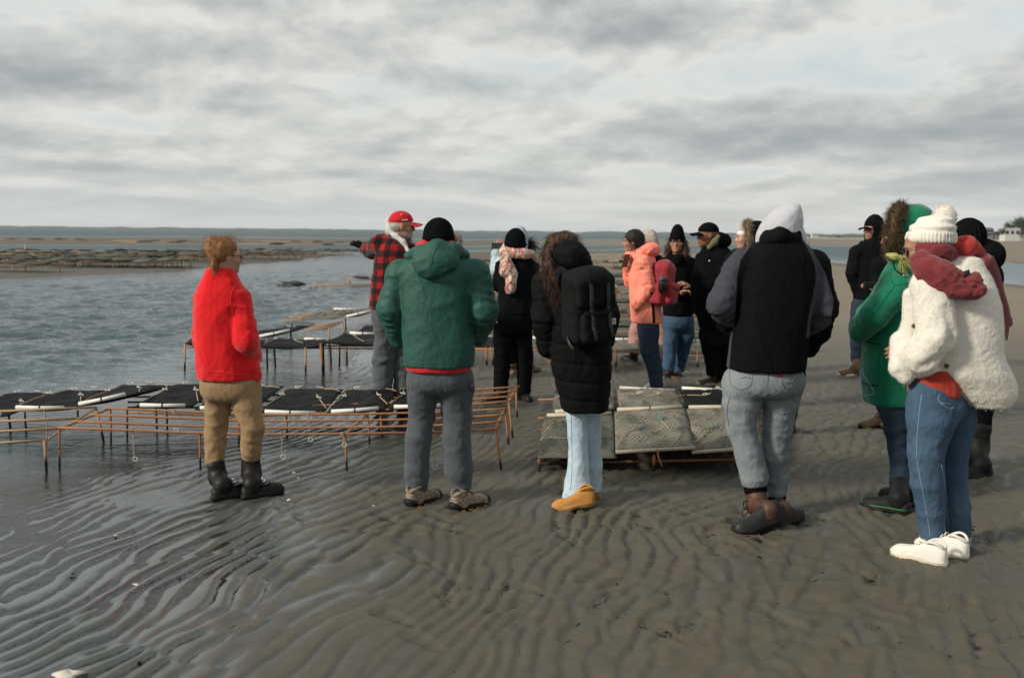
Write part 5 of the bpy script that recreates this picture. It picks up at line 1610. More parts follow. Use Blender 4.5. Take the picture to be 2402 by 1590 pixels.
    for i in range(8):
        x0, x1 = X[i] + .015, X[i + 1] - .015
        FL = np.array([x0, 8.02, zf[i] + tl[i][0]]); FR = np.array([x1, 8.02, zf[i] + tl[i][1]]); BR = np.array([x1 + .0, 9.04, zb[i]]); BL = np.array([x0, 9.04, zb[i]])
        bag(names[i], FL, FR, BR, BL, BLKBAG, 'front', PVC, 'black bags on the near rack', 11 + i, [(1.0, .18, .80, .42, 0), (0.0, .18, .12, .50, 0), (1.0, .85, .70, .90, 0), (0.0, .85, .18, .90, 0)], .045, .016, pin=.10)
    # --- rack D with silted bags, low
    root, b0 = rackroot('low rusty rack under the silted mesh bags', at(1520, 1060, 7.5))
    for (x0, y0, x1, y1, Y) in ((1264.5, 1078, 1265.7, 1116, 6.9), (1533.8, 1066, 1533.8, 1118, 6.9), (1750, 1062, 1752, 1116, 6.9), (1290, 985, 1291, 1020, 8.1), (1600, 975, 1601, 1010, 8.1)):
        rod(at(x0, y0, Y), at(x1, y1, Y) + np.array([0, 0, -.05]), .011, RUST, root, 'leg', b0)
    for Y, y in ((6.95, 1078), (7.4, 1036), (7.9, 1000), (8.4, 972), (9.2, 930)):
        rod(at(1262, y, Y) + np.array([0, 0, -.03]), at(1790, y - 12, Y) + np.array([0, 0, -.03]), .010, RUST, root, 'bar', b0)
    a = at(1542, 1053, 6.85); rod(a, at(1553, 1094, 6.8), .007, RUST, root, 'bent_rod', b0, [at(1544, 1070, 6.82)])
    D = [('silted mesh bag at the near left corner of the low rack', (1261, 1073), (1447, 1074), (1441, 974), (1276, 979), SAND2, 1), ('silted mesh bag in the middle of the low rack front row', (1444, 1060), (1630, 1050), (1607, 958), (1441, 966), SAND1, 2),
         ('silted mesh bag behind the grey jeans, low rack front row', (1623, 1061), (1789, 1049), (1776, 956), (1609, 960), SAND1, 3)]
    for k, (lab, fl, fr, br, bl, mt, sd_) in enumerate(D):
        FL, FR, BR, BL = at(*fl, 6.88), at(*fr, 6.88), at(*br, 8.34), at(*bl, 8.34)
        bag(lab, FL, FR, BR, BL, mt, 'back', OLDPVC, 'silted bags on the low rack', 30 + sd_, [(.02, .12, .33, .42, 0), (.98, .80, .72, .78, 0), (.72, .40, .62, .55, 0)] if k else [(.0, .35, .35, .30, 0), (.05, .5, .3, .75, 0)], .030, .036, .019, TEAL, .0)
        if k: 
            Vp, Fp = tube([FL - (FL + FR + BR + BL) / 4 + np.array([0, 0, .0]), FR - (FL + FR + BR + BL) / 4], .013, 8); o_ = [o for o in bpy.data.objects if o.get('label') == lab][0]; mk('edge_rod', Vp, Fp, OLDPVC, o_)
    E = [('silted mesh bag behind the puffer coat, low rack back row', (1296, 970), (1442, 958), (1446, 914), (1301, 916), SAND2, 'front', OLDPVC), ('silted mesh bag with pale pipe in the middle of the back row', (1452, 957), (1602, 953), (1589, 920), (1447, 913), SAND1, 'back', PVC),
         ('dark mesh bag with white pipe at the end of the low rack', (1610, 953), (1764, 953), (1750, 921), (1593, 914), BLKBAG, 'back', PVC)]
    for k, (lab, fl, fr, br, bl, mt, sd_, pm) in enumerate(E):
        bag(lab, at(*fl, 8.42), at(*fr, 8.42), at(*br, 9.75), at(*bl, 9.75), mt, sd_, pm, 'silted bags on the low rack', 40 + k, [(.02, .55, .30, .50, 0), (.98, .55, .66, .42, 0)], .040, .032, .019, None, .0)

def mid_racks():
    B = 'black bags on the racks standing in the shallows'
    DR = rust_mat('dark_rebar', (.16, .075, .04), (.06, .03, .02))
    def mb(lab, fl, fr, br, bl, Yf, Yb, mat=BLKBAG, pipe=None, pm=PVC, k=0, ties=(), group=B, lump=.02):
        return bag(lab, at(*fl, Yf), at(*fr, Yf), at(*br, Yb), at(*bl, Yb), mat, pipe, pm, group, 60 + k, ties, .05, lump, .022, None, .03)
    T = [(.98, .3, .8, .5, 0), (.02, .3, .2, .5, 0)]
    mb('black mesh bag showing left of the red fleece, in the shallows', (434, 806), (520, 812), (528, 793), (450, 795), 11.9, 12.9, k=1)
    mb('black mesh bag just right of the red fleece hem, in the shallows', (540, 814), (611, 813), (622, 797), (556, 797), 11.9, 12.9, k=9)
    mb('black mesh bag beside the red fleece elbow, sagging in the middle', (611, 812), (717, 816), (712, 797), (640, 796), 11.9, 12.9, k=2, ties=T)
    mb('black mesh bag pointed towards the plaid jacket, in the shallows', (717, 815), (768, 805), (766, 799), (712, 798), 11.9, 12.9, pipe='back', k=3)
    mb('wide black mesh bag left of the plaid man with two pipes', (756, 803), (884, 809), (884, 786), (818, 784), 11.9, 13.0, pipe='back', k=4, ties=[(.75, .1, .45, .55, 0), (.75, .1, .98, .4, 0)])
    mb('black mesh bag with a slanting white pipe beyond the red fleece', (604, 792), (683, 776), (737, 762), (600, 776), 14.6, 15.8, pipe='front', k=5)
    mb('oyster filled bag with shells along its edge near the water', (738, 748), (808, 743), (848, 727), (780, 727), 17.0, 18.4, mat=sandbag('shelly_netting', (.05, .05, .045), (.24, .22, .18), net=False), pipe='back', k=6, lump=.05)
    mb('pale silted bag with a slanting pipe beside the plaid man', (810, 745), (872, 731), (880, 722), (850, 726), 17.0, 18.4, mat=SAND2, pipe='front', k=7)
    mb('small black bag with rusty rod ends beside the plaid man', (836, 780), (884, 778), (884, 764), (862, 764), 15.2, 16.2, k=8)
    root, b0 = rackroot('rusty rack standing in the shallows behind the red fleece', at(640, 810, 12.3))
    for (x0, y0, x1, y1, Y, m_) in ((434, 808, 433, 864, 11.9, PALERUST), (717, 815, 717, 872, 11.9, PALERUST), (752, 806, 758, 873, 11.9, RUST), (758, 808, 760, 860, 12.1, DR), (775, 808, 777, 842, 12.8, RUST), (797, 808, 796, 846, 12.6, RUST), (813, 808, 814, 840, 12.9, RUST), (626, 813, 627, 850, 12.2, DR), (643, 814, 646, 848, 12.4, DR)):
        rod(at(x0, y0, Y), at(x1, y1, Y) + np.array([0, 0, -.08]), .012, m_, root, 'leg', b0)
    for Y, y0, y1 in ((11.95, 811, 812), (12.3, 805, 806), (12.7, 799, 800)):
        rod(at(434, y0 - 2, Y) - np.array([0, 0, .03]), at(884, y1, Y) - np.array([0, 0, .03]), .009, RUST, root, 'bar', b0)
    root, b0 = rackroot('empty pale rebar frame behind the white pipes, in the shallows', at(740, 775, 15))
    for (xa, ya, xb, yb, Y) in ((704, 779, 772, 770, 14.6), (716, 773, 783, 764, 15.0), (727, 767, 795, 760, 15.4), (737, 763, 804, 755, 15.8)):
        rod(at(xa, ya, Y), at(xb, yb, Y), .010, PALERUST, root, 'bar', b0)
    rod(at(772, 770, 14.6), at(804, 755, 15.8), .010, PALERUST, root, 'crossbar', b0)
    for (x0, y0, x1, y1, Y) in ((772, 770, 772, 800, 14.6), (804, 756, 809, 790, 15.8), (640, 786, 641, 806, 14.6), (682, 778, 684, 800, 14.7), (810, 746, 812, 772, 17.0)):
        rod(at(x0, y0, Y), at(x1, y1, Y) + np.array([0, 0, -.08]), .013, DR if x0 in (640, 682, 810) else PALERUST, root, 'leg', b0)
    root, b0 = rackroot('thin pale rebar frame farthest out beside the shelly bag', at(710, 745, 17.5))
    for (xa, ya, xb, yb, Y) in ((668, 751, 740, 749, 17.0), (680, 745.5, 750, 743, 17.5), (692, 741, 758, 738, 18.0), (705, 737, 764, 733, 18.4)):
        rod(at(xa, ya, Y), at(xb, yb, Y), .010, PALERUST, root, 'bar', b0)
    rod(at(668, 751, 17.0), at(706, 737, 18.4), .010, PALERUST, root, 'crossbar', b0)
    for (x0, y0, x1, y1, Y) in ((668, 751, 668, 766, 17.0), (684, 746, 685, 766, 17.4), (709, 738, 713, 764, 18.4)):
        rod(at(x0, y0, Y), at(x1, y1, Y) + np.array([0, 0, -.1]), .011, PALERUST, root, 'leg', b0)
    # --- row at mid distance running behind the group
    G = 'silted bags on the row behind the group'
    rowp = [(1110, 1160, 'dark bag between the green jacket and the scarf woman', BLKBAG), (1244, 1290, 'grey bag between the scarf woman and the puffer coat', SAND2), (1425, 1500, 'shelly silted bag left of the coral jacket hem', SAND1), (1535, 1560, 'silted bag glimpsed between coral jacket and blue jeans', SAND2), (1612, 1650, 'dark silted bag between the blue jeans and the black trousers', SAND2)]
    root, b0 = rackroot('low rack crossing behind the whole group', at(1400, 815, 12.6))
    rod(at(1100, 812, 12.5) - np.array([0, 0, .03]), at(1660, 824, 12.5) - np.array([0, 0, .03]), .012, RUST, root, 'bar', b0); rod(at(1100, 797, 13.6) - np.array([0, 0, .03]), at(1660, 803, 13.6) - np.array([0, 0, .03]), .012, RUST, root, 'bar', b0)
    for (x0, y0, x1, y1) in ((1140, 814, 1142, 848), (1151, 814, 1158, 852), (1548, 822, 1550, 852), (1444, 820, 1445, 852), (1636, 824, 1637, 852)):
        rod(at(x0, y0, 12.5), at(x1, y1, 12.5) + np.array([0, 0, -.05]), .013, RUST, root, 'leg', b0)
    for k, (xa, xb, lab, mt) in enumerate(rowp):
        y0 = 812 + (xa - 1100) * .02
        mb(lab, (xa, y0), (xb, y0 + 1), (xb - 2, y0 - 20), (xa + 1, y0 - 20), 12.5, 13.6, mat=mt, pipe='back', k=20 + k, group=G)

def far_racks():
    rg = np.random.default_rng(77)
    metas = []
    for k in range(9):
        w, l = .52, 1.0
        V, Q = bagmesh(np.array([-w / 2, -l / 2, 0]), np.array([w / 2, -l / 2, 0]), np.array([w / 2, l / 2, 0]), np.array([-w / 2, l / 2, 0]), .06, 100 + k, 9, 11, .035, 0)
        metas.append(meshdata('net_bag', V, Q, FARBAG[k % 3]))
    def far_bag(x, y, z, lab, grp, sc=1.0):
        o = obj('oyster_bag', metas[rg.integers(0, 9)], None, (x, y, z), (rg.normal() * .05, rg.normal() * .05, rg.normal() * .06), (sc * (.95 + .1 * rg.random()), sc, sc * (.6 + .6 * rg.random())))
        prop(o, lab, 'oyster bag', grp)
    pale = plain('driftwood', (.34, .29, .22), .9, 0, .3, 8)
    def row(px0, px1, Y, z, lab, grp, racklab, rackgrp, pitch=.56, sc=1.0, fill=.85, tilt=0.0, legs=True, rm=None):
        a = at(px0, 600, Y); b = at(px1, 600, Y); n = max(1, int((b[0] - a[0]) / (pitch * sc)))
        for i in range(n):
            if rg.random() > fill: continue
            u = (i + .5) / n
            far_bag(a[0] + (b[0] - a[0]) * u, Y + .12 * rg.normal() + tilt * u, z + .02 * rg.normal(), lab, grp, sc)
        parts = [tube([(a[0] - .1, Y - .45 * sc, z - .05), (b[0] + .1, Y - .45 * sc + tilt, z - .05)], .014 * sc, 4), tube([(a[0] - .1, Y + .45 * sc, z - .05), (b[0] + .1, Y + .45 * sc + tilt, z - .05)], .014 * sc, 4)]
        if legs:
            for i in range(0, n + 2, 2):
                i = min(i, n)
                u = i / max(1, n); x = a[0] + (b[0] - a[0]) * u
                for s_ in (-.45, .45): parts.append(tube([(x + .04 * rg.normal(), Y + s_ * sc + tilt * u, -.25), (x, Y + s_ * sc + tilt * u, z - .04)], .016 * sc, 4))
        V, Fc = join(parts); c = np.array([(a[0] + b[0]) / 2, Y, 0]); o = mk('oyster_rack', V - c, Fc, rm or PALERUST); o.location = c
        prop(o, racklab, 'rack', rackgrp)
    # left sandbar
    GL, GLr = 'bags on the sandbar to the left', 'racks on the sandbar to the left'
    LL, LR = 'weathered oyster bag in the crowded rows on the left sandbar', 'low rack of weathered bags on the left sandbar'
    for (p0, p1, Y, fill) in ((-40, 118, 37.5, 1), (-40, 60, 41.5, .95), (-40, 250, 47.5, .95), (120, 420, 48.5, .95), (300, 560, 50.5, .95), (110, 372, 42.0, .95), (60, 450, 45.5, .92), (-30, 330, 50, .8), (200, 470, 52, .9), (340, 640, 55, .85), (90, 300, 57, .6), (480, 745, 60, .95), (260, 560, 64, .9), (600, 845, 70, .9), (-40, 200, 44, 1), (200, 440, 43.8, .9), (-40, 480, 54, .95), (20, 420, 61, .9), (420, 700, 57.5, .95), (520, 800, 65, .9)):
        row(p0, p1, Y, .36, LL, GL, LR, GLr, .56, 1.12, fill, rg.normal() * .5)
    GF, FL_, FR_ = 'bags on the farthest sandbar', 'dark oyster bag on the farthest sandbar towards the horizon', 'rack on the farthest sandbar towards the horizon'
    for (p0, p1, Y, fill) in ((0, 110, 120, .8), (120, 262, 125, .85), (270, 460, 118, .8), (300, 520, 104, .7), (560, 860, 100, .6), (620, 820, 125, .6)):
        row(p0, p1, Y, .35, FL_, GF, FR_, 'racks on the farthest sandbar', 1.25, 2.0, fill, 0, True)
    # rows behind the group, seen in the gaps
    GC, CL, CR = 'bags in the rows beyond the group', 'silted oyster bag in the rows seen between the people', 'rack in the rows seen between the people'
    for i, (Y, z) in enumerate(((15.8, .22), (18.5, .25), (21.5, .25), (25, .28), (29, .28), (34, .3), (41, .3), (50, .32))):
        for (p0, p1) in (((1075, 1700),) if i < 5 else ((1080, 1168), (1370, 1482), (1605, 1650))):
            if p1 - p0 < 35 and i > 5: continue
            row(p0, p1, Y, z, CL, GC, CR, 'racks in the rows beyond the group',   .56, 1.0 + .04 * i, .97, 0, True, RUST if i % 2 else PALERUST)
    # driftwood boards and a low rack stub out in the water
    for k, (x0, y0, x1, y1, Y, lab) in enumerate(((1396, 598, 1424, 601, 42, 'pale board lying on the far racks behind the coral jacket'), (1428, 613, 1452, 613, 36, 'short white board on the racks left of the coral hood'), (1438, 672, 1448, 672, 22, 'white pipe stub on the racks left of the coral sleeve'))):
        a, b = at(x0, y0, Y), at(x1, y1, Y); c = (a + b) / 2; L_ = np.linalg.norm(b - a)
        V, Q = Solid(L_ / 40).rbox((0, 0, 0), (L_ / 2, .07, .035), .02).mesh(1); o = mk('plank', V, Q, pale); o.location = c; prop(o, lab, 'plank')
    row(662, 704, 30.5, .10, 'dark bag awash beside the long low rack in open water', None, 'low rack awash in the open water left of the plaid man', None, .6, 1.0, .9, 0, True, PALERUST)
    row(735, 880, 29.0, .16, 'dark bag on the awash rack beside the plaid arm', 'bags awash beside the plaid man', 'long pale rack awash beside the plaid man', None, .6, 1.0, .25, 0, True, PALERUST)
    row(815, 875, 31.5, .22, 'dark bag on the awash rack beside the plaid arm', 'bags awash beside the plaid man', 'short rack of dark bags awash beside the plaid arm', None, .6, 1.0, 1.0, 0, True, PALERUST)
    # marker stake
    a = gr(59, 600); s_ = empty('marker_stake', (a[0], a[1], -.1), 'thin white marker stake standing on the left sandbar', 'stake')
    V, Fc = tube([(0, 0, -.2), (.01, 0, .4), (.02, 0, .75)], [.022, .020, .018], 8); mk('pole', V, Fc, PVC, s_)
    V, Fc = tube([(.018, 0, .62), (.02, 0, .75)], [.035, .035], 8); mk('sleeve', V, Fc, PVC, s_)

def shells():
    rg = np.random.default_rng(21)
    shm = plain('oyster_shell', (.58, .54, .46), .7, 0, .25, 60, .3)
    dkm = plain('dark_shell', (.03, .028, .026), .6, 0, .3, 60, .3)
    mudm = plain('mud_cast', (.085, .074, .055), .8, 0, .3, 40, .4)
    def shell(px, py, size, mat, lab, grp=None):
        p = gr(px, py); n = 14; V = []; a0 = rg.random() * 6.28
        for ring, (rr, zz) in enumerate(((1.0, 0), (.8, .16), (.45, .28), (.0, .30))):
            for i in range(n):
                a = a0 + 6.283 * i / n; w = 1 + .22 * math.sin(3 * a + ring) + .12 * rg.normal()
                V.append((math.cos(a) * rr * w * size, math.sin(a) * rr * w * size * .62, zz * size * (1 + .2 * rg.normal()) + .002))
        Fc = [(r_ * n + i, r_ * n + (i + 1) % n, (r_ + 1) * n + (i + 1) % n, (r_ + 1) * n + i) for r_ in range(3) for i in range(n)] + [tuple(range(n - 1, -1, -1))]
        o = mk('shell', V, Fc, mat); o.location = (p[0], p[1], -.004); o.rotation_euler = (rg.normal() * .15, rg.normal() * .15, rg.random() * 6.28)
        prop(o, lab, 'shell', grp)
    for (x, y, s_, lab) in ((160, 1582, .060, 'large white oyster shell at the bottom left corner'), (678, 1172, .026, 'pale shell beside the toe of the black boot'), (690, 1108, .020, 'small pale shell in the puddle behind the black boots'), (320, 1370, .018, 'bright white shell chip on the left ripples'), (272, 1255, .014, 'pale shell chip in the wet film left of the boots'), (170, 1345, .016, 'dark shell at the ripple edge on the left'), (312, 1248, .013, 'dark shell chip close to the pale chip')):
        shell(x, y, s_, dkm if 'dark' in lab else shm, lab)
    for (x, y, s_) in ((877, 1186, .014), (1124, 1213, .012), (1093, 1272, .009), (1412, 1256, .010), (1220, 1360, .012), (1178, 1352, .010), (1326, 1416, .010), (1128, 1522, .013), (1980, 1108, .022), (2345, 1118, .014), (640, 1150, .012), (700, 1120, .014), (1290, 1392, .008), (1455, 1512, .008), (2290, 1308, .010)):
        shell(x, y, s_, shm, 'small white shell chip on the trampled sand', 'white shell chips')
    for (x, y, s_) in ((862, 1325, .013), (979, 1452, .013), (1238, 1500, .020), (1415, 1405, .020), (1224, 1440, .008), (330, 1548, .016), (422, 1350, .010), (2030, 1415, .016), (1985, 1518, .016), (1870, 1474, .010), (2082, 1450, .022), (1525, 1208, .016), (1420, 1232, .009)):
        shell(x, y, s_, dkm if s_ < .015 else mudm, 'small dark pebble or mud clump on the trampled sand', 'dark specks on the sand')
    # worm casts and trodden crumbs of mud: uncountable
    parts = []
    pts = [(1355 + 145 * rg.random(), 1455 + 30 * rg.normal()) for _ in range(26)] + [(960 + 80 * rg.random(), 1560 + 8 * rg.normal()) for _ in range(12)] + [(1000 + 1400 * rg.random(), 1220 + 360 * rg.random()) for _ in range(420)] + [(1650 + 750 * rg.random(), 1120 + 150 * rg.random()) for _ in range(120)]
    Vs = []; Qs = []; o_ = 0
    for (x, y) in pts:
        p = gr(x, y); L_ = .010 + .022 * rg.random() ** 2; a = rg.random() * 6.28; d = np.array([math.cos(a), math.sin(a), 0]) * L_; r_ = .0025 + .003 * rg.random()
        V, Fc = tube([p - d + [0, 0, -.003], p + [0, 0, .002 + .4 * r_] + .3 * L_ * rg.normal(size=3) * [1, 1, 0], p + d + [0, 0, -.003]], [r_ * .6, r_, r_ * .5], 5)
        parts.append((V, Fc))
    V, Fc = join(parts); o = mk('mud_crumbs', V, Fc, mudm); prop(o, 'worm casts and crumbs of trodden mud scattered over the sand', None, None, 'stuff')

# ------------------------------------------------------------ 4: woman with the printed scarf
def woman_scarf():
    f = Fig(9.9, 1205, 'woman in black coat and black beanie with a pale floral scarf')
    H = Head(f, 1206, 573, 0, yaw=62, pitch=-6, size=.97)
    rows = [(600, 1186, 1238, .09), (620, 1172, 1250, .13), (650, 1166, 1254, .15), (690, 1169, 1251, .15), (738, 1166, 1249, .15)]
    aL = f.ch([(1180, 628, .0, .075), (1170, 668, .16, .07), (1180, 640, .32, .055)])
    aR = f.ch([(1246, 628, .02, .075), (1248, 680, .06, .07), (1240, 715, .2, .055)])
    lL = f.ch([(1184, 755, 0, .11), (1180, 800, 0, .095), (1178, 850, .02, .08), (1174, 926, 0, .068)])
    lR = f.ch([(1224, 755, 0, .11), (1227, 800, .02, .09), (1230, 855, .05, .078), (1229, 924, .05, .066)])
    body(f, H, rows, [aL, aR], [lL, lR], (.44, .22, .13), hair=(.02, .015, .01))
    jacket(f, 'coat', rows, [aL, aR], BLACK, seed=5.5, dp=.007)
    trousers(f, [(730, 1160, 1250, .15), (760, 1158, 1248, .16), (785, 1158, 1246, .15)], [lL, lR], BLACK2, amp=.006, seed=1.4)
    shoe(f, (1186, 942), (1143, 946), LEATHER, RUBBER, 'boot', .095, length=.265, details='heel', shaft=[(f.P(1175, 920, 0), .06)])
    shoe(f, (1218, 935), (1244, 944), LEATHER, RUBBER, 'boot', .095, length=.265, details='heel', shaft=[(f.P(1228, 918, .05), .06)])
    beanie(f, H, BLACK2, top=.165, r=(.094, .112), lo=-.012, tilt=10, slack=.0)
    def sc():
        def g(t, b, co):
            n = t.noise(co, 22, 4, .6, 1.5); n2 = t.noise(t.mapping(co, loc=(4, 2, 1)), 14, 3, .6, 1.0)
            c = t.ramp(n, [(.36, (.30, .07, .06)), (.45, (.42, .20, .16)), (.52, (.62, .50, .40)), (.62, (.66, .57, .47)), (.72, (.28, .22, .24))])
            c = t.mix(t.ramp(n2, [(.55, 0.), (.6, 1.)]), c, (.36, .10, .085))
            t.set(b, 'Base Color', c); t.set(b, 'Roughness', .85); t.set(b, 'Sheen Weight', .2)
        return principled('floral_print', g)
    S = Solid(.0075)
    S.chain(f.ch([(1189, 590, -.10, .028), (1206, 594, -.13, .042), (1228, 596, -.13, .044), (1244, 596, -.06, .036)]), .02)
    S.chain(f.ch([(1189, 590, -.10, .028), (1182, 592, -.02, .045), (1183, 576, .0, .02)]), .02)
    S.chain(f.ch([(1188, 596, -.12, .03), (1186, 612, -.13, .05), (1190, 633, -.14, .075), (1196, 640, -.15, .06)]), .02)
    S.chain(f.ch([(1204, 642, -.16, .04), (1198, 660, -.17, .045), (1197, 677, -.17, .05)]), .02)
    S.chain(f.ch([(1244, 596, -.06, .03), (1256, 606, .0, .025), (1258, 618, .0, .01)]), .02)
    put(f, 'scarf', S, sc(), extra=lambda V, N: drape(V, .012, 13, 4, .8, 2.0) + .003 * perlin(V * 25))
    rg = np.random.default_rng(12); n = 260
    P = np.array([f.P(1238 + 6 * a_, 565 + 20 * b_, .05) for a_, b_ in rg.random((n, 2))])
    V, Q = strands(P, np.tile(np.array([.7, 0, .35]), (n, 1)), .13, .004, 6, .022, .5, .5, rg)
    o = mk('windblown_hair', V, Q, cols('black_hair', (.018, .014, .012)), f.root); o['kind'] = 'stuff'
    V, Fc = tube([f.P(1165 + 0, 755, -.16), f.P(1166, 757, -.17)], .008, 8); mk('button', V, Fc, STEEL, f.root)

def phone(label, c, rot, Y=None):
    root = empty('phone', c, label, 'phone')
    root.rotation_euler = Matrix(rot.tolist()).to_euler()
    V, Q = Solid(.004).rbox((0, 0, 0), (.038, .006, .076), .006).mesh(1)
    o = mk('case', V, Q, RUBBER, root)
    V, Fc = box((0, -.0062, 0), (.068, .0015, .142)); mk('screen', V, Fc, GLASSM, root, False)
    V, Q = Solid(.003).rbox((-.018, .008, .052), (.013, .004, .013), .004).mesh(1); mk('camera_bump', V, Q, LEATHER, root)
    return root

# ------------------------------------------------------------ 4b: light blue jacket, mostly hidden
def person_blue():
    f = Fig(11.7, 1208, 'person in a pale blue jacket holding up a phone behind the scarf woman')
    H = Head(f, 1216, 562, 0, yaw=20, pitch=-5, size=.98)
    rows = [(592, 1192, 1232, .09), (610, 1180, 1242, .12), (650, 1176, 1246, .14), (720, 1176, 1246, .14)]
    aL = f.ch([(1180, 618, .02, .075), (1163, 636, .10, .07), (1165, 597, .12, .062), (1168, 588, .12, .05)])
    aR = f.ch([(1240, 622, .0, .07), (1246, 670, .0, .065), (1240, 710, .1, .055)])
    lL = f.ch([(1196, 735, 0, .09), (1196, 790, 0, .08), (1199, 850, 0, .06)]); lR = f.ch([(1228, 735, 0, .09), (1232, 790, 0, .08), (1240, 848, 0, .06)])
    body(f, H, rows, [aL, aR], [lL, lR], FAIR, hands=[dict(wrist=f.P(1167, 588, .10), fwd=np.array([.25, 0, 1.0]), palm=np.array([.3, 1, 0]), side=1, curl=.6)])
    pb = fabric('pale_blue_nylon', (.42, .52, .56), .7, .15, sheen=.05)
    jacket(f, 'jacket', rows, [aL, aR], pb, seed=3.3, dp=.006, arm_amp=.012)
    trousers(f, [(715, 1182, 1242, .13), (750, 1184, 1244, .13)], [lL, lR], BLACK, amp=.004)
    hood_up(f, H, fabric('grey_blue_hood', (.36, .40, .47), .8, .1), r=(.105, .125, .145))
    bm = plain('tan_boot', (.16, .11, .06), .7)
    shoe(f, (1206, 880), (1193, 873), bm, RUBBER, 'boot', .1, length=.27, details='heel', shaft=[(f.P(1200, 850, 0), .06)])
    shoe(f, (1236, 876), (1252, 873), bm, RUBBER, 'boot', .1, length=.27, details='heel', shaft=[(f.P(1240, 848, 0), .06)])
    phone('black phone held up beside the black beanie of the scarf woman', at(1168, 577, 11.72), rotm(10, -8, 0) @ rotm(0, 0, 90))

# ------------------------------------------------------------ 3b: fur hood behind the green jacket
def person_behind_green():
    f = Fig(11.2, 1066, 'person in a black parka with pale fur hood trim hidden behind the green jacket')
    H = Head(f, 1062, 568, 0, yaw=-10, pitch=-5, size=.98)
    rows = [(596, 1046, 1084, .09), (612, 1030, 1098, .12), (660, 1028, 1100, .14), (740, 1030, 1098, .14)]
    aL = f.ch([(1034, 622, 0, .07), (1030, 670, 0, .065), (1034, 715, .1, .05)]); aR = f.ch([(1094, 622, 0, .07), (1098, 670, 0, .065), (1094, 715, .1, .05)])
    lL = f.ch([(1050, 755, 0, .09), (1050, 810, 0, .075), (1050, 875, 0, .06)]); lR = f.ch([(1080, 755, 0, .09), (1080, 810, 0, .075), (1080, 875, 0, .06)])
    body(f, H, rows, [aL, aR], [lL, lR], FAIR)
    jacket(f, 'parka', rows, [aL, aR], BLACK, seed=9)
    trousers(f, [(735, 1036, 1094, .13), (760, 1036, 1094, .13)], [lL, lR], BLACK, amp=.004)
    hood_up(f, H, BLACK, r=(.10, .12, .12), c=(0, -.02, -.02), opening=False)
    furm = cols('pale_fur', (.36, .31, .25), .5)
    fur_loop(f, [H.H(.11 * math.cos(a_), -.11, .005 + .075 * math.sin(a_)) for a_ in np.linspace(0, 6.28, 9)[:-1]], furm, r=.03, n=1500, length=.05)
    for x in (1050, 1080):
        shoe(f, (x, 893), (x + 3, 885), LEATHER, RUBBER, 'boot', .1, length=.27, details='heel', shaft=[(f.P(x, 865, 0), .06)])

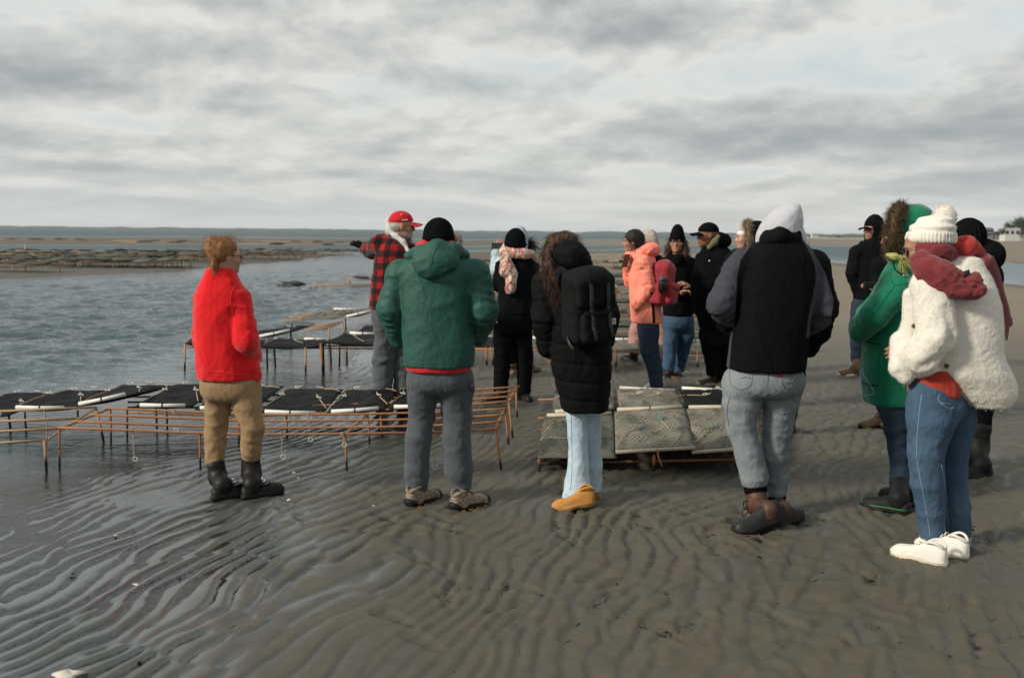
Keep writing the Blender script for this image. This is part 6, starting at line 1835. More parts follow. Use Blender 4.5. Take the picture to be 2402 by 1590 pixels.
# ------------------------------------------------------------ 5: long black puffer coat and backpack
def woman_puffer():
    f = Fig(6.12, 1350, 'woman with long curly brown hair in a knee length black puffer coat')
    H = Head(f, 1322, 590, .06, yaw=40, pitch=-22, size=.95)
    rows = [(630, 1296, 1376, .11), (646, 1272, 1400, .14), (675, 1270, 1412, .165), (730, 1282, 1424, .175), (800, 1288, 1434, .18), (850, 1291, 1436, .18), (900, 1304, 1431, .175), (960, 1318, 1426, .165)]
    aL = f.ch([(1280, 668, -.02, .080), (1278, 745, -.06, .078), (1284, 815, -.01, .058)])
    aR = f.ch([(1404, 668, .04, .08), (1424, 740, .08, .075), (1418, 800, .16, .06)])
    lL = f.ch([(1353, 940, -.02, .075), (1355, 1020, -.02, .060), (1357, 1090, -.03, .063), (1354, 1135, -.03, .078), (1353, 1170, -.05, .096)])
    lR = f.ch([(1384, 940, .05, .075), (1386, 1020, .08, .060), (1391, 1090, .10, .058), (1390, 1130, .12, .060), (1390, 1150, .12, .064)])
    body(f, H, rows, [aL, aR], [lL, lR], FAIR, hair=(.03, .02, .01), hands=[dict(wrist=f.P(1284, 822, .01), fwd=np.array([.3, .3, -1.0]), palm=np.array([1, 0, 0]), side=1, curl=.9, s=.8)])
    pm = fabric('black_puffer_nylon', (0.0045, 0.0052, 0.0056), .78, .2, sheen=.0, spec=.09)
    j = jacket(f, 'puffer_coat', rows, [aL, aR], pm, seed=2.9, dp=.006, arm_amp=.006, extra=baffles([aL, aR], None, .112, .0065), vox=.0085)
    S = Solid(.006); a_ = f.P(1284, 820, 0); d = np.array([.25, .1, -1.0]); d /= np.linalg.norm(d)
    S.cap(a_ - d * .012, a_ + d * .004, .054, .052, .004); S.half(a_ + d * .012, d); put(f, 'white_cuff', S, plain('white_knit', (.7, .7, .68), .9), smooth=1)
    S = Solid(.008)
    S.ell(f.P(1342, 602, -.11), (f.M(44), .115, f.M(34)), rotm(0, 0, 12), .03); S.ell(f.P(1350, 622, -.10), (f.M(38), .10, f.M(22)), None, .03)
    put(f, 'folded_hood', S, pm, extra=lambda V, N: drape(V, .010, 7, 9, .9, 6.0))
    jm = denim('light_wash_denim', (.34, .47, .58), (.58, .68, .74))
    t = trousers(f, [(925, 1324, 1406, .13), (950, 1324, 1406, .13)], [lL, lR], jm, amp=.0035, seed=7.7)
    stitch = plain('stitch_blue', (.16, .25, .36), .9)
    seams(f, t, [[(1340, 965), (1341, 1030), (1342, 1100), (1338, 1150)]], stitch, .0022, 'side_seam')
    seams(f, t, [[(1324, 1160), (1350, 1168), (1378, 1166)]], stitch, .002, 'hem_stitching')
    wheat = plain('wheat_suede', (.50, .235, .060), .8, 0, .15, 30, .2, .2)
    gum = plain('gum_sole', (.42, .22, .08), .7)
    shoe(f, (1392, 1192), (1296, 1192), wheat, gum, 'boot', .092, length=.262, sole_h=.026, lift=.20)
    shoe(f, (1405, 1166), (1372, 1160), wheat, gum, 'boot', .10, length=.27, details='heel', sole_h=.03)
    hm = cols('curly_brown_hair', (.060, .030, .017), .7)
    hairball(f, [('ell', H.H(0, -.02, .035), (.084, .096, .088), H.R), ('sub', H.H(0, .12, -.02), (.07, .07, .11), H.R),
                 ('chain', [(f.P(1306, 574, -.06), .045), (f.P(1290, 595, -.09), .040), (f.P(1290, 622, -.12), .036), (f.P(1302, 655, -.16), .028), (f.P(1314, 690, -.17), .012)]),
                 ('chain', [(f.P(1300, 566, -.02), .05), (f.P(1335, 566, -.03), .05)])], hm, 2600, .065, .0032, .016, .7, 5, vox=.0085, lump=.010, jit=.45)
    rg = np.random.default_rng(19); n = 160
    P = np.array([f.P(1300 + 45 * a_, 560 + 10 * b_, -.02) for a_, b_ in rg.random((n, 2))])
    V, Q = strands(P, np.tile(np.array([.8, -.2, .5]), (n, 1)), .09, .0022, 7, .020, .6, .4, rg)
    o = mk('flyaway_hair', V, Q, hm, f.root); o['kind'] = 'stuff'
    # backpack
    c = at(1380, 718, 5.86)
    root = empty('backpack', c, 'black flap top backpack with two buckled straps on the puffer coat', 'backpack')
    root.rotation_euler = Matrix(rotm(34, 4, -5).tolist()).to_euler()
    S = Solid(.007)
    S.rbox((0, .02, -.01), (.140, .085, .215), .05, None, .02); S.ell((0, .02, .17), (.125, .075, .065), None, .05)
    def pk(V, N): return drape(V, .005, 9, 4, .6, 4.0)
    class FF: pass
    fk = FF(); fk.root = root
    b = put(fk, 'bag_body', S, COAL, extra=pk)
    S = Solid(.007)
    S.ell((0, -.01, .165), (.15, .105, .075), None, .03); S.rbox((0, -.066, .09), (.138, .030, .085), .025, None, .03)
    fl = put(fk, 'flap', S, COAL, extra=lambda V, N: drape(V, .004, 8, 5, .6, 9.0))
    S = Solid(.007); S.rbox((.0, -.088, -.11), (.118, .032, .088), .026); pkt = put(fk, 'front_pocket', S, COAL, extra=lambda V, N: drape(V, .004, 9, 5, .6, 2.0))
    V, Fc = ribbon([(-.118, -.115, -.02), (0, -.125, -.025), (.118, -.115, -.02)], .03, (0, -1, .2), .004); mk('pocket_flap', V, Fc, COAL, pkt)
    strapm = plain('black_strap_rubber', (.022, .024, .026), .5)
    for x in (-.062, .062):
        V, Fc = ribbon([(x, -.05, .225), (x, -.100, .175), (x, -.112, .08), (x, -.112, .0), (x, -.124, -.04), (x, -.128, -.11)], .024, (0, -1, 0), .005, 22); s_ = mk('strap', V, Fc, strapm, root)
        V, Fc = tube([(x - .017, -.118, .045), (x + .017, -.118, .045), (x + .017, -.118, .012), (x - .017, -.118, .012), (x - .017, -.118, .045)], .003, 6); mk('buckle', V, Fc, LEATHER, s_)
        V, Fc = ribbon([(x, -.128, -.10), (x + .01, -.136, -.15), (x + .014, -.134, -.175)], .022, (0, -1, 0), .004, 8); mk('strap_end', V, Fc, strapm, s_)
        V, Fc = ribbon([(x * 1.4, .09, .19), (x * 1.5, .16, .20), (x * 1.6, .19, .10)], .05, (1, 0, 0), .012, 10); mk('shoulder_strap', V, Fc, COAL, root)
    lab = plain('white_woven_label', (.55, .55, .54), .8); dk = plain('label_print', (.10, .10, .11), .8)
    V, Fc = box((.094, -.1215, -.085), (.030, .003, .036)); lb = mk('label', V, Fc, lab, root, False)
    a2 = np.linspace(0.5, 5.8, 12)
    V, Fc = join([tube([(.094 + .009 * math.cos(q), -.1235, -.082 + .009 * math.sin(q)) for q in a2], .0014, 4), box((.094, -.1235, -.098), (.018, .001, .003)), box((.094, -.1235, -.081), (.008, .001, .008))]); mk('label_emblem', V, Fc, dk, lb)
    V, Fc = ribbon([(-.145, .02, -.17), (-.16, -.02, -.20), (-.15, -.05, -.235)], .022, (-1, 0, 0), .004, 8); mk('side_strap', V, Fc, strapm, root)

# ------------------------------------------------------------ 6: coral jacket
def woman_coral():
    f = Fig(10.7, 1515, 'woman in a bright coral hooded jacket and dark jeans')
    H = Head(f, 1485, 567, 0, yaw=82, pitch=-4, size=.98)
    rows = [(598, 1486, 1532, .09), (612, 1480, 1538, .125), (650, 1475, 1540, .15), (700, 1476, 1543, .155), (757, 1482, 1554, .16)]
    aR = f.ch([(1510, 616, -.12, .075), (1522, 675, -.16, .072), (1493, 716, -.12, .058)])
    aL = f.ch([(1500, 620, .12, .07), (1478, 660, .16, .062), (1472, 622, .02, .05)])
    lL = f.ch([(1520, 770, .04, .105), (1526, 820, .05, .088), (1540, 870, .06, .066), (1543, 908, .06, .056)])
    lR = f.ch([(1518, 770, -.05, .105), (1522, 822, -.06, .088), (1534, 868, -.05, .066), (1538, 908, -.05, .056)])
    body(f, H, rows, [aL, aR], [lL, lR], (.46, .25, .16), hair=(.02, .015, .01), hands=[dict(wrist=f.P(1472, 625, .0), fwd=np.array([-.2, -.1, 1.0]), palm=np.array([-.6, -.8, 0]), side=1, curl=.8)])
    cm = fabric('coral_nylon', (.93, .265, .185), .62, .06, 420, .05, sheen=.05, spec=.3)
    j = jacket(f, 'jacket', rows, [aL, aR], cm, seed=6.1, dp=.008, arm_amp=.010)
    patch(f, j, 1505, 629, .048, .018, plain('tan_leather_tag', (.35, .17, .07), .7), 'sleeve_tag')
    V, Fc = ribbon([surf(f, j, 1527, 686, .006), surf(f, j, 1530, 710, .006), surf(f, j, 1533, 745, .008), surf(f, j, 1533, 757, .008)], .028, (0, -1, 0), .005); mk('black_webbing', V, Fc, BLACK, f.root)
    V, Fc = ribbon([surf(f, j, 1492, 722, .004), surf(f, j, 1494, 730, .006), surf(f, j, 1493, 738, .004)], .04, (0, -1, 0), .008); mk('pocket_flap', V, Fc, cm, f.root)
    S = Solid(.008)
    S.ell(f.P(1522, 586, .0), (.125, .13, .085), rotm(0, 0, 0), .03); S.ell(f.P(1500, 592, 0), (.06, .10, .065), None, .03); S.chain(f.ch([(1476, 598, 0, .045), (1500, 604, -.06, .05)]), .03)
    put(f, 'hood', S, cm, extra=lambda V, N: drape(V, .012, 8, 6, .9, 8.0))
    t = trousers(f, [(750, 1494, 1544, .13), (775, 1496, 1546, .135), (800, 1500, 1546, .12)], [lL, lR], denim('dark_denim', (.016, .028, .052), (.035, .055, .09)), amp=.006, seed=4.4)
    wl = plain('pale_leather', (.55, .54, .52), .7)
    shoe(f, (1550, 912), (1516, 916), wl, CREAM, 'shoe', .09, length=.25, details='heel')
    shoe(f, (1556, 908), (1530, 911), wl, CREAM, 'shoe', .09, length=.25, details='heel')
    hairball(f, [('ell', H.H(0, -.02, .035), (.090, .108, .100), H.R), ('ell', H.H(0, -.06, -.02), (.08, .07, .08), H.R), ('sub', H.H(0, .115, -.035), (.068, .07, .098), H.R)], cols('black_hair', (.018, .014, .012)), 700, .05, .004, .006, .5, 8)
    phone('dark phone in the raised hand of the woman in coral', at(1468, 612, 10.62), rotm(40, 20, 0))
    # backpack
    c = at(1560, 664, 10.62)
    root = empty('backpack', c, 'dark red backpack worn over the coral jacket', 'backpack')
    root.rotation_euler = Matrix(rotm(62, 6, 4).tolist()).to_euler()
    rm = fabric('dark_red_nylon', (.30, .020, .030), .7, .12, spec=.3)
    fk = type('F', (), {})(); fk.root = root
    S = Solid(.0085)
    S.rbox((0, .03, -.02), (.145, .10, .225), .06, None, .02); S.ell((0, .03, .16), (.125, .085, .09), None, .05)
    put(fk, 'bag_body', S, rm, extra=lambda V, N: drape(V, .006, 8, 4, .6, 1.0))
    S = Solid(.0085); S.rbox((0, -.085, -.10), (.115, .055, .115), .045, None, .02); pk = put(fk, 'front_pocket', S, rm, extra=lambda V, N: drape(V, .006, 9, 5, .6, 7.0))
    S = Solid(.0085); S.rbox((-.145, .03, -.12), (.030, .07, .11), .028, None, .02); put(fk, 'side_pocket', S, rm)
    V, Fc = ribbon([(-.10, -.13, -.02), (0, -.145, -.03), (.10, -.13, -.02)], .04, (0, -1, .3), .005); mk('pocket_flap', V, Fc, rm, pk)
    for x in (-.06, .06):
        V, Fc = ribbon([(x, .12, .19), (x, .20, .20), (x, .26, .08), (x, .24, -.10)], .06, (0, .6, .6), .012, 12); mk('shoulder_strap', V, Fc, rm, root)
    b = empty('water_bottle', at(1553, 672, 10.44), 'black water bottle in the side pocket of the red backpack', 'bottle')
    V, Fc = tube([(0, 0, -.06), (0, 0, .045), (0, 0, .06)], [.040, .040, .033], 16); mk('bottle_body', V, Fc, plain('smoky_plastic', (.015, .017, .02), .15), b)
    V, Fc = tube([(0, 0, .055), (0, 0, .085), (0, 0, .095), (0, 0, .10), (0, 0, .115)], [.038, .038, .030, .018, .018], 16); l_ = mk('lid', V, Fc, plain('slate_plastic', (.055, .065, .075), .5), b)
    V, Fc = tube(bez([(.035, 0, .085), (.062, 0, .08), (.064, 0, .055), (.040, 0, .05)], 10), .006, 6); mk('carry_loop', V, Fc, plain('slate_plastic', (.055, .065, .075), .5), l_)

# ------------------------------------------------------------ 6b: headscarf and pink trousers, behind the coral jacket
def person_pink():
    f = Fig(13.2, 1512, 'person in a pale printed headscarf and dusty pink trousers behind the coral jacket')
    H = Head(f, 1520, 562, 0, yaw=70, pitch=-4, size=.98)
    rows = [(585, 1502, 1538, .09), (600, 1494, 1546, .12), (660, 1490, 1548, .14), (735, 1490, 1550, .14)]
    aL = f.ch([(1496, 612, 0, .07), (1494, 655, 0, .06), (1498, 695, 0, .05)]); aR = f.ch([(1544, 612, 0, .07), (1548, 655, 0, .06), (1544, 695, 0, .05)])
    lL = f.ch([(1505, 740, 0, .10), (1494, 775, 0, .10), (1488, 825, 0, .095)]); lR = f.ch([(1540, 740, 0, .10), (1552, 780, 0, .085), (1560, 830, 0, .08)])
    body(f, H, rows, [aL, aR], [lL, lR], TAN_)
    jacket(f, 'coat', rows, [aL, aR], BLACK, seed=1.9)
    trousers(f, [(725, 1492, 1550, .14), (750, 1490, 1552, .14)], [lL, lR], fabric('dusty_pink', (.36, .19, .165), .9, .12), amp=.008, name='trousers')
    def sc():
        def g(t, b, co):
            n = t.noise(co, 26, 4, .6, 1.2)
            t.set(b, 'Base Color', t.ramp(n, [(.35, (.22, .17, .12)), (.5, (.50, .45, .37)), (.7, (.30, .27, .22))])); t.set(b, 'Roughness', .9)
        return principled('stone_print', g)
    S = Solid(.0075); H.ell(S, (0, -.02, .025), (.098, .115, .11), .02); H.ell(S, (0, -.05, -.07), (.09, .09, .10), .05); H.ell(S, (0, .11, -.03), (.065, .06, .085), .01, 'sub')
    put(f, 'headscarf', S, sc(), extra=lambda V, N: drape(V, .008, 10, 5, .9, 3.0))
    for he, to in (((1495, 849), (1478, 847)), ((1566, 852), (1548, 850))):
        shoe(f, he, to, LEATHER, RUBBER, 'boot', .1, length=.26, details='heel', shaft=[(f.P(he[0] - 3, 826, 0), .055)])

# ------------------------------------------------------------ 7: woman with glasses
def woman_glasses():
    f = Fig(11.65, 1585, 'woman in glasses and black beanie with long brown hair, blue jeans and clasped hands')
    H = Head(f, 1588, 568, -.03, yaw=163, pitch=-4, size=1.0)
    rows = [(597, 1568, 1612, .09), (610, 1556, 1622, .125), (650, 1552, 1628, .15), (700, 1552, 1631, .155), (740, 1556, 1624, .15)]
    aR = f.ch([(1562, 620, 0, .075), (1556, 672, -.04, .07), (1590, 688, -.17, .05)])
    aL = f.ch([(1620, 620, 0, .075), (1628, 680, -.05, .07), (1606, 690, -.18, .05)])
    lL = f.ch([(1608, 752, 0, .10), (1610, 785, .03, .095), (1600, 830, .15, .075), (1592, 868, .22, .065)])
    lR = f.ch([(1577, 752, 0, .10), (1573, 800, -.02, .085), (1570, 840, -.02, .076), (1567, 868, -.03, .074)])
    hs = [dict(wrist=f.P(1592, 690, -.18), fwd=np.array([.9, -.3, .25]), palm=np.array([.2, -.6, -.6]), side=-1, curl=.6, s=1.1), dict(wrist=f.P(1616, 672, -.16), fwd=np.array([-.75, -.45, .35]), palm=np.array([0, .4, -.9]), side=1, curl=.5, s=1.1)]
    body(f, H, rows, [aR, aL], [lL, lR], FAIR, hair=(.05, .03, .02), hands=hs, vox=.006)
    jacket(f, 'coat', rows, [aR, aL], BLACK2, seed=7.1, dp=.006)
    S = Solid(.0085); S.chain(f.ch([(1572, 603, -.06, .045), (1588, 612, -.12, .05), (1606, 603, -.06, .045)]), .03); put(f, 'collar', S, BLACK2, extra=lambda V, N: drape(V, .006, 9, 6, .6, 1))
    dm = denim('mid_blue_denim', (.026, .062, .125), (.06, .11, .18))
    trousers(f, [(733, 1558, 1622, .14), (755, 1556, 1624, .15), (775, 1556, 1624, .13)], [lL, lR], dm, amp=.006, seed=3.1)
    sl = plain('navy_suede', (.015, .018, .028), .8); gum = plain('gum_sole', (.42, .22, .08), .7)
    shoe(f, (1556, 886), (1594, 884), sl, gum, 'shoe', .095, length=.26, details='heel', sole_h=.02)
    shoe(f, (1586, 870), (1604, 864), sl, gum, 'shoe', .095, length=.26, details='heel', sole_h=.02)
    beanie(f, H, BLACK2, top=.172, r=(.088, .106), lo=.022, cuff=True, slack=.015, tilt=-6)
    hm = cols('dark_brown_hair', (.06, .032, .02), .5)
    hairball(f, [('chain', [(H.H(.072, -.02, .02), .035), (H.H(.090, .0, -.08), .045), (H.H(.098, .03, -.17), .035)]), ('chain', [(H.H(-.072, -.02, .02), .035), (H.H(-.092, .0, -.08), .045), (H.H(-.098, .03, -.16), .035)]), ('ell', H.H(0, -.05, -.01), (.085, .065, .10), H.R)], hm, 900, .06, .005, .01, .5, 6)
    glasses(f, H, BLACK, r=.023)

# ------------------------------------------------------------ 8: man in the black cap
def man_cap():
    f = Fig(11.0, 1672, 'man in a black baseball cap with a white emblem, all black clothes and olive shoes')
    H = Head(f, 1660, 553, 0, yaw=100, pitch=-2, size=1.10)
    rows = [(582, 1648, 1704, .11), (596, 1640, 1724, .15), (640, 1632, 1732, .18), (700, 1630, 1734, .19), (770, 1640, 1728, .18)]
    aR = f.ch([(1690, 610, -.12, .095), (1704, 690, -.14, .088), (1676, 735, -.20, .066)])
    aL = f.ch([(1650, 610, .10, .09), (1638, 680, .12, .085), (1642, 730, .0, .06)])
    lL = f.ch([(1664, 785, .05, .12), (1668, 820, .04, .10), (1672, 850, .03, .085), (1674, 880, .03, .075)])
    lR = f.ch([(1702, 785, .0, .12), (1704, 820, .05, .10), (1700, 860, .12, .08), (1696, 888, .12, .07)])
    body(f, H, rows, [aR, aL], [lL, lR], BROWN_, hair=(.012, .01, .009))
    j = jacket(f, 'sweatshirt', rows, [aR, aL], BLACK2, seed=2.4, dp=.008)
    V, Fc = tube([surf(f, j, 1664, 612, .002), surf(f, j, 1664, 612, .006)], .008, 8); mk('chest_emblem', V, Fc, plain('white_thread', (.75, .75, .72), .8), f.root)
    S = Solid(.008); S.chain(f.ch([(1668, 578, -.10, .04), (1682, 566, -.09, .042), (1688, 556, .0, .05)]), .03); S.ell(f.P(1696, 566, .02), (.09, .10, .085), None, .04)
    put(f, 'hood', S, BLACK2, extra=lambda V, N: drape(V, .008, 9, 6, .6, 1))
    S = Solid(.0075); S.chain(f.ch([(1664, 580, -.12, .028), (1676, 568, -.12, .03), (1684, 556, -.10, .026)]), .03); put(f, 'olive_lining', S, fabric('olive_lining', (.13, .125, .06), .9, .2), extra=lambda V, N: drape(V, .005, 14, 7, .6, 1))
    trousers(f, [(760, 1642, 1728, .17), (790, 1645, 1726, .17), (812, 1650, 1722, .15)], [lL, lR], BLACK, amp=.007, seed=8.8)
    ol = fabric('olive_knit', (.085, .08, .032), .85, .25, 200, .3)
    shoe(f, (1688, 900), (1622, 905), ol, CREAM, 'shoe', .105, length=.31, details='heel', sole_h=.03)
    shoe(f, (1712, 906), (1674, 916), ol, CREAM, 'shoe', .105, length=.31, details='heel', sole_h=.03)
    c = ballcap(f, H, BLACK2)
    V, Fc = join([ribbon([H.H(.035, .088, .070), H.H(.048, .083, .082), H.H(.058, .074, .080), H.H(.066, .064, .068)], [.004, .014, .012, .004], H.R @ np.array([.6, .7, .2]), .004), ribbon([H.H(.048, .084, .078), H.H(.044, .088, .060)], .006, H.R @ np.array([.6, .7, .2]), .004, 4)])
    mk('cap_emblem', V, Fc, plain('white_thread', (.75, .75, .72), .8), c)
    glasses(f, H, BLACK, r=.019) if False else None

# ------------------------------------------------------------ 9: fur hood and white headband
def woman_fur():
    f = Fig(9.6, 1762, 'woman in a black parka with brown fur hood and white headband')
    H = Head(f, 1752, 558, 0, yaw=80, pitch=-2, size=.98)
    rows = [(585, 1736, 1784, .1), (600, 1722, 1800, .14), (650, 1718, 1806, .16), (740, 1718, 1806, .16), (800, 1720, 1804, .15)]
    aL = f.ch([(1728, 612, 0, .075), (1722, 680, 0, .07), (1728, 735, .0, .055)]); aR = f.ch([(1796, 612, 0, .075), (1802, 680, 0, .07), (1798, 735, 0, .055)])
    lL = f.ch([(1742, 800, 0, .10), (1744, 860, 0, .08), (1748, 930, 0, .06)]); lR = f.ch([(1780, 800, 0, .10), (1780, 860, 0, .08), (1778, 930, 0, .06)])
    body(f, H, rows, [aL, aR], [lL, lR], PALE, hair=(.06, .04, .03))
    jacket(f, 'parka', rows, [aL, aR], BLACK, seed=3.7)
    trousers(f, [(790, 1726, 1798, .14), (820, 1726, 1798, .14)], [lL, lR], BLACK2, amp=.005)
    hood_up(f, H, BLACK, r=(.112, .105, .135), c=(0, -.085, .03), peak=((0, -.14, .05), (.07, .06, .07)), open_c=(0, .10, -.005), open_r=(.095, .15, .13))
    S = Solid(.006); H.ell(S, (0, -.008, .042), (.083, .104, .045), .01); put(f, 'headband', S, plain('white_knit', (.7, .7, .68), .9), smooth=1)
    fur_loop(f, [H.H(.098 * math.cos(a_), -.012, .010 + .135 * math.sin(a_)) for a_ in np.linspace(0, 6.28, 11)[:-1]], cols('wolf_fur', (.25, .19, .12), .7), r=.034, n=3000, length=.045, width=.004)
    lace = plain('tan_leather', (.33, .17, .08), .7)
    for he, to in (((1756, 948), (1742, 955)), ((1786, 950), (1770, 958))):
        shoe(f, he, to, lace, RUBBER, 'boot', .095, length=.26, details='heel', shaft=[(f.P(he[0], 915, 0), .058)])

# ------------------------------------------------------------ 10: man in the grey hood, walking
def man_greyhood():
    f = Fig(5.85, 1790, 'man seen from behind in a light grey hood, black and grey jacket and grey jeans')
    H = Head(f, 1838, 538, .04, yaw=25, pitch=-24, size=1.02)
    rows = [(562, 1792, 1876, .11), (580, 1758, 1896, .14), (600, 1740, 1912, .165), (650, 1730, 1914, .185), (700, 1728, 1908, .19), (745, 1724, 1898, .19), (810, 1714, 1892, .19), (866, 1705, 1887, .185)]
    aL = f.ch([(1736, 618, -.01, .082), (1692, 712, -.04, .078), (1704, 752, .06, .064), (1722, 765, .14, .055)])
    aR = f.ch([(1908, 622, .0, .085), (1934, 722, -.03, .078), (1918, 782, .05, .062), (1895, 818, .10, .055)])
    lL = f.ch([(1742, 900, 0, .115), (1740, 945, 0, .112), (1738, 1005, .0, .082), (1756, 1064, -.02, .080), (1768, 1112, -.03, .080), (1770, 1136, -.03, .076)])
    lR = f.ch([(1836, 895, 0, .118), (1832, 935, .02, .110), (1824, 1008, .05, .085), (1818, 1068, .08, .080), (1822, 1120, .10, .066), (1822, 1162, .10, .054)])
    body(f, H, rows, [aL, aR], [lL, lR], FAIR)
    def mt():
        def g(t, b, co):
            m = t.add('ShaderNodeAttribute', attribute_name='side').outputs['Fac']
            fac = t.ramp(m, [(.48, 0.), (.52, 1.)])
            n = t.noise(co, 300, 2, .6)
            c = t.mix(fac, (.0040, .0046, .0052), (.060, .064, .080))
            t.set(b, 'Base Color', t.mix(t.math('MULTIPLY', n, .2), c, (.012, .012, .014))); t.set(b, 'Roughness', .8); t.set(b, 'Specular IOR Level', .06)
            bump(t, b, t.math('ADD', t.math('MULTIPLY', t.noise(co, 45, 3, .55), .4), crease(t, co)), .28, .014)
        return principled('black_grey_softshell', g)
    XC = lambda py, K: knots(py, K)
    def attr(V, N):
        w = V + f.base
        px, py = proj(w[:, 0], w[:, 1], w[:, 2])
        xl = knots(py, [(560, 1778), (580, 1758), (610, 1737), (650, 1729), (700, 1727), (745, 1724), (800, 1716), (862, 1711)])
        xr = knots(py, [(560, 1880), (592, 1899), (625, 1912), (656, 1914), (700, 1906), (745, 1896), (790, 1891), (870, 1877)])
        m = np.maximum(xl - px, px - xr)
        # black under-sleeve bands on the outside
        d = np.clip(m / 8 + .5, 0, 1)
        so = knots(py, [(560, 1900), (590, 1908), (640, 1936), (700, 1955), (760, 1950), (775, 1930), (800, 1880), (900, 1800)])
        d = np.where(px > so, 0, d)
        sl_ = knots(py, [(560, 1750), (620, 1696), (690, 1660), (730, 1655), (762, 1690), (772, 1730), (800, 1700)])
        d = np.where((px < sl_) & (py < 780), np.clip(.5 - (sl_ - px) / 6, 0, 1), d)
        return {'side': d}
    j = jacket(f, 'softshell_jacket', rows, [aL, aR], mt(), seed=5.9, dp=.005, arm_amp=.011, attr=attr, vox=.0075, ft=17)
    S = Solid(.0075)
    S.chain(f.ch([(1792, 572, .06, .05), (1806, 560, -.06, .048), (1832, 552, -.10, .048), (1858, 556, -.07, .048), (1870, 570, .04, .05)]), .03)
    put(f, 'collar', S, fabric('black_softshell', (.0045, .005, .0055), .85, .2, sheen=0, spec=.1), extra=lambda V, N: drape(V, .004, 8, 6, .6, 1))
    gh = fabric('grey_jersey', (.44, .45, .49), .95, .08, 240, .25, sheen=.25)
    S = Solid(.007)
    S.ell(f.P(1834, 535, .0), (f.M(45), .135, f.M(44)), rotm(0, 0, 6), .03); S.ell(f.P(1852, 505, -.02), (f.M(25), .085, f.M(25)), None, .06); S.ell(f.P(1864, 488, -.02), (f.M(9), .04, f.M(8)), None, .05)
    S.chain(f.ch([(1800, 560, .02, .07), (1868, 562, .02, .06)]), .05)
    put(f, 'hood', S, gh, extra=lambda V, N: drape(V, .006, 7, 5, .9, 4.0))
    gj = denim('grey_denim', (.155, .18, .20), (.255, .285, .305))
    t = trousers(f, [(862, 1704, 1888, .165), (900, 1696, 1884, .175), (930, 1693, 1876, .16)], [lL, lR], gj, amp=.0055, seed=2.0)
    st = plain('dark_stitch', (.07, .08, .09), .9)
    seams(f, t, [[(1712, 868), (1714, 900), (1736, 914), (1760, 905), (1768, 873)], [(1737, 888), (1750, 885), (1762, 888)], [(1834, 873), (1836, 900), (1850, 912), (1870, 900), (1880, 878)], [(1840, 897), (1858, 899), (1872, 886)],
                 [(1803, 872), (1802, 890), (1800, 905)], [(1712, 930), (1706, 960), (1710, 1000)]], st, .0022, 'pocket_stitching')
    V, Fc = box(surf(f, t, 1830, 882, .006), (.012, .006, .026)); mk('red_tab', V, Fc, plain('red_tab', (.5, .02, .03), .8), t, False)
    bl = plain('brown_boot_leather', (.075, .034, .018), .6, 0, .3, 22, .25)
    for (he, to, lf, sh, ln, det) in (((1812, 1243), (1719, 1250), .24, [(f.P(1777, 1184, -.05), .058), (f.P(1772, 1142, -.03), .064)], .30, None), ((1822, 1238), (1852, 1224), .0, [(f.P(1826, 1195, .08), .046), (f.P(1823, 1166, .10), .050)], .30, 'heel')):
        o, L3, (fd, sd_, L) = shoe(f, he, to, plain('grey_black_rubber', (.020, .021, .021), .5, 0, .3, 20, .2, .3), RUBBER, 'boot', .108, length=ln, details=det, sole_h=.034, lift=lf, shaft=sh, pad='tall')
        o.children[0].data.materials[0] = bl
        S = Solid(.0065); S.cap(sh[-1][0] + np.array([0, 0, -.012]), sh[-1][0] + np.array([0, 0, .012]), sh[-1][1] * 1.06, None, .01); mk('padded_cuff', *S.mesh(2), BLACK2, o)
        e = sh[0][0]
        for k, (dx_, dz_) in enumerate(((-.055, .03), (-.06, -.02))):
            V, Fc = tube(bez([e + np.array([dx_, -.02, dz_]), e + np.array([dx_ - .035, -.03, dz_ - .005]), e + np.array([dx_ - .03, -.03, dz_ - .045]), e + np.array([dx_, -.025, dz_ - .012])], 12), .0028, 5); mk('lace_loop', V, Fc, BLACK, o)

# ------------------------------------------------------------ 10b: beige hood glimpsed past the grey hood
def person_beige():
    f = Fig(8.3, 1862, 'person with a beige knitted hood just showing beside the grey hood')
    H = Head(f, 1872, 575, 0, yaw=-30, pitch=-4, size=.92)
    rows = [(608, 1832, 1882, .1), (625, 1820, 1888, .13), (680, 1816, 1890, .15), (780, 1818, 1886, .15)]
    aL = f.ch([(1828, 636, 0, .07), (1822, 700, 0, .065), (1828, 750, 0, .05)]); aR = f.ch([(1880, 636, 0, .07), (1884, 700, 0, .065), (1876, 750, 0, .05)])
    lL = f.ch([(1838, 800, 0, .09), (1836, 880, 0, .075), (1834, 985, 0, .06)]); lR = f.ch([(1868, 800, 0, .09), (1866, 880, 0, .075), (1850, 985, 0, .06)])
    body(f, H, rows, [aL, aR], [lL, lR], FAIR)
    jacket(f, 'coat', rows, [aL, aR], BLACK, seed=3.9); trousers(f, [(770, 1824, 1882, .13), (800, 1824, 1882, .13)], [lL, lR], BLACK2, amp=.004)
    S = Solid(.0075); S.ell(f.P(1878, 572, 0), (.075, .085, .068), None, .03); S.ell(f.P(1866, 590, 0), (.085, .085, .06), None, .04); put(f, 'knitted_hood', S, fabric('beige_knit', (.52, .45, .34), .95, .12, 150, .3, bmp=.6), extra=lambda V, N: drape(V, .005, 10, 8, .6, 1))
    for x in (1834, 1848):
        shoe(f, (x, 1020), (x + 4, 1012), LEATHER, RUBBER, 'boot', .1, length=.27, details='heel', shaft=[(f.P(x, 980, 0), .055)])

